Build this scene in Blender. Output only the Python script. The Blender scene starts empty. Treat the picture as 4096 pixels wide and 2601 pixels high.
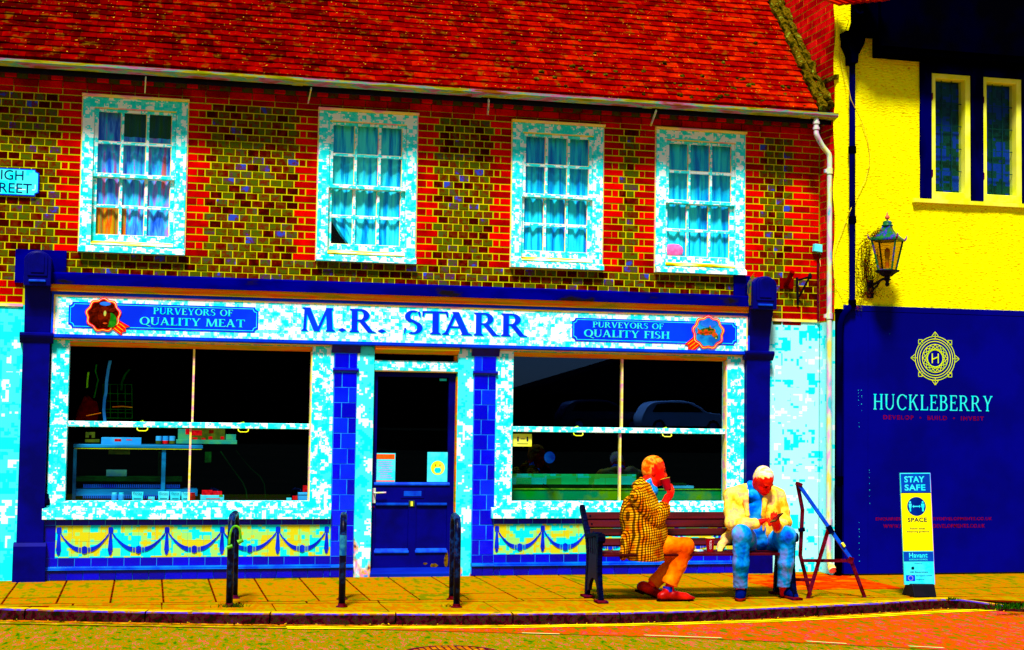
import bpy, bmesh, math, random
import numpy as np
from mathutils import Vector, Matrix
random.seed(7); rng = np.random.RandomState(7)
sc = bpy.context.scene
COL = sc.collection
R_ = math.radians

# ------------------------------------------------------------------ camera
FPX = 6000.0; CX, CY = 2048.0, 1300.5
YAW, PITCH, ROLL = R_(13.572), R_(3.345), R_(0.8375)
CAM = Vector((-2.6172, -14.9244, 1.6460))
_f = Vector((math.sin(YAW)*math.cos(PITCH), math.cos(YAW)*math.cos(PITCH), math.sin(PITCH)))
_r = Vector((math.cos(YAW), -math.sin(YAW), 0)); _u = _r.cross(_f)
_c, _s = math.cos(ROLL), math.sin(ROLL)
CR = _c*_r + _s*_u; CU = -_s*_r + _c*_u; CF = _f
cd = bpy.data.cameras.new('camera'); cam = bpy.data.objects.new('camera', cd); COL.objects.link(cam)
cam.matrix_world = Matrix(((CR.x, CU.x, -CF.x, CAM.x), (CR.y, CU.y, -CF.y, CAM.y), (CR.z, CU.z, -CF.z, CAM.z), (0, 0, 0, 1)))
cd.sensor_fit = 'HORIZONTAL'; cd.sensor_width = 36.0; cd.lens = 36.0*FPX/4096.0
cd.clip_start = 0.1; cd.clip_end = 2000
sc.camera = cam

# ------------------------------------------------------------------ light
SUN_EL, SUN_AZ = R_(58), R_(202)      # azimuth from +Y clockwise: in front of the shop, slightly left
wd = bpy.data.worlds.new('World'); sc.world = wd; wd.use_nodes = True
nt = wd.node_tree; nt.nodes.clear()
sky = nt.nodes.new('ShaderNodeTexSky'); sky.sky_type = 'NISHITA'; sky.sun_disc = False
sky.sun_elevation = SUN_EL; sky.sun_rotation = SUN_AZ; sky.dust_density = 0.4; sky.air_density = 1.6; sky.ozone_density = 4.0
bg = nt.nodes.new('ShaderNodeBackground'); bg.inputs['Strength'].default_value = 0.05
wo = nt.nodes.new('ShaderNodeOutputWorld')
nt.links.new(sky.outputs[0], bg.inputs[0]); nt.links.new(bg.outputs[0], wo.inputs[0])
sl = bpy.data.lights.new('sun', 'SUN'); sl.energy = 5.0; sl.angle = R_(11); sl.color = (1, 0.96, 0.88)
so = bpy.data.objects.new('sun', sl); COL.objects.link(so)
sd = Vector((math.sin(SUN_AZ)*math.cos(SUN_EL), math.cos(SUN_AZ)*math.cos(SUN_EL), math.sin(SUN_EL)))
so.rotation_euler = sd.to_track_quat('Z', 'Y').to_euler(); so.location = sd*40
vs = sc.view_settings
vs.view_transform = 'Standard'; vs.look = 'None'; vs.gamma = 1.0; vs.exposure = 0.55; vs.use_curve_mapping = False
sc.cycles.max_bounces = 6; sc.cycles.transparent_max_bounces = 12; sc.cycles.diffuse_bounces = 3
sc.cycles.caustics_reflective = False; sc.cycles.caustics_refractive = False

# ------------------------------------------------------------------ helpers
def ray(x, y): return CR*((x-CX)/FPX) - CU*((y-CY)/FPX) + CF
def W(x, y, Y=0.0):
    d = ray(x, y); return CAM + d*((Y-CAM.y)/d.y)
def G(x, y, Z=0.0):
    d = ray(x, y); return CAM + d*((Z-CAM.z)/d.z)
def proj(p):
    q = Vector(p)-CAM; z = q.dot(CF); return CX+FPX*q.dot(CR)/z, CY-FPX*q.dot(CU)/z
def X_(x, y, Y=0.0): return W(x, y, Y).x
def Z_(x, y, Y=0.0): return W(x, y, Y).z
def lin(c):
    return tuple((v/255/12.92 if v <= 10.3 else ((v/255+0.055)/1.055)**2.4) for v in c)
def rgba(c): return lin(c)+(1.0,)

def wloc(o):
    l = Vector((0, 0, 0))
    while o is not None: l += Vector(o.location); o = o.parent
    return l
def link(name, data, parent=None, loc=None):
    o = bpy.data.objects.new(name, data); COL.objects.link(o)
    base = Vector(loc) if loc is not None else Vector((0, 0, 0))
    if parent is not None:
        o.parent = parent; o.location = base - wloc(parent)
    else: o.location = base
    return o
def tag(o, label=None, cat=None, group=None, kind=None):
    if label: o['label'] = label
    if cat: o['category'] = cat
    if group: o['group'] = group
    if kind: o['kind'] = kind
    return o
def thing(name, loc, label, cat, group=None):
    o = link(name, None, None, loc); o.empty_display_size = 0.1
    return tag(o, label, cat, group)
def part(name, parent, loc=(0, 0, 0)):
    o = link(name, None, parent, loc); o.empty_display_size = 0.05
    return o

class MB:
    def __init__(s): s.v = []; s.f = []; s.m = []
    def add(s, vs_, fs, m=0):
        b = len(s.v); s.v += [tuple(p) for p in vs_]
        for f in fs: s.f.append(tuple(b+i for i in f)); s.m.append(m)
        return s
    def box(s, x0, x1, y0, y1, z0, z1, m=0):
        if x1 < x0: x0, x1 = x1, x0
        if y1 < y0: y0, y1 = y1, y0
        if z1 < z0: z0, z1 = z1, z0
        return s.add([(x0,y0,z0),(x1,y0,z0),(x1,y1,z0),(x0,y1,z0),(x0,y0,z1),(x1,y0,z1),(x1,y1,z1),(x0,y1,z1)],
                     [(0,3,2,1),(4,5,6,7),(0,1,5,4),(1,2,6,5),(2,3,7,6),(3,0,4,7)], m)
    def cbox(s, x0, x1, y0, y1, z0, z1, c=0.004, m=0):
        # box with the front (y0) edges chamfered
        return s.add([(x0+c,y0,z0+c),(x1-c,y0,z0+c),(x1-c,y0,z1-c),(x0+c,y0,z1-c),
                      (x0,y0+c,z0),(x1,y0+c,z0),(x1,y0+c,z1),(x0,y0+c,z1),
                      (x0,y1,z0),(x1,y1,z0),(x1,y1,z1),(x0,y1,z1)],
                     [(0,1,2,3),(4,5,1,0),(5,6,2,1),(6,7,3,2),(7,4,0,3),(8,9,5,4),(9,10,6,5),(10,11,7,6),(11,8,4,7)], m)
    def prism(s, pts, y0, y1, m=0):
        # polygon in (x, z), extruded from y0 (front) to y1
        a = sum(pts[i][0]*pts[(i+1)%len(pts)][1]-pts[(i+1)%len(pts)][0]*pts[i][1] for i in range(len(pts)))
        if a < 0: pts = pts[::-1]
        n = len(pts)
        vs_ = [(p[0], y0, p[1]) for p in pts]+[(p[0], y1, p[1]) for p in pts]
        fs = [tuple(range(n)), tuple(range(2*n-1, n-1, -1))]+[(i, n+i, n+(i+1)%n, (i+1)%n) for i in range(n)]
        return s.add(vs_, fs, m)
    def prof_x(s, prof, x0, x1, m=0, caps=True):
        # profile of (y, z) swept along x; outline open or closed by the wall behind
        n = len(prof)
        vs_ = [(x0, p[0], p[1]) for p in prof]+[(x1, p[0], p[1]) for p in prof]
        fs = [(i, n+i, n+(i+1)%n, (i+1)%n) for i in range(n)]
        if caps: fs += [tuple(range(n)), tuple(range(2*n-1, n-1, -1))]
        return s.add(vs_, fs, m)
    def tube(s, path, r, n=8, m=0, caps=True, up=None):
        path = [Vector(p) for p in path]; k = len(path)
        rs = r if isinstance(r, (list, tuple)) else [r]*k
        t0 = (path[1]-path[0]).normalized()
        ref = Vector(up) if up else (Vector((0, 0, 1)) if abs(t0.z) < 0.9 else Vector((1, 0, 0)))
        u = (ref - t0*ref.dot(t0)).normalized()
        vs_ = []; 
        for i, p in enumerate(path):
            if i == 0: t = path[1]-path[0]
            elif i == k-1: t = path[-1]-path[-2]
            else: t = (path[i+1]-path[i]).normalized()+(path[i]-path[i-1]).normalized()
            t.normalize(); u = (u - t*u.dot(t)).normalized(); w = t.cross(u)
            for j in range(n):
                a = 2*math.pi*j/n; vs_.append(p+(u*math.cos(a)+w*math.sin(a))*rs[i])
        fs = [(i*n+j, i*n+(j+1)%n, (i+1)*n+(j+1)%n, (i+1)*n+j) for i in range(k-1) for j in range(n)]
        if caps: fs += [tuple(range(n-1, -1, -1)), tuple(range((k-1)*n, k*n))]
        return s.add(vs_, fs, m)
    def bar(s, p0, p1, w, h, side=(0, 1, 0), m=0):
        # straight bar, width w along 'side', height h across
        p0 = Vector(p0); p1 = Vector(p1); t = (p1-p0).normalized(); sd_ = Vector(side)
        sd_ = (sd_-t*sd_.dot(t)).normalized(); q = t.cross(sd_)
        vs_ = [p+sd_*(a*w/2)+q*(b*h/2) for p in (p0, p1) for a, b in ((-1,-1),(1,-1),(1,1),(-1,1))]
        return s.add(vs_, [(3,2,1,0),(4,5,6,7),(0,1,5,4),(1,2,6,5),(2,3,7,6),(3,0,4,7)], m)
    def lathe(s, prof, c, n=16, m=0, a0=0.0, sx=1.0):
        # profile of (r, z) round a vertical axis at c
        vs_ = [(c[0]+r*math.cos(a0+2*math.pi*j/n)*sx, c[1]+r*math.sin(a0+2*math.pi*j/n), c[2]+z) for r, z in prof for j in range(n)]
        k = len(prof)
        fs = [(i*n+j, i*n+(j+1)%n, (i+1)*n+(j+1)%n, (i+1)*n+j) for i in range(k-1) for j in range(n)]
        fs += [tuple(range(n-1, -1, -1)), tuple(range((k-1)*n, k*n))]
        return s.add(vs_, fs, m)
    def mesh(s, name, mats):
        me = bpy.data.meshes.new(name); me.from_pydata(s.v, [], s.f)
        for mt in (mats if isinstance(mats, (list, tuple)) else [mats]): me.materials.append(mt)
        me.polygons.foreach_set('material_index', s.m)
        return me
    def build(s, name, mats, parent=None, smooth=False, bevel=0.0, fixn=True, loc=None):
        me = s.mesh(name, mats)
        if fixn:
            bm = bmesh.new(); bm.from_mesh(me); bmesh.ops.recalc_face_normals(bm, faces=bm.faces); bm.to_mesh(me); bm.free()
        if smooth: me.shade_smooth()
        o = link(name, me, parent, loc)
        if bevel:
            b = o.modifiers.new('bevel', 'BEVEL'); b.width = bevel; b.segments = 2; b.limit_method = 'ANGLE'
        return o

def rect(parent, name, mat_, x0, x1, z0, z1, y0, y1, bevel=0.0):
    return MB().box(x0, x1, y0, y1, z0, z1).build(name, mat_, parent, bevel=bevel)
def text_mesh(txt, size, depth=0.0, align='LEFT', spacing=1.0, bold=0.0):
    cu = bpy.data.curves.new('t', 'FONT'); cu.body = txt; cu.size = size; cu.align_x = align; cu.space_character = spacing
    cu.extrude = depth; cu.resolution_u = 3; cu.offset = bold
    o = bpy.data.objects.new('t', cu); COL.objects.link(o)
    dg = bpy.context.evaluated_depsgraph_get(); me = bpy.data.meshes.new_from_object(o.evaluated_get(dg))
    bpy.data.objects.remove(o); bpy.data.curves.remove(cu)
    return me
def text_at(txt, mat_, parent, x0, x1, zb, zt, y, name='lettering', depth=0.001, spacing=1.0, bold=0.0):
    # sans lettering on a plane of constant y, fitted to the given rectangle
    me = text_mesh(txt, 1.0, 0.0, spacing=spacing, bold=bold)
    n = len(me.vertices); co = np.empty(n*3); me.vertices.foreach_get('co', co); co = co.reshape(-1, 3)
    a, b = co[:, 0].min(), co[:, 0].max(); c, d = co[:, 1].min(), co[:, 1].max()
    out = np.stack([x0+(co[:, 0]-a)/(b-a)*(x1-x0), np.full(n, y), zb+(co[:, 1]-c)/(d-c)*(zt-zb)], 1)
    me.vertices.foreach_set('co', out.ravel()); me.materials.clear(); me.materials.append(mat_); me.update()
    return link(name, me, parent)

# ------------------------------------------------------------------ materials
class NT:
    def __init__(s, name):
        s.mat = bpy.data.materials.new(name); s.mat.use_nodes = True; s.t = s.mat.node_tree
        s.b = s.t.nodes['Principled BSDF']; s.out = s.t.nodes['Material Output']
        s.pos = s.t.nodes.new('ShaderNodeNewGeometry')
    def n(s, typ, **kw):
        nd = s.t.nodes.new(typ)
        for k, v in kw.items():
            if k in nd.bl_rna.properties: setattr(nd, k, v)
            else: nd.inputs[k].default_value = v
        return nd
    def l(s, a, b): s.t.links.new(a, b)
    def noise(s, scale, detail=3.0, vec=None, rough=0.55, stretch=None):
        v = vec if vec is not None else s.pos.outputs['Position']
        if stretch:
            mp = s.n('ShaderNodeMapping'); mp.inputs['Scale'].default_value = stretch; s.l(v, mp.inputs['Vector']); v = mp.outputs[0]
        nd = s.n('ShaderNodeTexNoise', Scale=scale, Detail=detail, Roughness=rough); s.l(v, nd.inputs['Vector']); return nd.outputs['Fac']
    def ramp(s, fac, stops, interp='LINEAR'):
        nd = s.n('ShaderNodeValToRGB'); cr = nd.color_ramp; cr.interpolation = interp
        while len(cr.elements) < len(stops): cr.elements.new(0.5)
        for e, (p, c) in zip(cr.elements, stops): e.position = p; e.color = rgba(c)
        s.l(fac, nd.inputs['Fac']); return nd.outputs['Color']
    def math(s, op, a, b=None):
        nd = s.n('ShaderNodeMath', operation=op)
        for i, v in enumerate((a, b)):
            if v is None: continue
            if isinstance(v, (int, float)): nd.inputs[i].default_value = v
            else: s.l(v, nd.inputs[i])
        return nd.outputs[0]
    def mix(s, fac, a, b):
        nd = s.n('ShaderNodeMix', data_type='RGBA')
        for sock, v in ((nd.inputs['Factor'], fac), (nd.inputs[6], a), (nd.inputs[7], b)):
            if isinstance(v, (int, float)): sock.default_value = v
            elif isinstance(v, tuple): sock.default_value = rgba(v)
            else: s.l(v, sock)
        return nd.outputs[2]
    def rnd(s):
        oi = s.n('ShaderNodeObjectInfo'); return s.math('FRACT', s.math('ADD', oi.outputs['Random'], s.pos.outputs['Random Per Island']))
    def bump(s, h, strength=0.3, dist=0.01):
        nd = s.n('ShaderNodeBump', Strength=strength, Distance=dist); s.l(h, nd.inputs['Height']); s.l(nd.outputs[0], s.b.inputs['Normal'])
    def done(s, col, rough=0.8, spec=0.0, metal=0.0):
        if isinstance(col, tuple): s.b.inputs['Base Color'].default_value = rgba(col)
        else: s.l(col, s.b.inputs['Base Color'])
        s.b.inputs['Roughness'].default_value = rough; s.b.inputs['Specular IOR Level'].default_value = spec; s.b.inputs['Metallic'].default_value = metal
        return s.mat

def plain(name, c1, c2=None, scale=9.0, rough=0.7, spec=0.0, lo=0.4, hi=0.62, bump=0.0, stretch=None, bs=60, detail=4.0, metal=0.0):
    t = NT(name); c2 = c2 or tuple(min(255, v*0.86) for v in c1)
    col = t.ramp(t.noise(scale, detail, stretch=stretch), [(lo, c1), (hi, c2)])
    if bump: t.bump(t.noise(bs, 3.0), bump, 0.01)
    return t.done(col, rough, spec, metal)
def mottle(name, stops, scale=10.0, rough=0.8, spec=0.0, detail=4.0, bump=0.3, bs=80, stretch=None, rand=0.0, interp='LINEAR', dist=0.006):
    t = NT(name); f = t.noise(scale, detail, stretch=stretch)
    if rand: f = t.math('ADD', f, t.math('MULTIPLY', t.math('SUBTRACT', t.rnd(), 0.5), rand))
    col = t.ramp(f, stops, interp)
    if bump: t.bump(t.noise(bs, 3.0), bump, dist)
    return t.done(col, rough, spec)
def blocky(name, cols, p=(0.46, 0.6), snap=(0.02, 0.02, 0.016), scale=5.0, rough=0.55, spec=0.12, white=0.22):
    # blocky mottling: squarish patches of the given tones, built into the paint colour
    t = NT(name)
    nd = t.n('ShaderNodeVectorMath', operation='SNAP'); t.l(t.pos.outputs['Position'], nd.inputs[0]); nd.inputs[1].default_value = snap
    nd2 = t.n('ShaderNodeVectorMath', operation='SNAP'); t.l(t.pos.outputs['Position'], nd2.inputs[0]); nd2.inputs[1].default_value = tuple(v*2.7 for v in snap)
    wn = t.n('ShaderNodeTexWhiteNoise', noise_dimensions='3D'); t.l(nd2.outputs[0], wn.inputs['Vector'])
    f = t.math('ADD', t.noise(scale*2.2, 5.0, vec=nd.outputs[0], rough=0.7), t.math('MULTIPLY', t.math('SUBTRACT', wn.outputs['Value'], 0.5), white))
    col = t.ramp(f, [(0.0, cols[0]), (p[0], cols[1]), (p[1], cols[2])], 'CONSTANT')
    return t.done(col, rough, spec)

CY0, CY1, CY2 = (0, 240, 248), (70, 250, 252), (232, 255, 255)
M = {}
M['white'] = blocky('white_gloss_paint', (CY0, CY1, CY2), (0.42, 0.52), (0.016, 0.016, 0.014), 6.0)
M['white_sh'] = blocky('shopfront_white_paint', (CY0, (50, 248, 252), (228, 255, 255)), (0.42, 0.53), (0.014, 0.014, 0.013), 5.5)
M['white_l'] = blocky('rendered_wall_paint', ((0, 246, 252), (60, 248, 252), (225, 252, 252)), (0.46, 0.62), (0.03, 0.03, 0.028), 2.5, white=0.15)
M['white_r'] = blocky('rendered_wall_pale_paint', ((0, 242, 250), (165, 252, 252), (235, 255, 255)), (0.40, 0.63), (0.035, 0.035, 0.028), 2.6, white=0.2)
M['fascia'] = blocky('fascia_paint', ((0, 240, 245), (110, 250, 250), (235, 255, 252)), (0.40, 0.50), (0.015, 0.015, 0.013), 4.5, white=0.24)
M['edge'] = mottle('yellow_edge_shade_paint', [(0.35, (255, 220, 60)), (0.5, (255, 235, 130)), (0.62, (255, 150, 190))], 14, bump=0.1, stretch=(0.25, 1, 1))  # tint of shaded, side-lit edges put into the colour; also plain yellow parts
M['sill'] = mottle('flaking_sill_paint', [(0.38, (230, 255, 250)), (0.47, (255, 240, 120)), (0.56, (230, 200, 0)), (0.66, (120, 60, 0))], 7, bump=0.5, bs=50, stretch=(0.35, 1, 3))
M['gold'] = mottle('ochre_shade_paint', [(0.36, (150, 150, 0)), (0.46, (220, 150, 0)), (0.55, (240, 95, 10)), (0.64, (170, 150, 0))], 7, bump=0.25, stretch=(0.2, 1, 2.5))  # ochre puts the different light on down-facing mouldings and reveals into the colour
M['navy'] = plain('navy_paint', (0, 0, 118), (0, 0, 88), 3.5, 0.42, 0.06)
M['navy_top'] = mottle('dirty_navy_lead', [(0.4, (0, 0, 128)), (0.56, (0, 0, 100)), (0.63, (20, 14, 20))], 5, bump=0.3, stretch=(0.4, 1, 1))
M['blue'] = plain('fascia_blue', (0, 40, 225), (0, 58, 255), 2.0, 0.5, 0.05)
M['blue_strip'] = plain('blue_trim_paint', (0, 40, 210), (0, 60, 235), 3.0, 0.45, 0.05)
M['hoard'] = plain('hoarding_navy', (0, 0, 122), (0, 0, 102), 1.6, 0.5, 0.03)
M['tile'] = None
t = NT('blue_glazed_tile'); r_ = t.rnd()
col = t.ramp(t.math('ADD', t.math('MULTIPLY', r_, 0.75), t.math('MULTIPLY', t.noise(7, 3), 0.4)), [(0.2, (0, 0, 180)), (0.55, (0, 0, 228)), (0.9, (0, 40, 250))])
t.bump(t.noise(22, 2), 0.08, 0.01); M['tile'] = t.done(col, 0.2, 0.28)
t = NT('plinth_glazed_tile'); r_ = t.rnd()
col = t.ramp(t.math('ADD', t.math('MULTIPLY', r_, 0.6), t.math('MULTIPLY', t.noise(6, 3), 0.4)), [(0.2, (0, 0, 150)), (0.8, (0, 0, 215))])
M['tile_dark'] = t.done(col, 0.25, 0.22)
M['tile_light'] = plain('ledge_glazed_tile', (0, 60, 225), (0, 110, 240), 5, 0.22, 0.3)
M['tile_navy'] = plain('navy_capital_tile', (0, 0, 100), (0, 0, 135), 9, 0.25, 0.2)
M['grout'] = plain('pale_blue_grout', (40, 170, 255), (20, 120, 240), 9, 0.8)
M['cream'] = blocky('cream_glazed_tile', ((0, 228, 232), (150, 225, 110), (205, 200, 20)), (0.46, 0.55), (0.035, 0.035, 0.028), 3.2, 0.3, 0.15, 0.24)
M['garland'] = plain('garland_blue_glaze', (0, 22, 190), (0, 45, 225), 8, 0.3, 0.12)
M['mortar'] = plain('lime_mortar', (178, 188, 0), (208, 196, 4), 6, 0.9)
M['brick_red'] = mottle('red_rubbed_brick', [(0.25, (130, 0, 0)), (0.5, (180, 0, 0)), (0.75, (222, 2, 0))], 5, rand=0.5, bump=0.4, bs=90)
M['brick_dk'] = mottle('flared_header_brick', [(0.12, (52, 4, 0)), (0.28, (98, 8, 0)), (0.40, (92, 40, 0)), (0.48, (86, 78, 0)), (0.56, (62, 88, 6)), (0.64, (90, 72, 0)), (0.72, (106, 14, 6)), (0.82, (60, 84, 18)), (0.92, (92, 26, 60)), (0.975, (40, 66, 190))], 12, rand=0.85, bump=0.5, bs=80, detail=5)
M['brick_flank'] = mottle('flank_brick', [(0.3, (150, 0, 10)), (0.5, (205, 0, 8)), (0.7, (235, 20, 20))], 6, rand=0.4, bump=0.4, bs=80)
t = NT('clay_roof_tile'); rnd_ = t.rnd()
xyz = t.n('ShaderNodeSeparateXYZ'); t.l(t.pos.outputs['Position'], xyz.inputs[0])
# newer, more orange tiles were laid towards the right-hand end and the eaves
age = t.math('ADD', t.math('MULTIPLY', xyz.outputs['X'], 0.045), t.math('MULTIPLY', xyz.outputs['Z'], -0.05))
f = t.math('ADD', t.math('ADD', t.math('MULTIPLY', t.noise(7, 5), 0.75), t.math('MULTIPLY', rnd_, 0.34)), t.math('ADD', age, 0.14))
col = t.ramp(f, [(0.15, (60, 0, 0)), (0.36, (104, 0, 0)), (0.56, (134, 2, 0)), (0.74, (166, 20, 0)), (0.94, (206, 60, 0))])
lich = t.ramp(t.noise(34, 2), [(0.70, (0, 0, 0)), (0.74, (255, 255, 255))])
col = t.mix(lich, col, (205, 160, 30))
grn = t.ramp(t.noise(11, 4), [(0.58, (0, 0, 0)), (0.72, (255, 255, 255))])
col = t.mix(t.math('MULTIPLY', grn, 0.6), col, (105, 75, 0))
t.bump(t.noise(60, 4), 0.5, 0.012); M['roof'] = t.done(col, 0.85)
M['moss'] = mottle('moss', [(0.35, (40, 24, 0)), (0.55, (70, 60, 0)), (0.7, (110, 110, 20))], 18, bump=0.8, bs=50)
M['flash'] = mottle('mossy_mortar_fillet', [(0.36, (24, 24, 0)), (0.45, (62, 54, 0)), (0.52, (104, 84, 6)), (0.58, (48, 14, 0)), (0.66, (120, 130, 24))], 14, bump=0.9, bs=40)
M['gutter'] = mottle('stained_gutter', [(0.34, (110, 140, 0)), (0.43, (180, 170, 10)), (0.50, (60, 170, 150)), (0.56, (190, 100, 160)), (0.64, (140, 80, 0))], 8, rough=0.5, spec=0.08, bump=0.15, stretch=(0.35, 1, 3))
M['pipe'] = mottle('white_plastic_pipe', [(0.38, (222, 210, 90)), (0.48, (190, 225, 190)), (0.56, (220, 160, 205)), (0.66, (70, 195, 205))], 12, rough=0.45, spec=0.1, bump=0.05, stretch=(1, 1, 0.3))
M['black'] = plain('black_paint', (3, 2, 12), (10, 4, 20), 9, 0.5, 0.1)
M['soot'] = plain('tarred_timber', (1, 1, 4), (0, 0, 16), 2.0, 0.8)
M['timber'] = plain('navy_black_timber', (0, 0, 78), (0, 0, 30), 4, 0.6, 0.0, stretch=(1, 1, 0.3))
t = NT('roughcast_yellow_render'); nb = t.noise(40, 4, stretch=(0.55, 1, 1.6))
col = t.ramp(nb, [(0.28, (200, 130, 0)), (0.36, (248, 210, 0)), (0.43, (255, 242, 0)), (0.62, (255, 252, 6))])
xyz = t.n('ShaderNodeSeparateXYZ'); t.l(t.pos.outputs['Position'], xyz.inputs[0])
t.bump(nb, 0.55, 0.03); M['yellow'] = t.done(col, 0.85)
M['yframe'] = plain('cream_yellow_paint', (235, 240, 20), (250, 250, 90), 4, 0.5, 0.05)
M['stain'] = mottle('algae_stain', [(0.4, (110, 40, 0)), (0.55, (170, 130, 0)), (0.66, (60, 20, 0))], 12, bump=0.5)
M['slab'] = mottle('concrete_paving', [(0.34, (106, 106, 0)), (0.42, (146, 122, 0)), (0.475, (172, 98, 0)), (0.52, (150, 122, 0)), (0.57, (186, 84, 0)), (0.62, (140, 120, 0)), (0.68, (104, 112, 0))], 12, rand=0.22, bump=0.3, bs=120, detail=7, stretch=(1, 0.4, 1))
M['slab_red'] = mottle('red_paving', [(0.35, (215, 60, 0)), (0.5, (190, 30, 0)), (0.65, (215, 100, 0))], 5, rand=0.15, bump=0.3, bs=120)
M['joint'] = mottle('slab_joint_dirt', [(0.4, (120, 24, 0)), (0.55, (60, 10, 0)), (0.66, (24, 22, 0))], 9, bump=0.2)
M['edging'] = mottle('worn_concrete_edging', [(0.32, (126, 118, 0)), (0.44, (160, 128, 0)), (0.53, (172, 92, 0)), (0.62, (128, 124, 0))], 9, bump=0.3, bs=120, detail=7, stretch=(1, 0.4, 1))
M['kerb_top'] = mottle('kerb_top', [(0.34, (190, 165, 0)), (0.5, (225, 170, 0)), (0.62, (120, 120, 20))], 8, bump=0.3, bs=100)
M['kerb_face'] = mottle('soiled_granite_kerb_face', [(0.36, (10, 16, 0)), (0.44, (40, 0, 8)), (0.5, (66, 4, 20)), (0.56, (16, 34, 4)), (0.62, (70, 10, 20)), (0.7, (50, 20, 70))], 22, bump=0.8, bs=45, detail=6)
M['kerb_arris'] = mottle('kerb_arris', [(0.36, (84, 16, 90)), (0.5, (60, 40, 180)), (0.58, (120, 80, 20)), (0.68, (120, 40, 50))], 10, bump=0.4, bs=60)
M['road'] = mottle('chip_road_surface', [(0.34, (44, 92, 0)), (0.40, (88, 120, 0)), (0.45, (120, 112, 0)), (0.485, (190, 76, 0)), (0.515, (120, 112, 0)), (0.55, (84, 124, 0)), (0.585, (112, 116, 0)), (0.61, (225, 24, 80)), (0.64, (180, 80, 0)), (0.68, (60, 120, 0))], 20, bump=0.5, bs=90, detail=5, stretch=(1, 0.38, 1))
M['road_red'] = mottle('red_road_surface', [(0.36, (84, 104, 0)), (0.41, (150, 84, 0)), (0.45, (188, 66, 0)), (0.49, (198, 60, 0)), (0.52, (128, 96, 0)), (0.55, (208, 30, 20)), (0.58, (196, 60, 0)), (0.605, (226, 8, 92)), (0.64, (96, 104, 0))], 17, bump=0.4, bs=90, detail=4, stretch=(1, 0.4, 1))
M['gutter_dirt'] = mottle('channel_grit', [(0.33, (60, 36, 0)), (0.46, (140, 105, 0)), (0.55, (200, 85, 0)), (0.66, (190, 165, 20))], 14, bump=0.6, bs=70, detail=7)
M['yline'] = mottle('worn_yellow_line', [(0.36, (180, 165, 0)), (0.5, (245, 225, 0)), (0.62, (250, 245, 20))], 12, bump=0.2, stretch=(0.3, 1, 1))
M['wline'] = mottle('worn_white_line', [(0.4, (190, 220, 120)), (0.6, (230, 190, 120))], 12, bump=0.2)
M['ground'] = mottle('far_ground', [(0.4, (34, 30, 14)), (0.6, (44, 34, 16))], 0.3, bump=0)
def glass(name, tint=(255, 255, 255), ior=1.45, gloss=(1, 1, 1)):
    t = NT(name); t.t.nodes.remove(t.b)
    tr = t.n('ShaderNodeBsdfTransparent'); tr.inputs[0].default_value = rgba(tint)
    gl = t.n('ShaderNodeBsdfGlossy'); gl.inputs['Roughness'].default_value = 0.0; gl.inputs[0].default_value = gloss+(1,)
    fr = t.n('ShaderNodeFresnel', IOR=ior); mx = t.n('ShaderNodeMixShader')
    t.l(t.math('MULTIPLY', fr.outputs[0], t.math('SUBTRACT', 1.0, t.pos.outputs['Backfacing'])), mx.inputs[0]); t.l(tr.outputs[0], mx.inputs[1]); t.l(gl.outputs[0], mx.inputs[2]); t.l(mx.outputs[0], t.out.inputs[0])
    return t.mat
M['glass'] = glass('window_glass', (255, 255, 255), 1.22)
M['shopglass'] = glass('shop_plate_glass', (244, 246, 248), 2.2, (0.10, 0.27, 0.95))
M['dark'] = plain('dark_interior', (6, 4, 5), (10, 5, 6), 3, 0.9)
M['cyan'] = plain('cyan_lettering', (0, 225, 235), (60, 235, 215), 16, 0.5)
M['shadow_cyan'] = plain('drop_shadow_lettering', (0, 205, 240), (0, 225, 245), 9, 0.5)
M['gold_line'] = plain('gilt_line', (225, 240, 0), (190, 230, 0), 12, 0.5)
M['maroon_txt'] = plain('faded_maroon_lettering', (128, 0, 0), (84, 0, 10), 40, 0.7)
M['red_ribbon'] = plain('rosette_red', (235, 0, 10), (255, 45, 10), 20, 0.6)
M['iron'] = plain('blue_black_cast_iron', (0, 0, 18), (0, 8, 66), 11, 0.45, 0.02, lo=0.45, hi=0.75)
M['iron_dark'] = plain('black_cast_iron', (2, 0, 14), (22, 0, 30), 18, 0.5, 0.1)
M['benchwood'] = mottle('dark_red_bench_slat', [(0.35, (36, 0, 0)), (0.5, (74, 0, 4)), (0.62, (64, 0, 30)), (0.72, (44, 0, 74))], 5, bump=0.3, bs=60, stretch=(0.25, 2, 2), rough=0.55, spec=0.06)
M['rust'] = mottle('rusty_frame', [(0.4, (70, 0, 0)), (0.55, (95, 10, 30)), (0.66, (50, 0, 50))], 15, bump=0.4)
M['strutblue'] = plain('blue_painted_strut', (0, 45, 190), (0, 80, 220), 9, 0.4, 0.1)
M['post'] = mottle('chipped_black_blue_post', [(0.32, (1, 1, 16)), (0.5, (2, 2, 44)), (0.6, (0, 45, 110)), (0.68, (40, 0, 26)), (0.74, (60, 110, 20))], 13, rough=0.35, spec=0.08, bump=0.3)
M['lock'] = plain('green_lock', (60, 150, 0), (110, 190, 10), 18, 0.4, 0.1)
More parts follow.
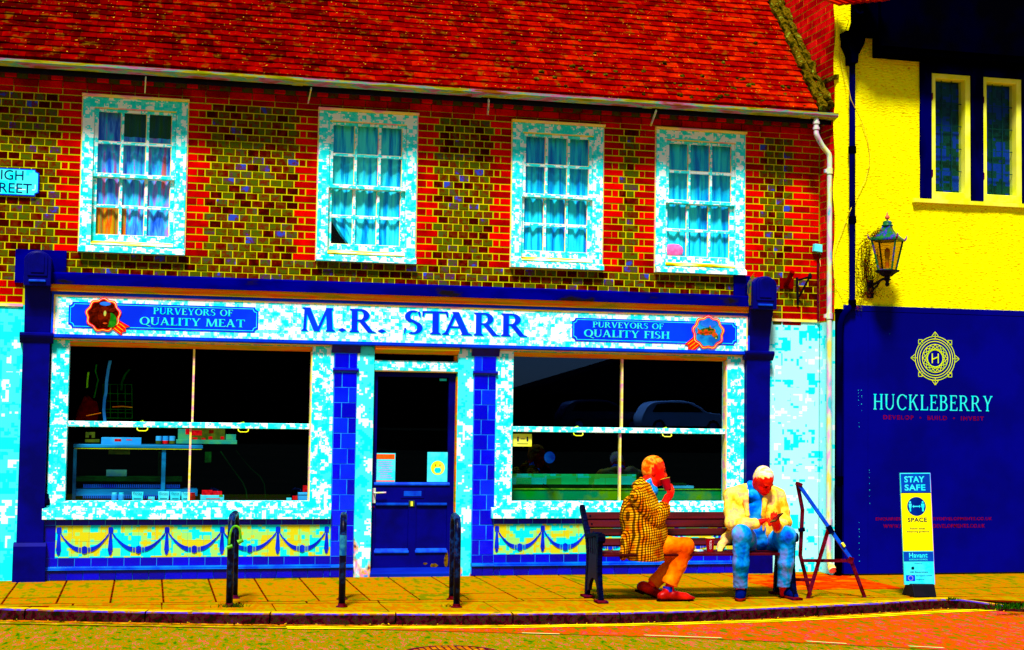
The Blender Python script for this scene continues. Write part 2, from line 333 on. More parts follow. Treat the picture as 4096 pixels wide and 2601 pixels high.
# ------------------------------------------------------------------ ground, road, pavement
ROADZ = -0.085
def sheet(name, pts, z, mat_, parent=None, **kw):
    o = MB().add([(p[0], p[1], z) for p in pts], [tuple(range(len(pts)))]).build(name, mat_, parent, fixn=False)
    return tag(o, **kw) if kw else o
sheet('ground', [(-400, -400), (400, -400), (400, 400), (-400, 400)], ROADZ-0.02, M['ground'], kind='structure')
sheet('road', [(-60, -16), (60, -16), (60, -1.2), (-60, -1.2)], ROADZ, M['road'], kind='structure')
KERB = [(-9.0, -1.0), (-6.0, -1.55), (-4.6, -1.86), (-3.74, -2.06), (-2.93, -2.31), (-2.48, -2.42), (-1.73, -2.60), (-1.05, -2.72), (-0.08, -2.86), (0.33, -2.90), (1.23, -2.95), (1.9, -2.92), (2.6, -2.83), (3.69, -2.62), (4.50, -2.42), (4.66, -2.42), (4.9, -2.62), (5.3, -2.86), (6.6, -3.3), (9, -4)]
def kerb_y(x):
    for a, b in zip(KERB, KERB[1:]):
        if a[0] <= x <= b[0]: return a[1]+(b[1]-a[1])*(x-a[0])/(b[0]-a[0])
    return KERB[0][1] if x < KERB[0][0] else KERB[-1][1]
# channel grit strip along the kerb, double yellow lines, red surfacing
def along(off0, off1, xs): return [(x, kerb_y(x)+off0) for x in xs]+[(x, kerb_y(x)+off1) for x in reversed(xs)]
xs = [-7+0.4*i for i in range(int((4.5+7)/0.4)+1)]
YL = [(-7, -1.55), (-3.71, -2.30), (-2.89, -2.53), (-1.74, -2.82), (-1.08, -2.93), (0.3, -3.06), (1.37, -3.08), (2.52, -3.02), (3.6, -2.83), (4.43, -2.64), (5.02, -2.58), (7, -2.9)]
def yl_y(x):
    for a, b in zip(YL, YL[1:]):
        if a[0] <= x <= b[0]: return a[1]+(b[1]-a[1])*(x-a[0])/(b[0]-a[0])
    return YL[-1][1]
def ribbon(name, xs, fy0, fy1, z, mat_, **kw):
    mb = MB()
    for a, b in zip(xs, xs[1:]): mb.add([(a, fy0(a), z), (b, fy0(b), z), (b, fy1(b), z), (a, fy1(a), z)], [(0, 1, 2, 3)])
    return tag(mb.build(name, mat_, None, fixn=False), **kw)
xr = [-7+0.25*i for i in range(47)]
ribbon('road_channel', xr, lambda x: kerb_y(x)-0.10, lambda x: kerb_y(x)+0.05, ROADZ+0.003, M['gutter_dirt'], kind='structure')
ribbon('road_red_patch', [-0.9, 0.2, 1.17, 2.08, 2.97, 3.6, 4.6, 6.0],
       lambda x: {-0.9: -3.0, 0.2: -3.36, 1.17: -3.68, 2.08: -4.05, 2.97: -4.5, 3.6: -4.85, 4.6: -5.5, 6.0: -6.4}[x],
       lambda x: yl_y(x)-0.02, ROADZ+0.004, M['road_red'], kind='structure')
xr2 = [-1.5+0.25*i for i in range(35)]; xr3 = [-7+0.25*i for i in range(23)]
faded = mottle('faded_yellow_line', [(0.42, (110, 100, 0)), (0.52, (190, 170, 0)), (0.6, (120, 80, 0))], 9, bump=0.2, stretch=(0.3, 1, 1))
ribbon('yellow_line', xr3, lambda x: yl_y(x)-0.03, lambda x: yl_y(x)+0.03, ROADZ+0.008, faded, kind='structure')
ribbon('yellow_line', xr2, lambda x: yl_y(x)+0.028, lambda x: yl_y(x)+0.068, ROADZ+0.008, M['yline'], kind='structure')
ribbon('yellow_line', xr2, lambda x: yl_y(x)-0.052, lambda x: yl_y(x)-0.008, ROADZ+0.008, M['yline'], kind='structure')
for (xa, ya), (xb, yb) in [(G(2090, 2537, ROADZ)[:2], G(2240, 2541, ROADZ)[:2]), (G(2580, 2546, ROADZ)[:2], G(2890, 2557, ROADZ)[:2]), (G(3230, 2570, ROADZ)[:2], G(3390, 2580, ROADZ)[:2]), (G(3640, 2590, ROADZ)[:2], G(3780, 2597, ROADZ)[:2])]:
    sheet('white_line', [(xa, ya), (xb, yb), (xb, yb+0.035), (xa, ya+0.035)], ROADZ+0.008, M['wline'], kind='structure')

# pavement body with an edging strip, then slabs laid on it
mb = MB()
xs = [-9, -7.5, -6, -5]+[-4.6+0.3*i for i in range(31)]+[4.66, 4.9, 5.3, 6.6, 9]
for a, b in zip(xs, xs[1:]):
    ya, yb = kerb_y(a)+0.06, kerb_y(b)+0.06
    mb.add([(a, ya, -0.004), (b, yb, -0.004), (b, 0.3, -0.004), (a, 0.3, -0.004)], [(0, 1, 2, 3)])
pave = tag(mb.build('pavement', M['joint'], None, fixn=False), kind='structure')
row2 = lambda x: -1.86-0.040*(x+0.43)
rgap = (0.004, 0.008, 0.008, 0.018, 0.02)
rows = [lambda x: 0.05, lambda x: -0.24, lambda x: -0.84-0.02*x, lambda x: -1.40-0.03*(x+1), row2]
def slab(x0, x1, fa, fb, m, nm='paving_slab', z=0.0, g=0.006, par=pave):
    j = random.uniform(-0.0012, 0.0012)
    g = g*1.25; P = [(x0+g, fb(x0)+g), (x1-g, fb(x1)+g), (x1-g, fa(x1)-g), (x0+g, fa(x0)-g)]
    c = Vector((sum(p[0] for p in P)/4, sum(p[1] for p in P)/4, z))
    q = 0.004
    vs_ = [(p[0]-c.x, p[1]-c.y, -0.03) for p in P]
    cc = lambda p: (p[0]-c.x)*(1-q*3), 
    up = [((p[0]-c.x)*0.985, (p[1]-c.y)*0.985, j) for p in P]
    md = [(p[0]-c.x, p[1]-c.y, j-0.004) for p in P]
    vs_ = vs_+md+up
    fs = [(8, 9, 10, 11)]+[(4+i, 4+(i+1) % 4, 8+(i+1) % 4, 8+i) for i in range(4)]+[(i, (i+1) % 4, 4+(i+1) % 4, 4+i) for i in range(4)]
    return MB().add(vs_, fs).build(nm, m, par, fixn=False, loc=c)
for r in range(4):
    w = 0.4375; x = -6.38+(0.0 if r != 1 else 0.0)
    while x < 7.4:
        red = (3.05 < x < 4.3 and r in (1, 2)) or (4.9 < x < 6.4 and r == 1 and random.random() < 0.5)
        slab(x, x+w, (lambda q, k=r: rows[k](q)-rgap[k]), (lambda q, k=r: rows[k+1](q)+rgap[k+1]), M['slab_red'] if red else M['slab'])
        x += w
# narrow course, then concrete edging flags up to the kerb
x = -6.2
while x < 7.2:
    w = random.uniform(0.55, 0.75)
    slab(x, x+w, lambda q: row2(q)-0.02, lambda q: row2(q)-0.13, M['edging'], 'edging_strip'); x += w
x = -6.1
while x < 7.0:
    w = 0.91
    lo = lambda q: kerb_y(q)+0.14
    if lo(x) < row2(x)-0.16 and lo(x+w) < row2(x+w)-0.16:
        slab(x, x+w, lambda q: row2(q)-0.165, lo, M['edging'], 'edging_flag', g=0.003)
    x += w
# kerb stones
def seglen(a, b): return math.hypot(b[0]-a[0], b[1]-a[1])
pts = []
for a, b in zip(KERB, KERB[1:]):
    n = max(1, int(seglen(a, b)/0.1))
    pts += [(a[0]+(b[0]-a[0])*i/n, a[1]+(b[1]-a[1])*i/n) for i in range(n)]
kerb = tag(MB().add([(-9, -0.98, ROADZ-0.01), (9, -3.9, ROADZ-0.01), (9, -3.8, ROADZ-0.01)], [(0, 1, 2)]).build('kerb', M['kerb_face'], None), kind='structure')
i = 0
while i < len(pts)-10:
    j = min(len(pts)-1, i+9); seg = pts[i:j+1]; mb = MB(); rows_ = []
    for k, p in enumerate(seg):
        q = pts[min(len(pts)-1, i+k+1)]; pr_ = pts[max(0, i+k-1)]
        t_ = Vector((q[0]-pr_[0], q[1]-pr_[1], 0)).normalized(); nrm = Vector((-t_.y, t_.x, 0))
        if k == 0: p = (p[0]+t_.x*0.006, p[1]+t_.y*0.006)
        if k == len(seg)-1: p = (p[0]-t_.x*0.006, p[1]-t_.y*0.006)
        zt = 0.004 if p[0] < 4.6 else 0.004-min(0.05, (p[0]-4.6)*0.09)
        b = Vector((p[0], p[1], 0)); wob = random.uniform(-0.004, 0.004)
        rows_.append([b+nrm*0.135+Vector((0, 0, ROADZ-0.02)), b+nrm*0.135+Vector((0, 0, zt)), b+nrm*(0.014+wob)+Vector((0, 0, zt)), b+nrm*wob*0.6+Vector((0, 0, zt-0.011+wob*.5)), b-nrm*0.010+Vector((0, 0, ROADZ-0.02))])
    v = [p for r in rows_ for p in r]; n = 5
    for k in range(len(rows_)-1):
        for s_ in range(4):
            mb.add([v[k*n+s_], v[(k+1)*n+s_], v[(k+1)*n+s_+1], v[k*n+s_+1]], [(0, 1, 2, 3)], (2, 0, 1, 2)[s_])
    mb.add(v[:n], [(0, 1, 2, 3, 4)], 2); mb.add(v[-n:], [(4, 3, 2, 1, 0)], 2)
    mb.build('kerb_stone', [M['kerb_top'], M['kerb_arris'], M['kerb_face']], kerb)
    i = j
# manhole cover just inside the bottom of the view
c = G(1810, 2618, ROADZ)
mh = thing('manhole_cover', (c.x, c.y, ROADZ), 'round reddish iron manhole cover set in the road', 'manhole cover')
MB().lathe([(0.36, 0.0), (0.36, 0.009), (0.33, 0.011)], c, 40).build('rim', M['rust'], mh)
mb = MB().lathe([(0.325, 0.002), (0.325, 0.009)], c, 40)
for a in range(-6, 7):
    for b in range(-6, 7):
        if math.hypot(a, b) < 6.3: mb.box(c.x+a*0.048-0.016, c.x+a*0.048+0.016, c.y+b*0.048-0.016, c.y+b*0.048+0.016, c.z+0.010, c.z+0.0155)
mb.build('lid', M['gutter_dirt'], mh)
# grit and litter in the road channel
mb = MB()
for k in range(260):
    x = random.uniform(-4.2, 5.0); y = kerb_y(x)-abs(random.gauss(0.015, 0.035)); s_ = random.uniform(0.003, 0.011)
    mb.bar((x, y, ROADZ+0.006), (x+random.uniform(-1, 1)*s_*2.4, y+random.uniform(-1, 1)*s_*2, ROADZ+0.006+s_*0.7), s_, s_*0.7, m=random.choice((0, 1, 1, 1)))
tag(mb.build('channel_litter', [M['kerb_top'], M['joint'], M['yline']], None), 'leaf litter and grit lying in the road channel under the kerb', 'litter', kind='stuff')

# ------------------------------------------------------------------ the shop building
XL, XR = -6.2, 4.392
shop = thing('shop_building', (0, 0, 0), 'red brick shop with clay tile roof and blue and white butcher shopfront', 'building')
wins = []
for tl, tr, br, bl in [((336, 370), (752, 402), (737, 1026), (313, 1004)), ((1281, 427), (1672, 455), (1659, 1058), (1263, 1043)), ((2055, 481), (2411.6, 495), (2412, 1083), (2041, 1068)), ((2631, 508), (2981, 527), (2978, 1101), (2618, 1090))]:
    x0 = (X_(*tl, -0.03)+X_(*bl, -0.03))/2; x1 = (X_(*tr, -0.03)+X_(*br, -0.03))/2
    wins.append((x0, x1, (Z_(*bl, -0.03)+Z_(*br, -0.03))/2, (Z_(*tl, -0.03)+Z_(*tr, -0.03))/2))
WZ0, WZ1 = min(w[2] for w in wins), max(w[3] for w in wins)
# body of the wall: the mortar bed, with openings left for the windows and shopfront
mb = MB(); y0, y1 = 0.0, 0.24
xsb = [XL]+[v for w in wins for v in (w[0]+0.01, w[1]-0.01)]+[XR]
ZT = 4.86
mb.box(XL, XR, y0, y1, WZ1-0.02, ZT); mb.box(XL, XR, y0, y1, 2.30, WZ0+0.02)
for a, b in zip(xsb[0::2], xsb[1::2]): mb.box(a, b, y0, y1, WZ0+0.02, WZ1-0.02)
wall = mb.build('wall', M['mortar'], shop)
mb = MB(); mb.box(XL, -3.66, -0.004, 0.24, -0.05, 2.60); mb.build('rendered_wall', M['white_l'], shop)
mb = MB(); mb.box(3.66, XR-0.002, -0.004, 0.24, -0.05, 2.68); mb.build('rendered_wall', M['white_r'], shop)
# bricks
COURSE = 0.0722; Z0 = 2.62
bricks = []     # (x0, x1, z0, z1, mat index)
def clear(x0, x1, z0, z1):
    for w in wins:
        if x1 > w[0]-0.004 and x0 < w[1]+0.004 and z1 > w[2]-0.004 and z0 < w[3]+0.004: return False
    return True
edges = [(None, wins[0][0])]+[(wins[i][1], wins[i+1][0]) for i in range(3)]+[(wins[3][1], XR)]
nc = int((4.70-Z0)/COURSE)
H = 0.1125
for c_ in range(nc):
    z = Z0+c_*COURSE; za, zb = z+0.0052, z+COURSE-0.0052
    mid = z+COURSE/2
    if WZ0 < mid < WZ1:
        for gi, (a, b) in enumerate(edges):
            a_ = a+0.004 if a is not None else XL; b_ = b-0.004
            if a is None: b_ = wins[0][0]-0.004
            odd = c_ % 2
            runs = []
            # quoin of red bricks beside each opening: a stretcher, or a brick and a closer
            right = [(b_-0.225, b_, 0)] if odd else [(b_-0.110, b_, 0), (b_-0.180, b_-0.121, 0)]
            left = []
            if a is not None: left = [(a_, a_+0.225, 0)] if odd else [(a_, a_+0.10, 0), (a_+0.106, a_+0.17, 0)]
            if gi == 4:   # right-hand end of the shop: red corner
                right = [(b_-0.30, b_-0.11, 0), (b_-0.105, b_, 0)] if odd else [(b_-0.21, b_-0.02, 0)]+[(b_-0.385, b_-0.216, 0)] if odd else [(b_-0.40, b_-0.20, 0), (b_-0.195, b_, 0)]
            if gi == 3 and odd: right = [(b_-0.112, b_, 0), (b_-0.172, b_-0.118, 0)]
            elif gi == 3: right = [(b_-0.225, b_, 0)]
            xs0 = left[-1][1]+0.006 if left else XL; xe = min(r[0] for r in right)-0.006
            for r in left+right: bricks.append((r[0], r[1], za, zb, 0))
            n = max(1, round((xe-xs0)/H)); wdt = (xe-xs0)/n
            for k in range(n): bricks.append((xs0+k*wdt+0.005, xs0+(k+1)*wdt-0.005, za, zb, 1))
    else:
        top = mid >= WZ1
        x = XL+(0.06 if c_ % 2 else 0)
        while x < XR-0.03:
            wdt = H if not top else 0.225
            x1_ = min(x+wdt, XR)
            m = 1 if not top else 0
            if x < -3.82 and mid < 2.82: m = 0; x1_ = min(x+0.225, -3.80)
            if x > 3.86 and mid < 2.83: m = 0; x1_ = min(x+0.225, XR)
            bricks.append((x+0.005, x1_-0.005, za, zb, m)); x = x1_
def visible(b):
    cx, cz = (b[0]+b[1])/2, (b[2]+b[3])/2
    return proj((b[0], 0, cz))[0] < 4120 and proj((b[1], 0, cz))[0] > -30 and not (-3.80 < cx < 3.55 and cz < 2.90)
bricks = [b for b in bricks if b[1]-b[0] > 0.03 and visible(b) and clear(*b[:4])]
def parea(b):
    p = proj((b[0], -0.008, b[2])); q = proj((b[1], -0.008, b[3])); return abs(q[0]-p[0])*abs(q[1]-p[1])
bricks.sort(key=parea, reverse=True)
BM = [M['brick_red'], M['brick_dk']]
bcache = {}
def brick_mesh(w, h, m):
    k = (round(w, 3), round(h, 3), m)
    if k not in bcache: bcache[k] = MB().cbox(-w/2, w/2, 0.0, 0.03, -h/2, h/2, 0.003).mesh('brick', BM[m])
    return bcache[k]
for b in bricks[:300]:
    link('brick', brick_mesh(b[1]-b[0], b[3]-b[2], b[4]), wall, ((b[0]+b[1])/2+random.uniform(-.002, .002), -0.004+random.uniform(-0.0022, 0.002), (b[2]+b[3])/2))
mb = MB()
for b in bricks[300:]:
    j = random.uniform(-0.003, 0.002); mb.cbox(b[0]+random.uniform(-.0015, .0015), b[1]+random.uniform(-.0015, .0015), -0.004+j, 0.03, b[2], b[3], 0.003, b[4])
tag(mb.build('brickwork', BM, wall, fixn=False), kind='stuff')
# brick corbel and dentils under the eaves
corb = part('eaves_corbel', shop, (0, 0, 4.64))
x = XL
while x < XR-0.05:
    x1_ = min(XR, x+0.225)
    MB().cbox(x+0.005, x1_-0.005, -0.006, 0.03, 4.646, 4.696, 0.003).build('brick', M['brick_red'], corb, fixn=False); x = x1_
k = 0; x = XL
while x < XR-0.05:
    x1_ = min(XR, x+0.225)
    MB().cbox(x+0.004, x1_-0.004, -0.03, 0.03, 4.702, 4.766, 0.003).build('brick', M['brick_red'], corb, fixn=False); x = x1_
x = XL+0.05
while x < XR-0.1:
    MB().cbox(x, x+0.106, -0.075, 0.03, 4.774, 4.84, 0.003).build('dentil_brick', M['brick_red'], corb, fixn=False); x += 0.212
MB().box(XL, XR, -0.028, 0.03, 4.768, 4.838).build('dentil_back', M['brick_dk'], corb)
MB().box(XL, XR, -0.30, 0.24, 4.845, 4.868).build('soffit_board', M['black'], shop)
MB().box(XL, XR, -0.285, -0.265, 4.765, 4.8445).build('eaves_shade_board', M['black'], shop)  # black strip added to stand in for the shade below the gutter

# ------------------------------------------------------------------ roof
PIT = R_(48); cs, sn = math.cos(PIT), math.sin(PIT)
EY, EZ = -0.29, 4.90
roof = MB().add([(XL, EY, EZ-0.03), (4.36, EY, EZ-0.03), (4.36, EY+2.7*cs, EZ-0.03+2.7*sn), (XL, EY+2.7*cs, EZ-0.03+2.7*sn)], [(0, 1, 2, 3)]).build('roof', M['black'], shop)
tiles = []; GA = 0.098; TW = 0.158
nr = 24
for r in range(nr):
    s0 = r*GA; x = XL+(TW/2 if r % 2 else 0)
    sag = lambda xx: -0.012*math.exp(-((xx+0.6)/2.5)**2)
    while x < 4.20:
        tiles.append((x, r)); x += TW
TT = 0.021
def tile_mesh(v):
    w = TW/2-0.0015; L = GA*1.9; cv = (0.000, 0.003, 0.006)[v]
    mb = MB(); rows_ = []
    for s_ in (0.0, L):
        for k in (-1, 0, 1):
            rows_.append((k*w, s_, TT+(cv if k == 0 else 0)-0.0*s_))
    # tile lies along local y (up the slope), z is the outward normal
    vs_ = rows_+[(p[0], p[1], p[2]-TT) for p in rows_]
    fs = [(0, 1, 4, 3), (1, 2, 5, 4), (7, 6, 9, 10), (8, 7, 10, 11), (0, 6, 7, 1), (1, 7, 8, 2), (3, 9, 6, 0), (2, 8, 11, 5)]
    mb.add(vs_, fs); return mb.mesh('roof_tile', M['roof'])
TM = [tile_mesh(v) for v in range(3)]
def tile_mat(x, r):
    s0 = r*GA+random.uniform(-0.004, 0.004); rx = PIT-0.15+random.uniform(-0.012, 0.012)
    lift = 0.016+sag(x)+0.004*math.sin(x*1.7+r)
    p = Vector((x+TW/2, EY+s0*cs-lift*sn, EZ+s0*sn+lift*cs))
    return Matrix.Translation(p) @ Matrix.Rotation(rx, 4, 'X') @ Matrix.Rotation(random.uniform(-0.014, 0.014), 4, 'Z') @ Matrix.Rotation(random.uniform(-0.02, 0.02), 4, 'Y')
def tvis(t_):
    p = proj((t_[0]+TW/2, EY+t_[1]*GA*cs, EZ+t_[1]*GA*sn)); return -60 < p[0] < 4150 and p[1] > -60
vt = [t_ for t_ in tiles if tvis(t_)]
vt.sort(key=lambda t_: (Vector((t_[0], EY+t_[1]*GA*cs, EZ+t_[1]*GA*sn))-CAM).length+0.35*t_[1]*0)
first = set(vt[:300]); mbt = MB()
for t_ in tiles:
    m4 = tile_mat(*t_); v = random.randrange(3)
    if t_ in first:
        o = link('roof_tile', TM[v], roof); o.matrix_local = m4
    else:
        me = TM[v]; mbt.add([m4 @ q.co for q in me.vertices], [tuple(p.vertices) for p in me.polygons])
tag(mbt.build('roof_tiling', M['roof'], roof, fixn=False), kind='stuff')
# undercloak course peeping over the gutter
x = XL
mbu = MB()
while x < 4.20:
    mbu.box(x+0.002, x+TW-0.002, EY-0.015, EY+0.12, EZ-0.012, EZ+0.002); x += TW
mbu.build('eaves_course', M['roof'], roof)
# moss cushions near the right-hand eaves
mb = MB()
for k in range(60):
    px = random.uniform(2100, 3250); py = 300+random.uniform(-60, 125)*1.0+(px-2100)*0.06
    xw = random.uniform(0.9, 4.1); r = abs(random.gauss(0, 5)); s0 = r*GA
    c = Vector((xw, EY+s0*cs-0.03*sn, EZ+s0*sn+0.03*cs)); rr = random.uniform(0.010, 0.034)
    for q in range(5):
        d = Vector((random.uniform(-1, 1), random.uniform(-.6, .6), random.uniform(-.5, .5)))*rr*0.7
        mb.lathe([(rr*0.3, -rr*0.5), (rr*0.62, -rr*0.2), (rr*0.6, rr*0.15), (rr*0.25, rr*0.45)], c+d, 6)
tag(mb.build('roof_moss', M['moss'], roof), kind='stuff')
# mortar fillet where the roof meets the taller neighbour
mb = MB(); path = []
for k in range(46):
    s0 = -0.02+k*0.055; path.append((4.285+random.uniform(-.02, .02), EY+s0*cs-0.05*sn, EZ+s0*sn+0.05*cs))
mb.tube(path, [0.052+random.uniform(-.018, .018) for _ in path], 7)
path2 = [(p[0]+0.075, p[1], p[2]+0.05) for p in path]
mb.tube(path2, [0.04+random.uniform(-.015, .015) for _ in path2], 7)
mb.build('verge_fillet', M['flash'], roof)

# ------------------------------------------------------------------ gutter and downpipe
GY, GZ = -0.345, 4.815
gut = part('gutter', shop, (0, GY, GZ))
cuts = [XL, X_(1190, 350, GY), X_(1905, 390, GY), X_(2590, 440, GY), X_(3222, 480, GY), X_(3326, 480, GY)]
for a, b in zip(cuts, cuts[1:]):
    mb = MB(); n = 8; r0, r1 = 0.062, 0.056
    prof = [(GY+r0*math.cos(math.pi+math.pi*i/n), GZ+0.055+r0*1.0*math.sin(math.pi+math.pi*i/n)) for i in range(n+1)]
    prof += [(GY+r1*math.cos(2*math.pi-math.pi*i/n), GZ+0.055+r1*math.sin(2*math.pi-math.pi*i/n)) for i in range(n+1)]
    mb.prof_x(prof, a+0.002, b-0.002); mb.build('gutter_length', M['gutter'], gut)
    mb = MB(); r0 += 0.006
    prof = [(GY+r0*math.cos(math.pi+math.pi*i/n), GZ+0.055+r0*math.sin(math.pi+math.pi*i/n)) for i in range(n+1)]
    prof += [(GY+0.063*math.cos(2*math.pi-math.pi*i/n), GZ+0.055+0.063*math.sin(2*math.pi-math.pi*i/n)) for i in range(n+1)]
    mb.prof_x(prof, b-0.05, b+0.05).build('gutter_union', M['gutter'], gut)
for px, dx in ((583, -3), (1245, -13), (1955, -4), (2625, -22)):
    py = 318+(px-583)*0.0645
    a = W(px, py, GY); b = W(px+dx, py+52, -0.10)
    MB().bar(a+Vector((0, 0, 0.02)), b, 0.02, 0.012).build('gutter_stay', M['pipe'], gut)
PY = -0.32
DX = X_(3318, 900, PY)
dp = part('downpipe', shop, (DX, PY, 0))
p0 = W(3265, 490, GY)
def crv0(pts, k=4):
    out = []; P = [pts[0]]+pts+[pts[-1]]
    for i in range(1, len(P)-2):
        for j in range(k):
            u = j/k; a, b, c, d = P[i-1], P[i], P[i+1], P[i+2]
            out.append(tuple(0.5*((2*b[q])+(-a[q]+c[q])*u+(2*a[q]-5*b[q]+4*c[q]-d[q])*u*u+(-a[q]+3*b[q]-3*c[q]+d[q])*u**3) for q in range(3)))
    return out+[pts[-1]]
pth = crv0([(p0.x, GY, GZ+0.0), (p0.x, GY, GZ-0.14), (p0.x+0.01, GY, GZ-0.19), ((p0.x+DX)/2, PY, GZ-0.29), (DX-0.012, PY, GZ-0.37), (DX, PY, GZ-0.44)])+[(DX, PY, 0.20), (DX, PY-0.01, 0.13), (DX, PY-0.07, 0.065)]
MB().tube(pth, 0.028, 12).build('pipe', M['pipe'], dp, smooth=True)
for z in (GZ-0.05, GZ-0.11):
    MB().tube([(p0.x, GY, z-0.012), (p0.x, GY, z+0.012)], 0.036, 14).build('collar', M['pipe'], dp)
for z in (4.26, Z_(3318, 1265, PY), 0.55):
    MB().tube([(DX, PY, z-0.03), (DX, PY, z+0.03)], 0.036, 14).box(DX-0.06, 4.39, PY-0.012, PY+0.012, z-0.018, z+0.018).build('pipe_clip', M['pipe'], dp)
MB().tube([(DX, PY-0.05, 0.095), (DX, PY-0.10, 0.055)], [0.036, 0.042], 14).build('shoe', M['edge'], dp)
# painted capping course above the render
MB().box(3.84, XR-0.004, -0.02, 0.05, 2.665, 2.69).build('render_coping', M['edge'], shop)
MB().box(XL, -3.80, -0.02, 0.05, 2.585, 2.61).build('render_coping', M['edge'], shop)

# ------------------------------------------------------------------ sash windows
def sash_window(i, x0, x1, z0, z1):
    cxw = (x0+x1)/2
    p = part('sash_window', shop, (cxw, 0, z0)); fw = 0.108; fh = 0.125; sh = 0.115
    YF = -0.035
    # box frame
    mb = MB()
    for a_, b_ in ((x0, x0+fw), (x1-fw, x1)): MB().cbox(a_, b_, YF, 0.10, z0+0.075, z1-fh, 0.004).build('frame_jamb', M['white'], p, fixn=False)
    MB().cbox(x0, x1, YF, 0.10, z1-fh, z1-0.028, 0.004).build('frame_head', M['white'], p, fixn=False)
    MB().prof_x([(YF-0.022, z1-0.026), (YF-0.028, z1-0.006), (YF-0.02, z1), (0.02, z1+0.004), (0.02, z1-0.028), (YF-0.005, z1-0.0279)], x0-0.012, x1+0.012).build('head_moulding', M['edge'], p)
    mb = MB()   # thin yellow strips added for the colour fringe at the frame edges
    mb.box(x0-0.011, x0-0.0005, -0.02, 0.02, z0, z1); mb.box(x1+0.0005, x1+0.011, -0.02, 0.02, z0, z1)
    mb.build('edge_fringe_strip', M['edge'], p)
    MB().prof_x([(YF-0.05, z0), (YF-0.05, z0+0.042), (YF+0.01, z0+0.073), (0.10, z0+0.073), (0.10, z0)], x0-0.004, x1+0.004).build('sill', [M['white']], p)
    xi0, xi1 = x0+fw, x1-fw; zi0, zi1 = z0+0.075, z1-fh
    MB().prof_x([(YF-0.012, zi0+0.001), (YF-0.012, zi0+0.012), (0.06, zi0+0.055), (0.06, zi0+0.001)], xi0, xi1).build('sub_sill', M['sill'], p)
    MB().box(xi0+0.0, xi1, YF+0.005, 0.02, zi1-0.010, zi1-0.0005).build('staff_bead', M['edge'], p)
    zm = zi0+(zi1-zi0)*0.505
    def sash(name, za, zb, yf, bot, top, dark):
        st = 0.040; bw = 0.026; th = 0.038
        mb = MB()
        mb.cbox(xi0+0.002, xi0+st, yf, yf+th, za, zb, 0.003); mb.cbox(xi1-st, xi1-0.002, yf, yf+th, za, zb, 0.003)
        mb.cbox(xi0+st, xi1-st, yf, yf+th, za, za+bot, 0.003); mb.cbox(xi0+st, xi1-st, yf, yf+th, zb-top, zb, 0.003)
        pw = (xi1-xi0-2*st-2*bw)/3; ph = (zb-za-bot-top-bw)/2
        zc = za+bot+ph
        o = None
        for k in (1, 2): mb.cbox(xi0+st+k*pw+(k-1)*bw, xi0+st+k*pw+k*bw, yf+0.004, yf+th-0.004, za+bot, zb-top, 0.003)
        mb.cbox(xi0+st, xi1-st, yf+0.0065, yf+th-0.0065, zc, zc+bw, 0.003)
        mb.build(name, M['white'], p, fixn=False)
        # putty lines, yellow to paint the side-lit edges of the panes
        mb = MB()
        for c in range(3):
            for r in range(2):
                xa = xi0+st+c*(pw+bw); zz = za+bot+r*(ph+bw)
                mb.box(xa, xa+0.007, yf+0.012, yf+0.02, zz, zz+ph) if c == -1 else None
                mb.box(xa+pw-0.007, xa+pw, yf+0.012, yf+0.02, zz+0.005, zz+ph-0.002); mb.box(xa, xa+pw, yf+0.0125, yf+0.02, zz, zz+0.006)
        mb.build('putty', M['edge'], p)
        for c in range(3):
            for r in range(2):
                xa = xi0+st+c*(pw+bw); zz = za+bot+r*(ph+bw)
                tl = random.uniform(-0.0015, 0.0015)
                MB().add([(xa, yf+0.021+tl, zz), (xa+pw, yf+0.021-tl, zz), (xa+pw, yf+0.021, zz+ph), (xa, yf+0.021, zz+ph)], [(0, 1, 2, 3)]).build('pane', M['glass'], p, fixn=False)
    sash('upper_sash', zm-0.012, zi1-0.01, YF+0.022, 0.034, 0.028, False)
    sash('lower_sash', zi0+0.035, zm+0.014, YF+0.064, 0.072, 0.03, True)
    # the dark room behind
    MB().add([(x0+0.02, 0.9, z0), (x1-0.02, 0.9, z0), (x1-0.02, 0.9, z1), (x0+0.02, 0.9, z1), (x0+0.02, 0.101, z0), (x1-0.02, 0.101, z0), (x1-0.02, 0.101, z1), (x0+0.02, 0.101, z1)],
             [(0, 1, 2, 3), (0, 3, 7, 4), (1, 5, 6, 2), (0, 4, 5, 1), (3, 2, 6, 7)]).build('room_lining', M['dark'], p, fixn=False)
    return xi0, xi1, zi0, zi1
inn = [sash_window(i, *w) for i, w in enumerate(wins)]
def curtain_mat(name, cs_, scale=3.0, st=(7, 1, 0.5)):
    t = NT(name); f = t.noise(scale, 4, stretch=st); return t.done(t.ramp(f, cs_), 0.9)
CM = [curtain_mat('blue_violet_curtain', [(0.36, (20, 90, 225)), (0.45, (70, 150, 255)), (0.52, (0, 215, 255)), (0.59, (150, 130, 250)), (0.66, (225, 110, 110))], 3.0, (5, 1, 0.8)),
      curtain_mat('cyan_net_curtain', [(0.36, (0, 130, 225)), (0.46, (0, 190, 255)), (0.56, (60, 245, 255))]),
      curtain_mat('sky_net_curtain', [(0.36, (0, 125, 230)), (0.46, (0, 180, 252)), (0.57, (30, 230, 255))]),
      curtain_mat('turquoise_net_curtain', [(0.36, (0, 135, 230)), (0.46, (0, 190, 252)), (0.57, (40, 240, 255))])]
CL = ['blue and violet curtain with an ochre lower corner behind the leftmost upstairs window', 'cyan curtain with its lower left corner pulled aside behind the second upstairs window', 'sky blue net curtain hanging straight behind the third upstairs window', 'turquoise net curtain behind the rightmost upstairs window, above the pink bundle']
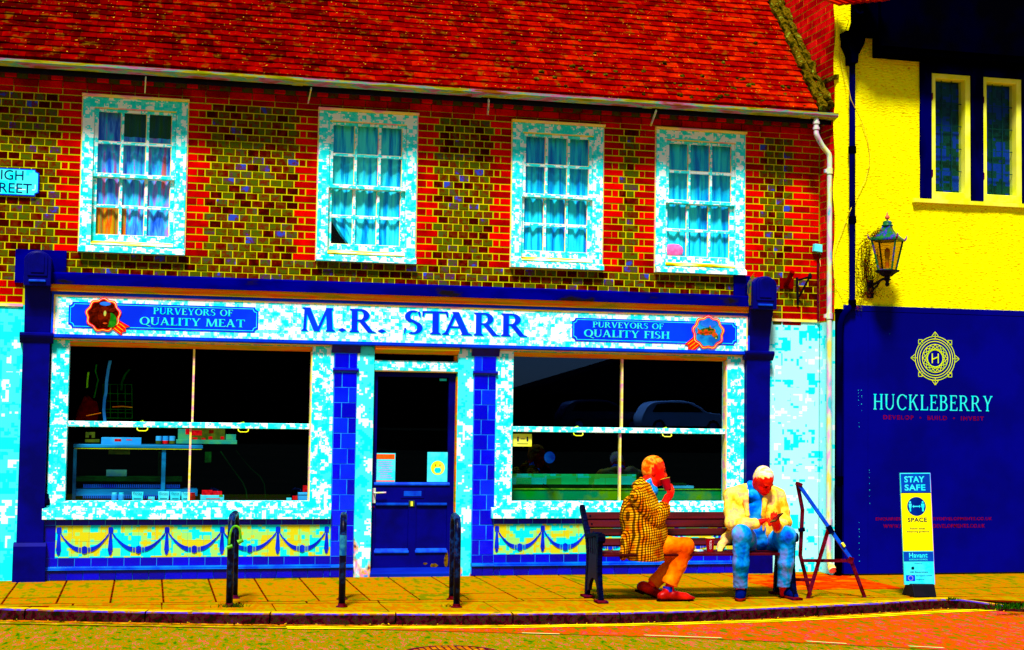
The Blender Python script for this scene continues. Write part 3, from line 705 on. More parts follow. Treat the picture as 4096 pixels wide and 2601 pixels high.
for i, (xa, xb, za, zb) in enumerate(inn):
    mb = MB(); nx, nz = 64, 14
    for a in range(nx+1):
        for b in range(nz+1):
            u = a/nx; v = b/nz; x = xa-0.02+(xb-xa+0.04)*u; z = za+(zb-za+0.04)*v
            y = 0.088+0.012*math.sin(u*44+i*2+1.2*math.sin(v*2))+0.006*math.sin(u*87+i)
            if i == 1 and v < 0.42:
                k = (0.42-v)/0.42; x = xa-0.02+(xb-xa+0.04)*(u+(1-u)**2*0.26*k*k*1.4+(1-u)*0.06*k)
            mb.v.append((x, y, z))
    for a in range(nx):
        for b in range(nz):
            mb.f.append((a*(nz+1)+b, (a+1)*(nz+1)+b, (a+1)*(nz+1)+b+1, a*(nz+1)+b+1)); mb.m.append(1 if (i == 0 and b < 4 and a < 27) else (2 if i == 0 and b > 10 and a > 22 else 0))
    o = mb.build('curtain', [CM[i], curtain_mat('ochre_curtain_lining', [(0.4, (190, 150, 0)), (0.52, (225, 70, 0)), (0.62, (120, 150, 60))], 4), curtain_mat('green_curtain_top', [(0.4, (20, 80, 0)), (0.6, (0, 70, 80))], 4)], None, smooth=True, fixn=False)
    tag(o, CL[i], 'curtain', 'upstairs curtains')
xa, xb, za, zb = inn[3]
mb = MB(); c = Vector((xa+0.125, 0.10, za+0.19))
rows_ = [(0.0, -0.075), (0.10, -0.07), (0.115, -0.03), (0.10, 0.012), (0.06, 0.04), (0.0, 0.05)]
mb.lathe([(max(r, 0.001), z+0.012*math.sin(9*r)) for r, z in rows_], c, 18, sx=0.95)
for k, v in enumerate(mb.v): mb.v[k] = (v[0], 0.062+(v[1]-0.10)*0.07, v[2])
tag(mb.build('pink_bundle', plain('pink_cloth', (255, 120, 200), (255, 90, 170), 20), None, smooth=True), 'pink cloth bundle in the lower left pane of the rightmost upstairs window', 'bundle')
MB().box(xa+0.002, xb-0.002, 0.0525, 0.076, za+0.085, za+0.113).build('window_board', M['white'], shop)
# ------------------------------------------------------------------ serif lettering, drawn stroke by stroke
def glyph(ch, T=0.17, t=0.055, S=0.05):
    P = []      # list of polygons, unit cap height; returns (polys, advance width)
    def q(*a): P.append(list(a))
    def stem(x, y0=0.0, y1=1.0, w=T): q((x, y0), (x+w, y0), (x+w, y1), (x, y1))
    def ser(x, y, e=0.07, w=T):      # flared serif at the foot (y=0) or head (y=1) of a stem
        d = 1 if y < 0.5 else -1
        q((x-e, y), (x+w+e, y), (x+w+e, y+d*S*0.6), (x+w, y+d*S*1.7), (x, y+d*S*1.7), (x-e, y+d*S*0.6))
    def diag(xa, ya, xb, yb, w): q((xa-w/2, ya), (xa+w/2, ya), (xb+w/2, yb), (xb-w/2, yb))
    def hbar(x0, x1, y, w=t): q((x0, y-w/2), (x1, y-w/2), (x1, y+w/2), (x0, y+w/2))
    def beak(x, y, d, h=0.16, w=0.05):  # end of an arm; d=+1 hangs up, -1 hangs down
        q((x-w*1.6, y), (x, y), (x+0.01, y+d*h), (x-w*0.5, y+d*h))
    def arc(cx, cy, rx, ry, a0, a1, wx=T, wy=t, n=18):
        for i in range(n):
            b0 = math.radians(a0+(a1-a0)*i/n); b1 = math.radians(a0+(a1-a0)*(i+1)/n)
            f = lambda b, k: (cx+(rx-k*wx)*math.cos(b), cy+(ry-k*wy)*math.sin(b))
            q(f(b0, 0), f(b1, 0), f(b1, 1), f(b0, 1))
    if ch == 'I': stem(0.08); ser(0.08, 0); ser(0.08, 1); return P, 0.16+T
    if ch == 'L': stem(0.08); ser(0.08, 0); ser(0.08, 1); hbar(0.2, 0.62, t/2); beak(0.64, 0, 1, 0.24); return P, 0.68
    if ch in 'EF':
        stem(0.08); ser(0.08, 1); ser(0.08, 0); hbar(0.2, 0.6, 1-t/2); beak(0.62, 1, -1, 0.2); hbar(0.2, 0.48, 0.52); q((0.46, 0.42), (0.5, 0.42), (0.5, 0.62), (0.46, 0.62))
        if ch == 'E': hbar(0.2, 0.64, t/2); beak(0.67, 0, 1, 0.22)
        return P, 0.70 if ch == 'E' else 0.66
    if ch == 'H':
        for x in (0.08, 0.62): stem(x); ser(x, 0); ser(x, 1)
        hbar(0.2, 0.65, 0.52); return P, 0.70+T
    if ch == 'T': stem(0.34); ser(0.34, 0); hbar(0.04, 0.81, 1-t/2); q((0.02, 0.76), (0.06, 0.76), (0.12, 1), (0.03, 1)); q((0.83, 0.76), (0.79, 0.76), (0.73, 1), (0.82, 1)); return P, 0.85
    if ch in 'PRB':
        stem(0.08); ser(0.08, 1); ser(0.08, 0)
        hbar(0.2, 0.40, 1-t/2)
        if ch == 'B':
            arc(0.36, 0.765, 0.28, 0.235, -90, 90); hbar(0.2, 0.40, 0.53+t/2); arc(0.38, 0.28, 0.32, 0.28, -90, 90); hbar(0.2, 0.4, t/2); return P, 0.75
        arc(0.38, 0.735, 0.31, 0.265, -90, 90); hbar(0.2, 0.40, 0.47+t/2)
        if ch == 'R': diag(0.42, 0.5, 0.74, 0.03, T); q((0.64, 0.05), (0.66, 0.0), (0.93, 0.0), (0.93, 0.025), (0.80, 0.07)); return P, 0.90
        return P, 0.73
    if ch == 'A':
        diag(0.43, 1.0, 0.12, 0.0, t*1.3); diag(0.41, 1.0, 0.74, 0.0, T); hbar(0.2, 0.64, 0.34); ser(0.09, 0, 0.08, 0.06); ser(0.67, 0, 0.08, T*0.85); return P, 0.94
    if ch == 'V':
        diag(0.17, 1.0, 0.47, 0.0, T); diag(0.80, 1.0, 0.48, 0.0, t*1.3); ser(0.10, 1, 0.07, T*0.85); ser(0.77, 1, 0.08, 0.06); return P, 0.94
    if ch == 'Y':
        diag(0.16, 1.0, 0.43, 0.45, T); diag(0.76, 1.0, 0.47, 0.45, t*1.3); stem(0.35, 0, 0.48); ser(0.35, 0); ser(0.09, 1, 0.07, T*0.85); ser(0.73, 1, 0.08, 0.06); return P, 0.88
    if ch == 'M':
        diag(0.16, 1, 0.12, 0, t*1.3); diag(0.20, 1.0, 0.54, 0.0, T); diag(0.90, 1.0, 0.56, 0.0, t*1.3); diag(0.93, 1, 0.98, 0, T); ser(0.09, 0, 0.08, 0.06); ser(0.91, 0, 0.07, T*0.9); ser(0.13, 1, 0.09, 0.1); ser(0.87, 1, 0.03, T*0.9); return P, 1.16
    if ch == 'N':
        diag(0.13, 0, 0.13, 1, t*1.3); diag(0.16, 1, 0.74, 0, T); diag(0.74, 0, 0.74, 1, t*1.3); ser(0.1, 0, .08, .06); ser(0.09, 1, .08, .08); ser(0.71, 1, .08, .06); return P, 0.88
    if ch == 'K':
        stem(0.08); ser(0.08, 1); ser(0.08, 0); diag(0.68, 1.0, 0.26, 0.48, t*1.4); diag(0.38, 0.62, 0.74, 0.0, T); ser(0.65, 1, 0.08, 0.06); ser(0.67, 0, 0.07, T*0.85); return P, 0.88
    if ch in 'OQ':
        arc(0.50, 0.5, 0.46, 0.51, 0, 360, T, t, 36)
        if ch == 'Q': q((0.44, 0.10), (0.58, 0.02), (0.92, -0.20), (1.05, -0.20), (1.06, -0.15), (0.90, -0.10), (0.62, 0.10))
        return P, 1.0
    if ch in 'CG':
        arc(0.50, 0.5, 0.46, 0.51, 42, 318, T, t, 30); beak(0.86, 0.92, -1, 0.22)
        if ch == 'G': stem(0.68, 0.08, 0.44, T*0.9); ser(0.68, 0.44, 0.06, T*0.9) if False else hbar(0.58, 0.93, 0.45)
        return P, 0.96 if ch == 'G' else 0.90
    if ch == 'U':
        stem(0.08, 0.3, 1.0); ser(0.08, 1); arc(0.42, 0.32, 0.34, 0.33, 180, 360, T*0.8, t, 16); q((0.70, 0.3), (0.76, 0.3), (0.76, 1.0), (0.70, 1.0)); ser(0.70, 1, 0.08, 0.06); return P, 0.88
    if ch == 'S':
        arc(0.35, 0.745, 0.27, 0.265, 60, 255, T*0.85, t, 16); arc(0.35, 0.265, 0.29, 0.275, -120, 75, T*0.85, t, 16)
        q((0.13, 0.63), (0.25, 0.56), (0.53, 0.33), (0.60, 0.40), (0.50, 0.50), (0.20, 0.70)); beak(0.56, 0.96, -1, 0.22); q((0.06, 0.02), (0.10, 0.04), (0.13, 0.24), (0.07, 0.24)); return P, 0.70
    if ch == '.': q((0.10, 0.0+0.085), (0.185, 0.0), (0.27, 0.085), (0.185, 0.17)); return P, 0.36
    return P, 0.45
def serif_text(txt, mat_, parent, x0, x1, zb, zt, y, T=0.17, t=0.055, gap=0.05, depth=0.004, name='lettering', each=False):
    seq = []; w = 0.0
    for ch in txt:
        P, a = glyph(ch, T, t); seq.append((w, P)); w += a+gap
    w -= gap; sx = (x1-x0)/w; sz = zt-zb; mb = MB(); n = 0
    for off, P in seq:
        if each: mb = MB()
        for poly in P:
            n += 1; mb.prism([(x0+(off+p[0])*sx, zb+p[1]*sz) for p in poly], y-depth-0.00004*(n % 40), y+0.001)
        if each and P: mb.build(name, mat_, parent)
    if not each: mb.build(name, mat_, parent)

# ------------------------------------------------------------------ shopfront: cornice, fascia, lettering
YF = -0.09
FX0, FX1 = X_(214, 1260, YF), X_(2990, 1330, YF)
zc = lambda x, y, Y: Z_(x, y, Y)
CZ0, CZ1 = zc(300, 1138, -0.16), zc(300, 1092, -0.16)
corn = part('cornice', shop, (0, -0.1, CZ0))
CXR = X_(3022, 1240, -0.15)
MB().prof_x([(-0.16, CZ0), (-0.16, CZ1-0.012), (-0.15, CZ1), (0.0, CZ1+0.02), (0.0, CZ0)], FX0-0.04, CXR).build('cornice_board', M['navy_top'], corn)
gz = zc(300, 1167, -0.115)
prof = [(-0.150, CZ0-0.002), (-0.148, CZ0-0.016), (-0.140, CZ0-0.028), (-0.128, CZ0-0.038), (-0.122, CZ0-0.046), (-0.122, gz), (0.0, gz), (0.0, CZ0-0.002)]
MB().prof_x(prof, FX0-0.03, CXR-0.01).build('ochre_moulding', M['gold'], corn)
bz = zc(300, 1180, -0.1)
MB().prof_x([(-0.112, gz-0.001), (-0.104, bz), (0, bz), (0, gz-0.001)], FX0-0.02, CXR-0.03).build('blue_moulding', M['blue_strip'], corn)
fz1, fz0 = bz, zc(300, 1338, YF)
fas = part('fascia_sign', shop, (0, YF, fz0))
seam = X_(2117, 1300, YF)
MB().box(FX0, seam-0.001, YF, 0.0, fz0, fz1).box(seam+0.001, FX1, YF+0.001, 0.0, fz0, fz1).build('fascia_board', M['fascia'], fas)
MB().box(FX0, FX1, YF-0.006, YF+0.02, fz1-0.016, fz1-0.001).box(FX0, FX0+0.014, YF-0.007, YF+0.02, fz0, fz1-0.016).box(FX1-0.014, FX1, YF-0.007, YF+0.02, fz0, fz1-0.016).build('yellow_bead', M['edge'], fas)
bz2 = zc(300, 1354, -0.11)
MB().prof_x([(-0.115, fz0), (-0.115, bz2+0.01), (-0.105, bz2), (0.0, bz2), (0.0, fz0)], FX0, FX1).build('blue_bottom_strip', M['blue_strip'], fas)
MB().box(FX1, FX1+0.02, YF-0.012, 0, fz0-0.02, fz1).box(FX0-0.02, FX0, YF-0.012, 0, fz0-0.02, fz1).build('blue_end_strip', M['blue_strip'], fas)
# M.R. STARR, letter by letter at its measured place
zb, zt = zc(1300, 1326, YF), zc(1300, 1232, YF)
for ch, xa, xb in [('M', 1205, 1341), ('.', 1352, 1386), ('R', 1398, 1504), ('.', 1510, 1545), ('S', 1616, 1690), ('T', 1688, 1792), ('A', 1768, 1888), ('R', 1895, 2000), ('R', 2004, 2110)]:
    ya = 1326+(xa-1300)*0.024
    x0, x1 = X_(xa, ya-40, YF), X_(xb, ya-40, YF)
    P, a = glyph(ch, 0.2, 0.075, 0.055); xs_ = [p[0] for poly in P for p in poly]; mn, mx = min(xs_), max(xs_); sx = (x1-x0)/(mx-mn)
    for dx, dz, dy, mt, nm in ((0.012, -0.012, 0.0, M['shadow_cyan'], 'letter_shade'), (0, 0, 0.003, M['blue'], 'letter')):
        mb = MB()
        for n, poly in enumerate(P): mb.prism([(x0+(p[0]-mn)*sx+dx, zb+p[1]*(zt-zb)+dz) for p in poly], YF-0.0015-dy-0.00003*n, YF-0.0002-dy*0.6)
        mb.build(nm, mt, fas)
def plaque(x0, x1, z0, z1):
    def notch(a, b, c, d, r):
        pts = []
        for cx, cz, a0 in ((a, c, 90), (b, c, 180), (b, d, 270), (a, d, 0)):
            for k in range(7):
                ang = math.radians(a0-k*15); pts.append((cx+r*math.cos(ang), cz+r*math.sin(ang)))
        return pts
    def fix(pts): return pts
    MB().prism(notch(x0, x1, z0, z1, 0.034), YF-0.004, YF).build('plaque', M['blue'], fas)
    mb = MB(); A = notch(x0+0.014, x1-0.014, z0+0.014, z1-0.014, 0.034); B = notch(x0+0.020, x1-0.020, z0+0.020, z1-0.020, 0.034)
    n = len(A)
    for i in range(n):
        j = (i+1) % n
        mb.add([(A[i][0], YF-0.0052, A[i][1]), (A[j][0], YF-0.0052, A[j][1]), (B[j][0], YF-0.0052, B[j][1]), (B[i][0], YF-0.0052, B[i][1])], [(0, 1, 2, 3)])
    mb.build('plaque_line', M['cyan'], fas, fixn=False)
plaque(X_(274, 1260, YF), X_(1033, 1290, YF), zc(300, 1312, YF), zc(300, 1208, YF))
plaque(X_(2288, 1320, YF), X_(2948, 1340, YF), zc(2320, 1365, YF), zc(2320, 1272, YF))
serif_text('PURVEYORS OF', M['cyan'], fas, X_(613, 1245, YF), X_(932, 1255, YF), zc(620, 1257, YF), zc(620, 1231, YF), YF-0.0045, 0.19, 0.07, 0.02, 0.002, 'small_letter', each=True)
serif_text('QUALITY MEAT', M['cyan'], fas, X_(557, 1285, YF), X_(980, 1290, YF), zc(560, 1299, YF), zc(560, 1268, YF), YF-0.0045, 0.19, 0.07, 0.02, 0.002, 'small_letter', each=True)
serif_text('PURVEYORS OF', M['cyan'], fas, X_(2370, 1300, YF), X_(2654, 1305, YF), zc(2372, 1310, YF), zc(2372, 1287, YF), YF-0.0045, 0.19, 0.07, 0.02, 0.002, 'small_letter', each=True)
serif_text('QUALITY FISH', M['cyan'], fas, X_(2334, 1330, YF), X_(2678, 1340, YF), zc(2340, 1347, YF), zc(2340, 1318, YF), YF-0.0045, 0.19, 0.07, 0.02, 0.002, 'small_letter', each=True)
def rosette(px, py, rp, side, picture):
    c = W(px, py, YF-0.006); r = abs(X_(px+rp, py, YF)-c.x)
    ros = fas
    # ribbon tail
    d = Vector((side*0.72, 0, -0.55)).normalized(); q = Vector((-d.z, 0, d.x))
    a = c+d*r*0.82; b = c+d*r*1.62
    pts = [a+q*r*0.30, b+q*r*0.42, b-d*r*0.14+q*r*0.22, b+d*r*0.02+q*r*0.05, b-d*r*0.14-q*r*0.12, b+d*r*0.02-q*r*0.3, a-q*r*0.32]
    MB().prism([(p.x, p.z) for p in pts], YF-0.011, YF-0.0055).build('ribbon_tail', M['red_ribbon'], ros)
    mb = MB()
    for k in (-0.2, 0.0, 0.2):
        mb.bar(Vector((a.x, YF-0.0116, a.z))+q*r*k, Vector((b.x, YF-0.0116, b.z))-d*r*0.16+q*r*k, 0.001, 0.0035)
    mb.build('ribbon_line', M['gold_line'], ros)
    n = 72
    def sc_(f): return [(c.x+r*f*(1+0.055*math.cos(9*k/n*2*math.pi))*math.sin(k/n*2*math.pi), c.z+r*f*(1+0.055*math.cos(9*k/n*2*math.pi))*math.cos(k/n*2*math.pi)) for k in range(n)]
    MB().prism(sc_(1.0), YF-0.013, YF-0.005).build('rosette_edge', M['red_ribbon'], ros)
    MB().prism(sc_(0.945), YF-0.0145, YF-0.012).build('rosette_line', M['edge'], ros)
    MB().prism(sc_(0.90), YF-0.016, YF-0.014).build('rosette_inner', M['red_ribbon'], ros)
    MB().prism(sc_(0.83), YF-0.0175, YF-0.0155).build('rosette_field', picture[0], ros)
    for k, (pts, m_) in enumerate(picture[1]):
        MB().prism([(c.x+p[0]*r, c.z+p[1]*r) for p in pts], YF-0.0195-0.0006*k, YF-0.017).build('picture_shape', m_, ros)
def ell(cx, cz, rx, rz, rot=0, n=20):
    return [(cx+rx*math.cos(a)*math.cos(rot)-rz*math.sin(a)*math.sin(rot), cz+rx*math.cos(a)*math.sin(rot)+rz*math.sin(a)*math.cos(rot)) for a in [2*math.pi*k/n for k in range(n)]]
brown = plain('bull_brown', (70, 8, 0), (110, 20, 0), 30, 0.7); brown2 = plain('bull_muzzle', (40, 4, 0), (80, 10, 0), 30, 0.7)
grn_ = plain('pasture_green', (10, 110, 10), (40, 140, 20), 20, 0.7); skyb = plain('picture_sky', (40, 120, 240), (20, 90, 220), 8, 0.7)
watb = plain('picture_water', (10, 90, 190), (20, 150, 220), 10, 0.6); fishg = mottle('trout_green', [(0.4, (20, 70, 0)), (0.5, (90, 100, 10)), (0.6, (220, 60, 10))], 30, bump=0)
horn = plain('bull_blaze', (160, 200, 90), (220, 140, 20), 40, 0.7); ring_ = plain('nose_ring', (200, 70, 20), (160, 40, 10), 30, 0.6)
rosette(413, 1260, 70, 1, (brown2, [(ell(0.42, -0.30, 0.36, 0.44, 0.3), grn_), (ell(0.1, 0.66, 0.32, 0.12), skyb), (ell(-0.36, -0.05, 0.42, 0.62, 0.1), brown2), (ell(0.06, -0.05, 0.36, 0.56), brown), (ell(0.10, -0.46, 0.24, 0.26), brown2), (ell(-0.42, 0.28, 0.26, 0.13, 0.4), brown), (ell(0.52, 0.30, 0.24, 0.12, 0.35), brown), (ell(0.10, 0.08, 0.075, 0.17), horn), (ell(-0.10, 0.16, 0.045, 0.035), brown2), (ell(0.28, 0.18, 0.045, 0.035), brown2), (ell(0.12, -0.50, 0.13, 0.05), ring_)]))
rosette(2832, 1330, 62, -1, (watb, [(ell(0.0, 0.52, 0.5, 0.22), skyb), (ell(-0.1, 0.05, 0.55, 0.22, 0.12), fishg), (ell(0.38, -0.12, 0.30, 0.15, -0.8), fishg), ([(-0.42, 0.05), (-0.72, 0.28), (-0.66, 0.04), (-0.74, -0.14)], fishg), ([(-0.05, 0.2), (0.1, 0.42), (0.2, 0.2)], fishg), (ell(0.48, -0.34, 0.05, 0.05), horn), (ell(-0.15, 0.0, 0.40, 0.05, 0.12), ring_)]))

# ------------------------------------------------------------------ pilasters with console brackets
def pilaster(x0, x1, right):
    p = part('pilaster', shop, ((x0+x1)/2, 0, 0)); cxp = (x0+x1)/2
    zb_, zn = 0.36, fz0+0.01
    MB().box(x0, x1, -0.10, 0.02, zb_, zn-0.06).build('shaft', M['navy'], p, bevel=0.004)
    MB().prof_x([(-0.10, zn-0.10), (-0.112, zn-0.08), (-0.135, zn-0.05), (-0.145, zn-0.03), (-0.145, zn-0.012), (-0.12, zn), (0.02, zn), (0.02, zn-0.10)], x0-0.03, x1+0.03).build('neck_moulding', M['navy'], p)
    MB().prof_x([(-0.13, -0.02), (-0.13, zb_-0.03), (-0.10, zb_+0.002), (0.02, zb_+0.002), (0.02, -0.02)], x0-0.025, x1+0.025).build('plinth', M['navy'], p)
    zk = CZ1+0.01; zt_ = Z_(3080, 1106, -0.26) if right else Z_(155, 1003, -0.26)
    # console: scroll bracket leaning outwards as it rises
    MB().prof_x([(-0.08, zn), (-0.10, zn+0.15), (-0.14, zn+0.30), (-0.20, zk-0.11), (0.0, zk-0.11), (0.0, zn)], x0+0.006, x1-0.006).build('console', M['navy'], p)
    hx = (x1-x0)/2
    def arch(f, yo, yi, zb2):
        pts = [(cxp-hx*f, zb2)]+[(cxp-hx*f*math.cos(a), zt_-hx*f*0.75*(1.0)+hx*f*0.75*math.sin(a)-(1-f)*0.03) for a in [math.pi*k/14 for k in range(15)]]+[(cxp+hx*f, zb2)]
        return MB().prism(pts, yo, yi)
    arch(1.0, -0.262, 0.0, zk-0.15).build('console_head', M['navy'], p, bevel=0.006)
    arch(0.74, -0.275, -0.25, zk-0.06).build('console_panel', M['navy'], p, bevel=0.006)
    arch(0.5, -0.285, -0.27, zk-0.03).build('console_boss', M['navy'], p, bevel=0.005)
    MB().box(cxp-hx*0.62, cxp+hx*0.62, -0.282, -0.25, zk-0.115, zk-0.095).build('console_fillet', M['strutblue'], p, bevel=0.004)
PLX0, PLX1 = X_(92, 1360, -0.1), X_(200, 1360, -0.1); PRX0, PRX1 = X_(2986, 1800, -0.1), X_(3080, 1800, -0.1)
pilaster(PLX0, PLX1, False); pilaster(PRX0, PRX1, True)
# lead flashing behind the consoles
MB().box(PLX0-0.1, PLX1+0.12, -0.03, 0.0, CZ1-0.1, Z_(155, 1000, -0.03)).build('flashing', M['navy_top'], shop)
MB().box(PRX0-0.12, PRX0+0.06, -0.03, 0.0, CZ1-0.1, Z_(3020, 1105, -0.03)).build('flashing', M['navy_top'], shop)

# ------------------------------------------------------------------ tiled pilasters beside the door
zcap = fz0-0.03
def tiled_pilaster(x0, x1, flip):
    p = part('tiled_pilaster', shop, ((x0+x1)/2, 0, 0)); YT = -0.055; w = x1-x0
    MB().box(x0, x1, YT+0.0015, 0.05, 0.02, zcap-0.04).build('grout_bed', M['grout'], p)
    MB().prof_x([(YT-0.04, zcap), (YT-0.035, zcap-0.02), (YT-0.015, zcap-0.05), (YT-0.003, zcap-0.085), (0.05, zcap-0.085), (0.05, zcap)], x0-0.03, x1+0.03).build('capital', M['tile_navy'], p)
    zr = zcap-0.087; TH = 0.1515
    def row(za, zb2, k):
        s_ = 0.147 if (k % 2 == (1 if flip else 0)) else w-0.147
        for a, b in ((x0, x0+s_), (x0+s_, x1)):
            MB().cbox(a+0.003, b-0.003, YT-0.002+random.uniform(-.0012, .0012), 0.02, za+0.003, zb2-0.003, 0.0025).build('tile', M['tile'], p, fixn=False)
    row(zr-0.145, zr, 0)
    zn = zr-0.147
    MB().prof_x([(YT-0.004, zn), (YT-0.022, zn-0.006), (YT-0.026, zn-0.02), (YT-0.012, zn-0.035), (YT-0.003, zn-0.038), (0.05, zn-0.038), (0.05, zn)], x0-0.016, x1+0.016).build('necking', M['tile_dark'], p)
    z = zn-0.04; k = 1
    while z-TH > 0.22: row(z-TH, z, k); z -= TH; k += 1
    row(0.21, z, k)
    # plinth
    for k in range(2): MB().cbox(x0+k*w/2+0.0016, x0+(k+1)*w/2-0.0016, YT-0.006, 0.02, 0.132, 0.208, 0.0025).build('tile', M['tile_dark'], p, fixn=False)
    MB().prof_x([(YT-0.008, 0.13), (YT-0.03, 0.115), (YT-0.03, 0.10), (YT-0.012, 0.092), (0.02, 0.092), (0.02, 0.13)], x0, x1).build('ledge', M['tile_light'], p)
    for k in range(2): MB().cbox(x0+k*w/2+0.0016, x0+(k+1)*w/2-0.0016, YT-0.012, 0.02, 0.005, 0.09, 0.0025).build('tile', M['tile_dark'], p, fixn=False)
T1 = (X_(1337, 1500, -0.055), X_(1428, 1500, -0.055)); T2 = (X_(1897, 1520, -0.055), X_(1984, 1520, -0.055))
tiled_pilaster(*T1, False); tiled_pilaster(*T2, True)

# ------------------------------------------------------------------ stall risers
def riser(x0, x1, pendants, y_sill):
    p = part('stall_riser', shop, ((x0+x1)/2, 0, 0)); YT = -0.05
    MB().box(x0, x1, YT+0.0015, 0.06, 0.0, y_sill).build('grout_bed', M['grout'], p)
    pz0, pz1 = 0.212, 0.519
    TL = 0.1515
    def run(a, b, za, zb2, m_, off=0.0, yo=0.0, nm='tile'):
        x = a-off
        while x < b-0.01:
            xa, xb = max(a, x), min(b, x+TL)
            if xb-xa > 0.015: MB().cbox(xa+0.0024, xb-0.0024, YT-0.002-yo+random.uniform(-.001, .001), 0.03, za+0.0018, zb2-0.0018, 0.002).build(nm, m_, p, fixn=False)
            x += TL
    run(x0, x1, pz1, y_sill, M['tile_dark'], 0.05)
    run(x0, x1, 0.132, pz0, M['tile'] if False else M['tile_dark'], 0.02, 0.002)
    run(x0, x1, 0.005, 0.092, M['tile_dark'], 0.09, 0.010)
    MB().prof_x([(YT-0.008, 0.131), (YT-0.022, 0.124), (YT-0.024, 0.114), (YT-0.014, 0.110), (YT-0.032, 0.106), (YT-0.032, 0.098), (YT-0.012, 0.093), (0.02, 0.093), (0.02, 0.131)], x0, x1).build('ledge', M['tile_light'], p)
    left_blue = 0.105 if x0 < -2 else 0.0
    if left_blue:
        for za, zb2 in ((pz0, (pz0+pz1)/2), ((pz0+pz1)/2, pz1)): MB().cbox(x0+0.001, x0+left_blue-0.001, YT-0.002, 0.03, za+0.001, zb2-0.001, 0.002).build('tile', M['tile_dark'], p, fixn=False)
    xa = x0+left_blue
    n = round((x1-xa)/TL); w = (x1-xa)/n
    for k in range(n):
        for za, zb2 in ((pz0, (pz0+pz1)/2), ((pz0+pz1)/2, pz1)):
            MB().cbox(xa+k*w+0.0007, xa+(k+1)*w-0.0007, YT-0.002+random.uniform(-.0008, .0008), 0.03, za+0.0007, zb2-0.0007, 0.0015).build('cream_tile', M['cream'], p, fixn=False)
    yg, yb = YT-0.009, YT-0.001
    G_ = M['garland']
    for x in pendants:
        mb = MB(); zt_ = pz1-0.018
        s_ = 0.9
        mb.prism([(x-0.022, zt_-0.008), (x-0.014, zt_), (x+0.014, zt_), (x+0.022, zt_-0.008), (x+0.022, zt_-0.048), (x+0.012, zt_-0.056), (x-0.012, zt_-0.056), (x-0.022, zt_-0.048)], yg, yb)
        mb.prism([(x-0.011, zt_-0.060), (x+0.011, zt_-0.060), (x+0.023, zt_-0.215), (x+0.020, zt_-0.225), (x-0.020, zt_-0.225), (x-0.023, zt_-0.215)], yg, yb)
        mb.prism([(x-0.017, zt_-0.229), (x+0.017, zt_-0.229), (x+0.015, zt_-0.25), (x, zt_-0.266), (x-0.015, zt_-0.25)], yg, yb)
        mb.build('pendant', G_, p)
    for a, b in zip(pendants, pendants[1:]):
        mb = MB(); cx = (a+b)/2; h = (b-a)/2; zc_ = 0.288
        for sgn in (-1, 1):
            N = 12
            for k in range(N):
                u0, u1 = k/N, (k+1)/N
                def P(u):
                    d = h-0.018-(h-0.018-0.058)*u; x = cx+sgn*d
                    z = zc_+0.004+0.175*((d-0.05)/(h-0.05))**1.8; th = 0.010+0.013*u
                    return x, z, th
                x_0, z_0, t_0 = P(u0); x_1, z_1, t_1 = P(u1)
                if k == 2: t_0 *= 0.7; t_1 *= 0.7
                mb.prism([(x_0, z_0-t_0), (x_1, z_1-t_1), (x_1, z_1+t_1), (x_0, z_0+t_0)], yg, yb)
            for o_ in (0.036, 0.048): mb.box(cx+sgn*o_-0.004, cx+sgn*o_+0.004, yg, yb, zc_-0.022, zc_+0.024)
        mb.prism([(cx-0.025, zc_-0.026), (cx, zc_-0.038), (cx+0.025, zc_-0.026), (cx+0.025, zc_+0.026), (cx, zc_+0.038), (cx-0.025, zc_+0.026)], yg-0.002, yb)
        mb.build('swag', G_, p)
S0 = Z_(600, 2078, -0.09)
pend1 = [X_(x, 2160, -0.055) for x in (235, 442, 667, 888, 1111, 1306)]
riser(X_(174, 2200, -0.05), T1[0]-0.002, pend1, S0+0.02)
dpx = (X_(2170.6, 2160, -0.055)-X_(1987, 2160, -0.055))
pend2 = [X_(1987, 2160, -0.055)+dpx*k for k in range(6)]
riser(T2[1]+0.002, PRX0-0.026, pend2, S0+0.02)

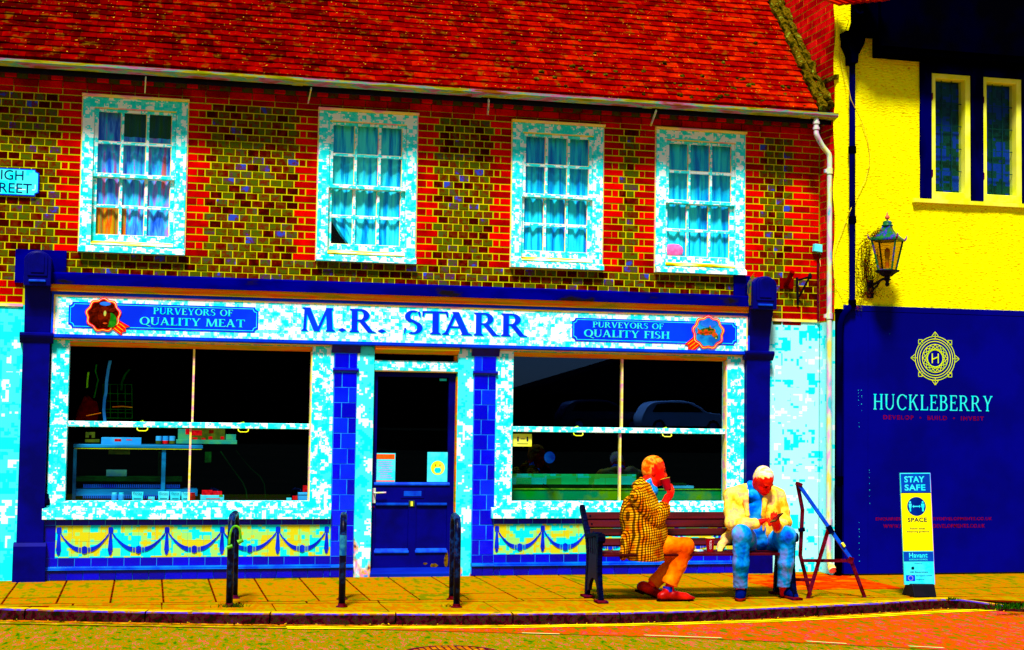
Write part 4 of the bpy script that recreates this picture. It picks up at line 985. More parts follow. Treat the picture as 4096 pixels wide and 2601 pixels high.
# ------------------------------------------------------------------ shop windows
def shop_window(ox0, ox1, gx0, gx1, xm, name_):
    p = part('shop_window', shop, ((ox0+ox1)/2, 0, S0)); Y0 = -0.045
    gz1, gz0 = Z_(700, 1394, 0.02), Z_(700, 2004, 0.0)
    zt_ = bz2-0.001
    for a_, b_ in ((ox0, gx0), (gx1, ox1)): MB().cbox(a_, b_, Y0, 0.10, gz0-0.03, zt_-0.012, 0.006).build('frame_jamb', M['white_sh'], p, fixn=False)
    MB().box(gx0, gx1, Y0+0.01, 0.10, gz1+0.045, zt_-0.013).build('head', M['white_sh'], p)
    MB().box(ox0-0.0, ox1, Y0-0.02, 0.05, zt_-0.012, zt_).build('head_bead', M['edge'], p)
    MB().prof_x([(Y0+0.004, gz1+0.044), (Y0+0.02, gz1+0.02), (Y0+0.045, gz1), (0.06, gz1), (0.06, gz1+0.044)], gx0, gx1).build('head_reveal', M['gold'], p)
    MB().box(gx1-0.012, gx1-0.0005, Y0+0.006, 0.05, gz0, gz1-0.001).build('side_bead', M['edge'], p)  # yellow on the right reveal only, painting how light falls there
    mz1, mz0 = Z_(770, 1690, -0.03), Z_(770, 1713, -0.03)
    MB().cbox(gx0+0.001, gx1-0.013, Y0+0.012, 0.05, mz0, mz1, 0.005).build('transom', M['white'], p, fixn=False)
    for za, zb2, dx in ((mz1, gz1, 0.0), (gz0, mz0, -0.014)):
        MB().box(xm+dx-0.009, xm+dx+0.009, -0.005, 0.045, za+0.001, zb2-0.001).build('glazing_bar', M['edge'], p)
        for a, b in ((gx0+0.001, xm+dx-0.009), (xm+dx+0.009, gx1-0.013)):
            MB().add([(a, 0.02, za), (b, 0.02, za), (b, 0.02, zb2), (a, 0.02, zb2)], [(0, 1, 2, 3)]).build('pane', M['shopglass'], p, fixn=False)
    for fx in (0.30, 0.715):
        x = gx0+(gx1-gx0)*fx
        MB().tube([(x-0.05, -0.02, mz0+0.002), (x-0.047, -0.04, mz0-0.022), (x-0.03, -0.045, mz0-0.032), (x+0.03, -0.045, mz0-0.032), (x+0.047, -0.04, mz0-0.022), (x+0.05, -0.02, mz0+0.002)], 0.0055, 6).build('sash_lift', M['yframe'], p)
        MB().box(x-0.025, x+0.012, 0.0, 0.016, mz1, mz1+0.006).box(x-0.006, x+0.006, 0.0, 0.016, mz1+0.006, mz1+0.013).build('catch', M['gold_line'], p)
    # two-step sill
    MB().prof_x([(-0.062, gz0-0.075), (-0.062, gz0-0.012), (-0.03, gz0+0.001), (0.06, gz0+0.001), (0.06, gz0-0.075)], ox0+0.0, ox1).build('sill', M['white_sh'], p)
    MB().prof_x([(-0.105, S0), (-0.108, S0+0.09), (-0.098, S0+0.107), (-0.05, S0+0.112), (0.03, S0+0.112), (0.03, S0)], ox0-0.035, ox1-0.006).build('lower_sill', M['white_sh'], p, bevel=0.003)
    return gx0, gx1, gz0, gz1, mz0, mz1
L = shop_window(X_(190, 1900, -0.05), T1[0]-0.003, X_(270, 1700, -0.03), X_(1244, 1700, -0.03), X_(769, 1700, 0), 'l')
Rw = shop_window(T2[1]+0.003, PRX0-0.003, X_(2050, 1720, -0.03), X_(2906, 1720, -0.03), X_(2487, 1720, 0), 'r')
# padlocked alarm fitting at the left of the sill
MB().lathe([(0.03, 0), (0.036, 0.02), (0.03, 0.06), (0.014, 0.07)], (PLX1+0.012, -0.06, L[2]-0.04), 12).box(PLX1-0.006, PLX1+0.03, -0.075, -0.02, L[2]+0.03, L[2]+0.07).build('shutter_lock', M['iron'], shop)

# ------------------------------------------------------------------ doorway
dx0, dx1 = X_(1490, 1800, -0.02), X_(1826, 1800, -0.02)
dr = part('doorway', shop, ((dx0+dx1)/2, 0, 0))
post_w = mottle('weathered_door_post', [(0.36, (0, 235, 245)), (0.5, (190, 255, 255)), (0.6, (250, 255, 255))], 9, bump=0.2, stretch=(1, 1, 0.3))
tw = NT('splash_stained_door_post'); sx_ = tw.n('ShaderNodeSeparateXYZ'); tw.l(tw.pos.outputs['Position'], sx_.inputs[0])
nd = tw.n('ShaderNodeVectorMath', operation='SNAP'); tw.l(tw.pos.outputs['Position'], nd.inputs[0]); nd.inputs[1].default_value = (0.02, 0.02, 0.018)
cpaint = tw.ramp(tw.noise(4.5, 5, vec=nd.outputs[0], rough=0.7), [(0.0, CY0), (0.46, (60, 248, 252)), (0.56, (228, 255, 255))], 'CONSTANT')
cst = tw.ramp(tw.noise(16, 4), [(0.36, (0, 150, 220)), (0.46, (235, 120, 180)), (0.54, (225, 170, 40)), (0.64, (120, 40, 60))])
msk = tw.ramp(tw.math('ADD', tw.math('MULTIPLY', tw.noise(9, 5, stretch=(1, 1, 0.4)), 1.1), tw.math('MULTIPLY', sx_.outputs['Z'], -0.75)), [(0.40, (0, 0, 0)), (0.52, (255, 255, 255))])
wear = tw.done(tw.mix(msk, cpaint, cst), 0.6, 0.08)
for a, b in ((T1[1]+0.002, dx0), (dx1, T2[0]-0.002)):
    MB().cbox(a, b, -0.045, 0.12, -0.01, fz0-0.04, 0.006).build('door_post', wear, dr, fixn=False)
MB().box(dx1-0.010, dx1-0.0005, -0.03, 0.06, 0.03, 2.0).build('stop_bead', M['gold'], dr)
tz = [Z_(1660, y, -0.02) for y in (1418, 1444, 1458, 1470, 1484)]
MB().prof_x([(-0.10, fz0-0.035), (-0.095, tz[0]+0.04), (-0.03, tz[0]+0.005), (0.06, tz[0]), (0.06, fz0-0.035)], dx0, dx1).build('soffit_moulding', M['gold'], dr)
MB().box(dx0+0.01, dx1-0.03, 0.03, 0.034, tz[1], tz[0]).build('fanlight', M['shopglass'], dr)
MB().box(dx1-0.03, dx1-0.001, 0.0, 0.06, tz[1], tz[0]-0.001).build('fanlight_side', M['gold'], dr)
MB().prof_x([(-0.03, tz[4]), (-0.035, tz[3]), (-0.028, tz[3]+0.004), (-0.03, tz[2]), (-0.012, tz[1]), (0.07, tz[1]), (0.07, tz[4])], dx0, dx1).build('transom', M['white'], dr)
MB().box(dx0, dx1, -0.02, 0.06, tz[4]-0.012, tz[4]-0.0005).build('transom_bead', M['edge'], dr)
YD = 0.035
door = part('door', shop, ((dx0+dx1)/2, YD, 0))
dz1 = tz[4]-0.013; dz0 = 0.085
def DX_(px, py): return X_(px, py, YD)
def DZ_(px, py): return Z_(px, py, YD)
gx0, gx1 = DX_(1508, 1700), DX_(1794, 1700); gz0_, gz1_ = DZ_(1650, 1930), DZ_(1650, 1508)
MB().box(dx0+0.004, gx0, YD, YD+0.05, dz0, dz1).box(gx1, dx1-0.012, YD, YD+0.05, dz0, dz1).box(gx0, gx1, YD+0.0005, YD+0.05, gz1_, dz1).build('door_frame', M['navy'], door)
MB().box(gx0, gx1, YD+0.022, YD+0.026, gz0_, gz1_).build('door_pane', M['shopglass'], door)
pz_t, pz_b = DZ_(1650, 2016), DZ_(1650, 2200)
xm0, xm1 = DX_(1633, 2100), DX_(1664, 2100)
MB().box(gx0, gx1, YD+0.0005, YD+0.05, pz_t, gz0_-0.001).box(gx0, gx1, YD+0.0005, YD+0.05, dz0, pz_b-0.02).box(xm0, xm1, YD+0.0005, YD+0.05, pz_b-0.02, pz_t).build('rail', M['navy'], door)
for a, b in ((gx0, xm0), (xm1, gx1)):
    MB().box(a+0.001, b-0.001, YD+0.018, YD+0.04, pz_b-0.02, pz_t).build('panel', M['navy'], door)
    MB().prof_x([(YD-0.006, pz_t-0.012), (YD-0.008, pz_t+0.006), (YD+0.001, pz_t+0.01), (YD+0.018, pz_t-0.02)], a+0.004, b-0.004).build('panel_moulding', M['strutblue'], door)
    MB().prof_x([(YD-0.016, pz_b-0.028), (YD-0.016, pz_b-0.018), (YD+0.017, pz_b+0.014), (YD+0.017, pz_b-0.028)], a-0.006, b+0.006).build('panel_sill', M['strutblue'], door)
MB().prof_x([(YD-0.014, gz0_-0.028), (YD-0.014, gz0_-0.016), (YD+0.0, gz0_+0.0), (YD+0.02, gz0_+0.0), (YD+0.02, gz0_-0.028)], gx0-0.02, gx1+0.02).build('glazing_sill', M['strutblue'], door)
lp = [DX_(1603, 1975), DX_(1697, 1975), DZ_(1650, 1994), DZ_(1650, 1956)]
MB().box(lp[0], lp[1], YD-0.006, YD, lp[2], lp[3]).build('letter_plate', M['navy'], door, bevel=0.003)
MB().box(lp[0]+0.03, lp[1]-0.03, YD-0.009, YD-0.005, lp[2]+0.022, lp[3]-0.022).build('letter_flap', M['strutblue'], door, bevel=0.002)
MB().box(DX_(1635, 2010), DX_(1658, 2010), YD-0.01, YD, DZ_(1645, 2027), DZ_(1645, 2003)).build('number_plate', plain('number_plate_green', (60, 90, 30), (20, 50, 40), 40, 0.4, 0.1), door, bevel=0.003)
text_at('1', M['yframe'], door, DX_(1642, 2010), DX_(1651, 2010), DZ_(1645, 2024), DZ_(1645, 2006), YD-0.0115, 'door_number')
hx0, hx1 = DX_(1488, 1980), DX_(1502, 1980)
MB().box(hx0, hx1, YD-0.012, YD, DZ_(1495, 2013), DZ_(1495, 1953)).build('handle_plate', M['pipe'], door, bevel=0.003)
hz = DZ_(1495, 1971)
MB().tube([((hx0+hx1)/2, YD-0.01, hz), ((hx0+hx1)/2, YD-0.045, hz), ((hx0+hx1)/2+0.02, YD-0.052, hz), ((hx0+hx1)/2+0.115, YD-0.05, hz+0.004)], 0.008, 8).build('handle', M['pipe'], door)
MB().lathe([(0.008, -0.01), (0.010, 0.0), (0.006, 0.008)], ((hx0+hx1)/2, YD-0.006, DZ_(1495, 2028)), 10).build('lock', M['rust'], door)
MB().prof_x([(-0.06, 0.0), (-0.06, 0.03), (0.02, 0.083), (0.12, 0.083), (0.12, 0.0)], dx0-0.004, dx1+0.004).build('threshold', plain('threshold_blue', (0, 15, 140), (0, 35, 165), 5, 0.5, 0.05, stretch=(0.2, 1, 1)), dr)
for (px, py, w, h) in ((1700, 2255, 0.03, 0.014), (1737, 2262, 0.045, 0.03), (1785, 2240, 0.035, 0.11)):
    a = W(px, py, YD-0.0008); MB().prism([(a.x+w*math.cos(k)*random.uniform(.5, 1), a.z+h*math.sin(k)*random.uniform(.5, 1)) for k in [0.6*j for j in range(10)]], YD-0.0012, YD).build('chipped_patch', plain('bare_wood_chip', (120, 92, 0), (70, 40, 0), 30), door)
MB().box(DX_(1760, 1519), DX_(1788, 1519), YD+0.018, YD+0.0215, DZ_(1770, 1524), DZ_(1770, 1515)).build('door_sticker', M['cyan'], door)

# ------------------------------------------------------------------ interior
room = part('shop_interior', shop, (0, 1, 0))
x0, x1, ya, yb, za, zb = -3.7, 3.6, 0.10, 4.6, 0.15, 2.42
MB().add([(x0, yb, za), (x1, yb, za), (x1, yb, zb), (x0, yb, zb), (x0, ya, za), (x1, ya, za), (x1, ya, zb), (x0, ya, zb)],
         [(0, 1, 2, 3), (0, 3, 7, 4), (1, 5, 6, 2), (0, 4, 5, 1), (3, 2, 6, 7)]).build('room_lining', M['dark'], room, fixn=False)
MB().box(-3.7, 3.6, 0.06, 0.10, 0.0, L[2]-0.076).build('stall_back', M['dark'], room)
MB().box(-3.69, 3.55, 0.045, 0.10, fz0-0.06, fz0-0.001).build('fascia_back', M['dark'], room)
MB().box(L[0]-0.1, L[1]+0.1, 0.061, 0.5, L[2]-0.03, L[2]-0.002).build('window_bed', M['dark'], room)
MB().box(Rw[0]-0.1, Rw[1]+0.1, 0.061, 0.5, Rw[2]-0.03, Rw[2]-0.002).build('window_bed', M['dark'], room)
# ------------------------------------------------------------------ things in the left shop window
steel = plain('cabinet_steel_blue', (0, 150, 220), (0, 90, 150), 6, 0.3, 0.2, stretch=(0.2, 1, 1)); dgreen = plain('cabinet_dark_green', (0, 70, 10), (0, 45, 5), 6, 0.5, 0.05)
paleb = plain('pale_blue_card', (60, 190, 255), (30, 160, 250), 6, 0.6); cyanp = plain('pale_cyan_packet', (80, 235, 250), (30, 220, 245), 10, 0.5, 0.05); inkm = plain('dark_ink', (0, 40, 90), (0, 30, 60), 30, 0.6)
redp = plain('red_print', (225, 20, 20), (180, 0, 20), 30, 0.6); olive = plain('olive_card', (80, 100, 20), (50, 80, 20), 12, 0.6); greencard = plain('teal_card', (30, 150, 140), (60, 170, 110), 12, 0.6)
yc = 0.27
cab = thing('display_cabinet', (W(560, 1900, yc).x, yc, L[2]), 'steel and glass counter cabinet standing behind the left shop window', 'display cabinet')
def cb(name, m_, xa, xb, yt, yb_, Y, d=0.02, par=cab, bev=0.0):
    return MB().box(X_(xa, (yt+yb_)/2, Y), X_(xb, (yt+yb_)/2, Y), Y, Y+d, Z_((xa+xb)/2, yb_, Y), Z_((xa+xb)/2, yt, Y)).build(name, m_, par, bevel=bev)
cb('top_shelf', steel, 293, 812, 1779, 1793, yc, 0.45, bev=0.006)
cb('shelf_edge', M['gold_line'], 297, 808, 1795, 1797, yc+0.002, 0.02)
cb('post', steel, 291, 304, 1796, 2008, yc+0.02, 0.03); cb('post', steel, 645, 661, 1800, 2008, yc+0.02, 0.03)
cb('back_post', dgreen, 632, 644, 1806, 1930, yc+0.40, 0.03)
cb('middle_shelf', dgreen, 303, 728, 1908, 1926, yc+0.05, 0.3)
cb('lower_tray', steel, 300, 790, 1957, 1984, yc+0.04, 0.3); 
mb = MB()
for k in range(48):
    x = X_(336+k*8.1, 1945, yc+0.06); mb.box(x-0.005, x+0.005, yc+0.06, yc+0.07, Z_(500, 1953, yc+0.06), Z_(500, 1938, yc+0.06)); mb.box(x-0.005, x+0.005, yc+0.035, yc+0.04, Z_(500, 1994, yc+0.035), Z_(500, 1980, yc+0.035))
tag(mb.build('price_rail_teeth', M['tile_light'], cab), kind='stuff')
cb('tray_floor', dgreen, 300, 790, 2000, 2012, yc+0.03, 0.4)
pth = [W(882, 1806, yc), W(912, 1850, yc), W(945, 1895, yc), W(972, 1932, yc), W(985, 1965, yc), W(990, 2012, yc)]
dcurve = plain('dull_green_edge', (0, 40, 8), (0, 28, 6), 8); MB().tube(pth, 0.007, 6).build('curved_edge', dcurve, cab); MB().tube([p+Vector((0.02, 0.42, 0)) for p in [W(945, 1806, yc), W(975, 1845, yc), W(1010, 1885, yc), W(1045, 1915, yc), W(1062, 1945, yc), W(1068, 2008, yc)]], 0.006, 6).build('curved_edge', dcurve, cab)
cb('flap_stay', dgreen, 820, 845, 1808, 1850, yc+0.05, 0.01)
def prop(name, label, cat, boxes, group=None):
    a = boxes[0]; t_ = thing(name, W((a[1]+a[2])/2, a[4], a[5]), label, cat, group)
    for nm, xa, xb, yt, yb_, Y, d, m_ in boxes: cb(nm, m_, xa, xb, yt, yb_, Y, d, t_, 0.002)
    return t_
prop('cardboard_box', 'long pale blue box lying on top of the display cabinet', 'box', [('box', 405, 565, 1751, 1778, yc+0.03, 0.12, paleb), ('print', 458, 485, 1756, 1766, yc+0.0285, 0.001, redp), ('print', 505, 528, 1758, 1762, yc+0.0285, 0.001, redp)])
for k, (a, c_) in enumerate(((622, 'leftmost of the three tins beside the long blue box, olive band'), (649, 'middle of the three tins on the cabinet, red band'), (676, 'rightmost of the three tins on the cabinet, olive band beside the leaflets'))):
    x = X_(a+13, 1760, yc+0.08); z = Z_(a+13, 1775, yc+0.08); r = X_(a+25, 1760, yc+0.08)-x
    t_ = thing('tin', (x, yc+0.08, z), c_, 'tin', 'three tins on the cabinet')
    MB().lathe([(r, 0), (r, 0.03)], (x, yc+0.08, z), 14).build('base_band', (olive, redp, olive)[k], t_)
    MB().lathe([(r, 0.0301), (r, 0.066), (r*0.96, 0.07), (r*0.96, 0.074)], (x, yc+0.08, z), 14).build('body', paleb, t_)
lf = prop('leaflet_stand', 'teal leaflet stand with red prints at the right end of the cabinet top', 'leaflet stand', [('tray', 705, 948, 1760, 1776, yc+0.05, 0.12, greencard), ('card', 712, 760, 1716, 1760, yc+0.07, 0.01, greencard), ('card', 764, 900, 1714, 1760, yc+0.075, 0.01, olive), ('card', 903, 944, 1738, 1760, yc+0.08, 0.01, greencard), ('print', 766, 808, 1722, 1742, yc+0.073, 0.001, redp), ('print', 742, 758, 1716, 1738, yc+0.068, 0.001, redp), ('print', 770, 790, 1750, 1758, yc+0.0735, 0.001, redp), ('print', 806, 822, 1752, 1759, yc+0.0735, 0.001, redp), ('print', 835, 855, 1720, 1734, yc+0.0735, 0.001, brown), ('print', 834, 850, 1746, 1758, yc+0.0735, 0.001, redp), ('print', 882, 896, 1746, 1758, yc+0.0735, 0.001, redp)])
prop('scale_stand', 'small olive stand at the left end of the cabinet top', 'stand', [('foot', 340, 398, 1758, 1770, yc+0.05, 0.1, olive), ('head', 342, 380, 1729, 1752, yc+0.06, 0.02, olive), ('arm', 355, 366, 1740, 1776, yc+0.055, 0.02, M['dark'])])
prop('small_box', 'dull green box on the middle shelf inside the cabinet', 'box', [('box', 425, 507, 1880, 1906, yc+0.1, 0.1, plain('dull_green_box', (50, 120, 90), (30, 90, 120), 8, 0.6))])
prop('hanging_sign', 'dark olive ticket hanging under the cabinet top', 'sign', [('ticket', 434, 520, 1801, 1818, yc+0.2, 0.005, olive)])
Yw = 0.17
def jar(px, label, m1, m2, h0=1976):
    x = X_(px, 1990, Yw); z = L[2]; r = 0.028
    t_ = thing('jar', (x, Yw, z), label, 'jar', 'jars on the left window bed')
    MB().lathe([(r, 0), (r, 0.045), (r*0.8, 0.055)], (x, Yw, z), 14).build('body', m1, t_); MB().lathe([(r*0.85, 0.0551), (r*0.85, 0.07)], (x, Yw, z), 14).build('lid', m2, t_)
jar(457, 'left one of the two pale blue jars in the left shop window', paleb, cyanp); jar(485, 'right one of the two pale blue jars in the left shop window', paleb, cyanp)
jar(770, 'small red jar beside the bar in the left shop window', redp, redp)
for k, (xa, xb, yt, lb) in enumerate(((527, 573, 1968, 'single cyan stock packet standing apart beside the jars'), (632, 676, 1966, 'leftmost of the three cyan stock packets in a row'), (680, 722, 1967, 'middle of the three cyan stock packets in a row'), (725, 757, 1969, 'rightmost of the three cyan stock packets, against the bar'))):
    t_ = thing('packet', (X_((xa+xb)/2, 1990, Yw), Yw, L[2]), lb, 'packet', 'stock packets in the left window')
    a, b = X_(xa, 1990, Yw), X_(xb, 1990, Yw); zt_ = Z_(xa, yt, Yw)
    MB().add([(a+.004, Yw, L[2]), (b-.004, Yw, L[2]), (b-.004, Yw+.05, L[2]), (a+.004, Yw+.05, L[2]), (a, Yw+.014, zt_), (b, Yw+.014, zt_), (b, Yw+.022, zt_), (a, Yw+.022, zt_)], [(0, 3, 2, 1), (4, 5, 6, 7), (0, 1, 5, 4), (1, 2, 6, 5), (2, 3, 7, 6), (3, 0, 4, 7)]).build('pouch', cyanp, t_)
    text_at('Potts', inkm, t_, a+0.014, b-0.014, L[2]+0.052, L[2]+0.075, Yw-0.001, 'lettering'); cb('print_line', inkm, xa+8, xb-8, 1994, 1996, Yw-0.0015, 0.001, t_)
prop('small_packet', 'tiny red and cyan packet between the stock packets', 'packet', [('packet', 592, 619, 1988, 2003, Yw, 0.04, cyanp), ('print', 592, 606, 1998, 2003, Yw-0.0015, 0.001, redp)])
gb = prop('gift_box', 'white tray box of goods topped with red bows right of the bar', 'box', [('tray', 802, 896, 1982, 2004, Yw, 0.12, cyanp), ('print', 824, 880, 1994, 1997, Yw-0.002, 0.001, redp), ('heap', 808, 850, 1962, 1982, Yw+0.03, 0.06, redp), ('heap', 846, 888, 1966, 1981, Yw+0.04, 0.06, redp), ('leaf', 876, 892, 1980, 1988, Yw-0.002, 0.002, M['lock'])])
prop('tea_box', 'pale blue box with dark stripe in the right corner of the left shop window', 'box', [('box', 1193, 1232, 1971, 2004, Yw, 0.06, paleb), ('stripe', 1193, 1232, 1979, 1982, Yw-0.0015, 0.001, inkm), ('pot', 1212, 1230, 1943, 1968, Yw+0.09, 0.03, redp)])
prop('red_sachet', 'small red and white sachet leaning by the pale blue box', 'sachet', [('sachet', 1170, 1190, 1984, 2000, Yw, 0.02, redp), ('print', 1146, 1166, 1992, 2003, Yw, 0.02, cyanp)])
# ribbons and cloth hanging in the upper left pane
def strip(name, label, pts, w, m_, Y=0.35):
    mb = MB(); P = [W(x, y, Y) for x, y in pts]
    for a, b in zip(P, P[1:]):
        mb.add([a+Vector((-w/2, 0, 0)), a+Vector((w/2, 0.004, 0)), b+Vector((w/2, 0.004, 0)), b+Vector((-w/2, 0, 0)), a+Vector((-w/2, .002, 0)), a+Vector((w/2, 0.006, 0)), b+Vector((w/2, 0.006, 0)), b+Vector((-w/2, 0.002, 0))], [(0, 1, 2, 3), (7, 6, 5, 4)])
    o = mb.build(name, m_, None); return tag(o, label, 'ribbon', 'ribbons hanging in the left shop window')
cyr = plain('blue_ribbon', (60, 170, 255), (40, 140, 240), 9, 0.5)
strip('ribbon', 'long blue curved ribbon hanging in the upper left shop pane', [(441, 1443), (433, 1480), (426, 1530), (424, 1570), (418, 1600), (415, 1640), (420, 1690)], 0.028, cyr)
strip('ribbon', 'short yellow green ribbon hanging left of the blue ribbon', [(354, 1489), (350, 1520), (348, 1552)], 0.016, plain('lime_ribbon', (150, 230, 0), (120, 210, 0), 9, 0.5))
strip('ribbon', 'thin dark green wavy ribbon between the yellow and blue ribbons', [(386, 1458), (382, 1485), (392, 1520), (384, 1560), (376, 1592)], 0.012, plain('green_ribbon', (20, 120, 10), (10, 90, 10), 9, 0.5))
strip('ribbon', 'broad dark green ribbon right of the blue ribbon', [(518, 1478), (500, 1500), (488, 1530), (486, 1562)], 0.022, plain('deep_green_ribbon', (0, 70, 10), (0, 50, 8), 9, 0.5))
bk = thing('wire_basket', W(470, 1682, 0.40), 'dark green wire basket hanging in the upper left shop pane', 'basket')
mb = MB()
for y in (1537, 1574, 1605, 1637, 1650, 1672): mb.tube([W(410, y, 0.40), W(470, y+1, 0.36), W(528, y+2, 0.40)], 0.004, 5)
for x in (412, 440, 470, 500, 527): mb.tube([W(x, 1537, 0.385), W(x+2, 1675, 0.385)], 0.004, 5)
mb.build('wires', plain('green_wire', (10, 90, 10), (0, 60, 5), 9, 0.5), bk)
MB().tube([W(450, 1628, 0.35), W(490, 1626, 0.34), W(530, 1630, 0.35)], 0.006, 5).tube([W(345, 1664, 0.33), W(405, 1652, 0.33)], 0.005, 5).build('gilt_cord', M['gold'], bk)
mb = MB(); pts = [(300, 1682), (305, 1650), (320, 1620), (335, 1585), (352, 1580), (372, 1600), (388, 1606), (395, 1640), (392, 1682)]
mb.prism([(W(x, y, 0.42).x, W(x, y, 0.42).z) for x, y in pts], 0.40, 0.46)
tag(mb.build('red_cloth', plain('dull_red_cloth', (110, 0, 0), (60, 0, 0), 12), None, bevel=0.02), 'dull red cloth hanging at the left edge of the upper shop pane', 'cloth')
# ------------------------------------------------------------------ things in the right shop window
cnt = thing('fish_counter', (W(2350, 2000, 0.30).x, 0.3, 0.15), 'green and teal fish counter across the bottom of the right shop window', 'counter')
teal = blocky('teal_counter_glass', ((0, 235, 225), (0, 225, 130), (50, 190, 60)), (0.45, 0.55), (0.06, 0.06, 0.03), 2.0, 0.3, 0.1); gcn = mottle('green_counter_front', [(0.35, (0, 140, 30)), (0.5, (0, 130, 80)), (0.6, (80, 150, 0))], 2.2, bump=0, rough=0.4)
cb('glass_screen', teal, 2030, 2545, 1897, 1938, 0.32, 0.03, cnt); cb('screen_foot', dgreen, 2030, 2545, 1940, 1957, 0.34, 0.03, cnt)
cb('front_panel', gcn, 2030, 2900, 1960, 2016, 0.25, 0.05, cnt); cb('top_rail', M['lock'], 2030, 2895, 1956, 1959, 0.24, 0.08, cnt)
cb('tray', paleb, 2690, 2775, 1944, 1953, 0.30, 0.12, cnt); cb('tray_edge', dgreen, 2695, 2745, 1934, 1942, 0.33, 0.1, cnt)
MB().bar(W(2172, 1936, 0.29), W(2212, 1962, 0.27), 0.02, 0.01).build('knife', M['dark'], cnt)
gd = thing('globe_sticker', W(2198, 1830, 0.03), 'dark blue round sticker on the right shop window', 'sticker')
c = W(2198, 1830, 0.03); MB().prism([(c.x+0.058*math.cos(a), c.z+0.06*math.sin(a)) for a in [2*math.pi*k/24 for k in range(24)]], 0.026, 0.029).build('disc', plain('sticker_navy', (0, 30, 120), (0, 60, 140), 12), gd)
wn_ = thing('window_notice', W(2088, 1786, 0.0), 'small yellow distancing notice in the corner of the right shop window', 'notice')
cb('paper', M['yframe'], 2051, 2127, 1736, 1786, 0.016, 0.002, wn_)
mb = MB()
for px in (2072, 2110):
    a = W(px, 1750, 0.0145); mb.prism([(a.x+0.008*math.cos(t_), a.z+0.009*math.sin(t_)) for t_ in [2*math.pi*k/10 for k in range(10)]], 0.0142, 0.0155)
    mb.box(a.x-0.009, a.x+0.009, 0.014, 0.0155, a.z-0.042, a.z-0.010)
a = W(2091, 1756, 0.0145); mb.box(a.x-0.022, a.x+0.022, 0.0142, 0.0155, a.z-0.003, a.z+0.003)
mb.build('figures', inkm, wn_); cb('small_print', olive, 2068, 2112, 1774, 1777, 0.0145, 0.001, wn_)

# ------------------------------------------------------------------ posters on the door
YP = YD+0.018
ps = thing('poster', W(1540, 1930, YP), 'white notice with an orange band on the left of the door glass', 'poster', 'posters on the shop door')
cb('paper', cyanp, 1501, 1581, 1813, 1931, YP, 0.002, ps); cb('orange_band', plain('orange_print', (255, 80, 0), (250, 100, 20), 20), 1504, 1579, 1817, 1837, YP-0.0012, 0.001, ps); cb('orange_foot', plain('orange_print_foot', (255, 90, 20), (250, 70, 0), 20), 1504, 1578, 1922, 1927, YP-0.0012, 0.001, ps)
lav = plain('lavender_print', (150, 140, 220), (190, 130, 210), 40)
for k in range(9):
    y = 1846+k*8; a, b = (1512, 1572) if k not in (3, 6) else (1520, 1560); cb('text_line', lav, a+random.randint(0, 8), b-random.randint(0, 10), y, y+3, YP-0.0012, 0.001, ps)
p2 = thing('poster', W(1748, 1928, YP), 'pale notice with a yellow masked face on the right of the door glass', 'poster', 'posters on the shop door')
cb('paper', cyanp, 1709, 1791, 1809, 1928, YP, 0.002, p2)
c = W(1751, 1872, YP); r = 0.071
MB().prism([(c.x+r*math.cos(a), c.z+r*math.sin(a)) for a in [2*math.pi*k/32 for k in range(32)]], YP-0.0012, YP-0.0001).build('face', M['yframe'], p2)
mb = MB()
for s_ in (-1, 1): mb.prism([(c.x+s_*0.022+0.006*math.cos(a), c.z+0.026+0.012*math.sin(a)) for a in [2*math.pi*k/12 for k in range(12)]], YP-0.002, YP-0.001)
mb.build('eyes', ring_, p2)
MB().prism([(c.x-0.032, c.z-0.004), (c.x-0.018, c.z+0.003), (c.x+0.018, c.z+0.003), (c.x+0.032, c.z-0.004), (c.x+0.036, c.z-0.03), (c.x+0.02, c.z-0.052), (c.x-0.02, c.z-0.052), (c.x-0.036, c.z-0.03)], YP-0.002, YP-0.001).build('mask', plain('mask_cyan', (0, 225, 235), (0, 205, 225), 20), p2)

# ------------------------------------------------------------------ street name plate
ys = -0.03
a, b = X_(-97, 730, ys), X_(156, 730, ys); z0, z1 = Z_(60, 782, ys), Z_(60, 674, ys)
nm = thing('street_sign', ((a+b)/2, ys, z0), 'white street name plate with navy letters at the left edge', 'street sign')
def notched(a, b, c, d, r): return [(a+r, c), (b-r, c), (b-r*0.9, c+r*0.6), (b, c+r), (b, d-r), (b-r*0.9, d-r*0.6), (b-r, d), (a+r, d), (a+r*0.9, d-r*0.6), (a, d-r), (a, c+r), (a+r*0.9, c+r*0.6)]
MB().prism(notched(a, b, z0, z1, 0.035), ys, 0.0).build('rim', M['blue_strip'], nm); MB().prism(notched(a+0.011, b-0.011, z0+0.011, z1-0.011, 0.03), ys-0.002, ys+0.001).build('plate', M['white_l'], nm)
text_at('HIGH', M['navy'], nm, X_(-38, 700, ys), X_(94, 702, ys), Z_(50, 720, ys), Z_(50, 681, ys), ys-0.0035); text_at('STREET', M['navy'], nm, X_(-70, 750, ys), X_(127, 756, ys), Z_(60, 772, ys), Z_(60, 733, ys), ys-0.0035)

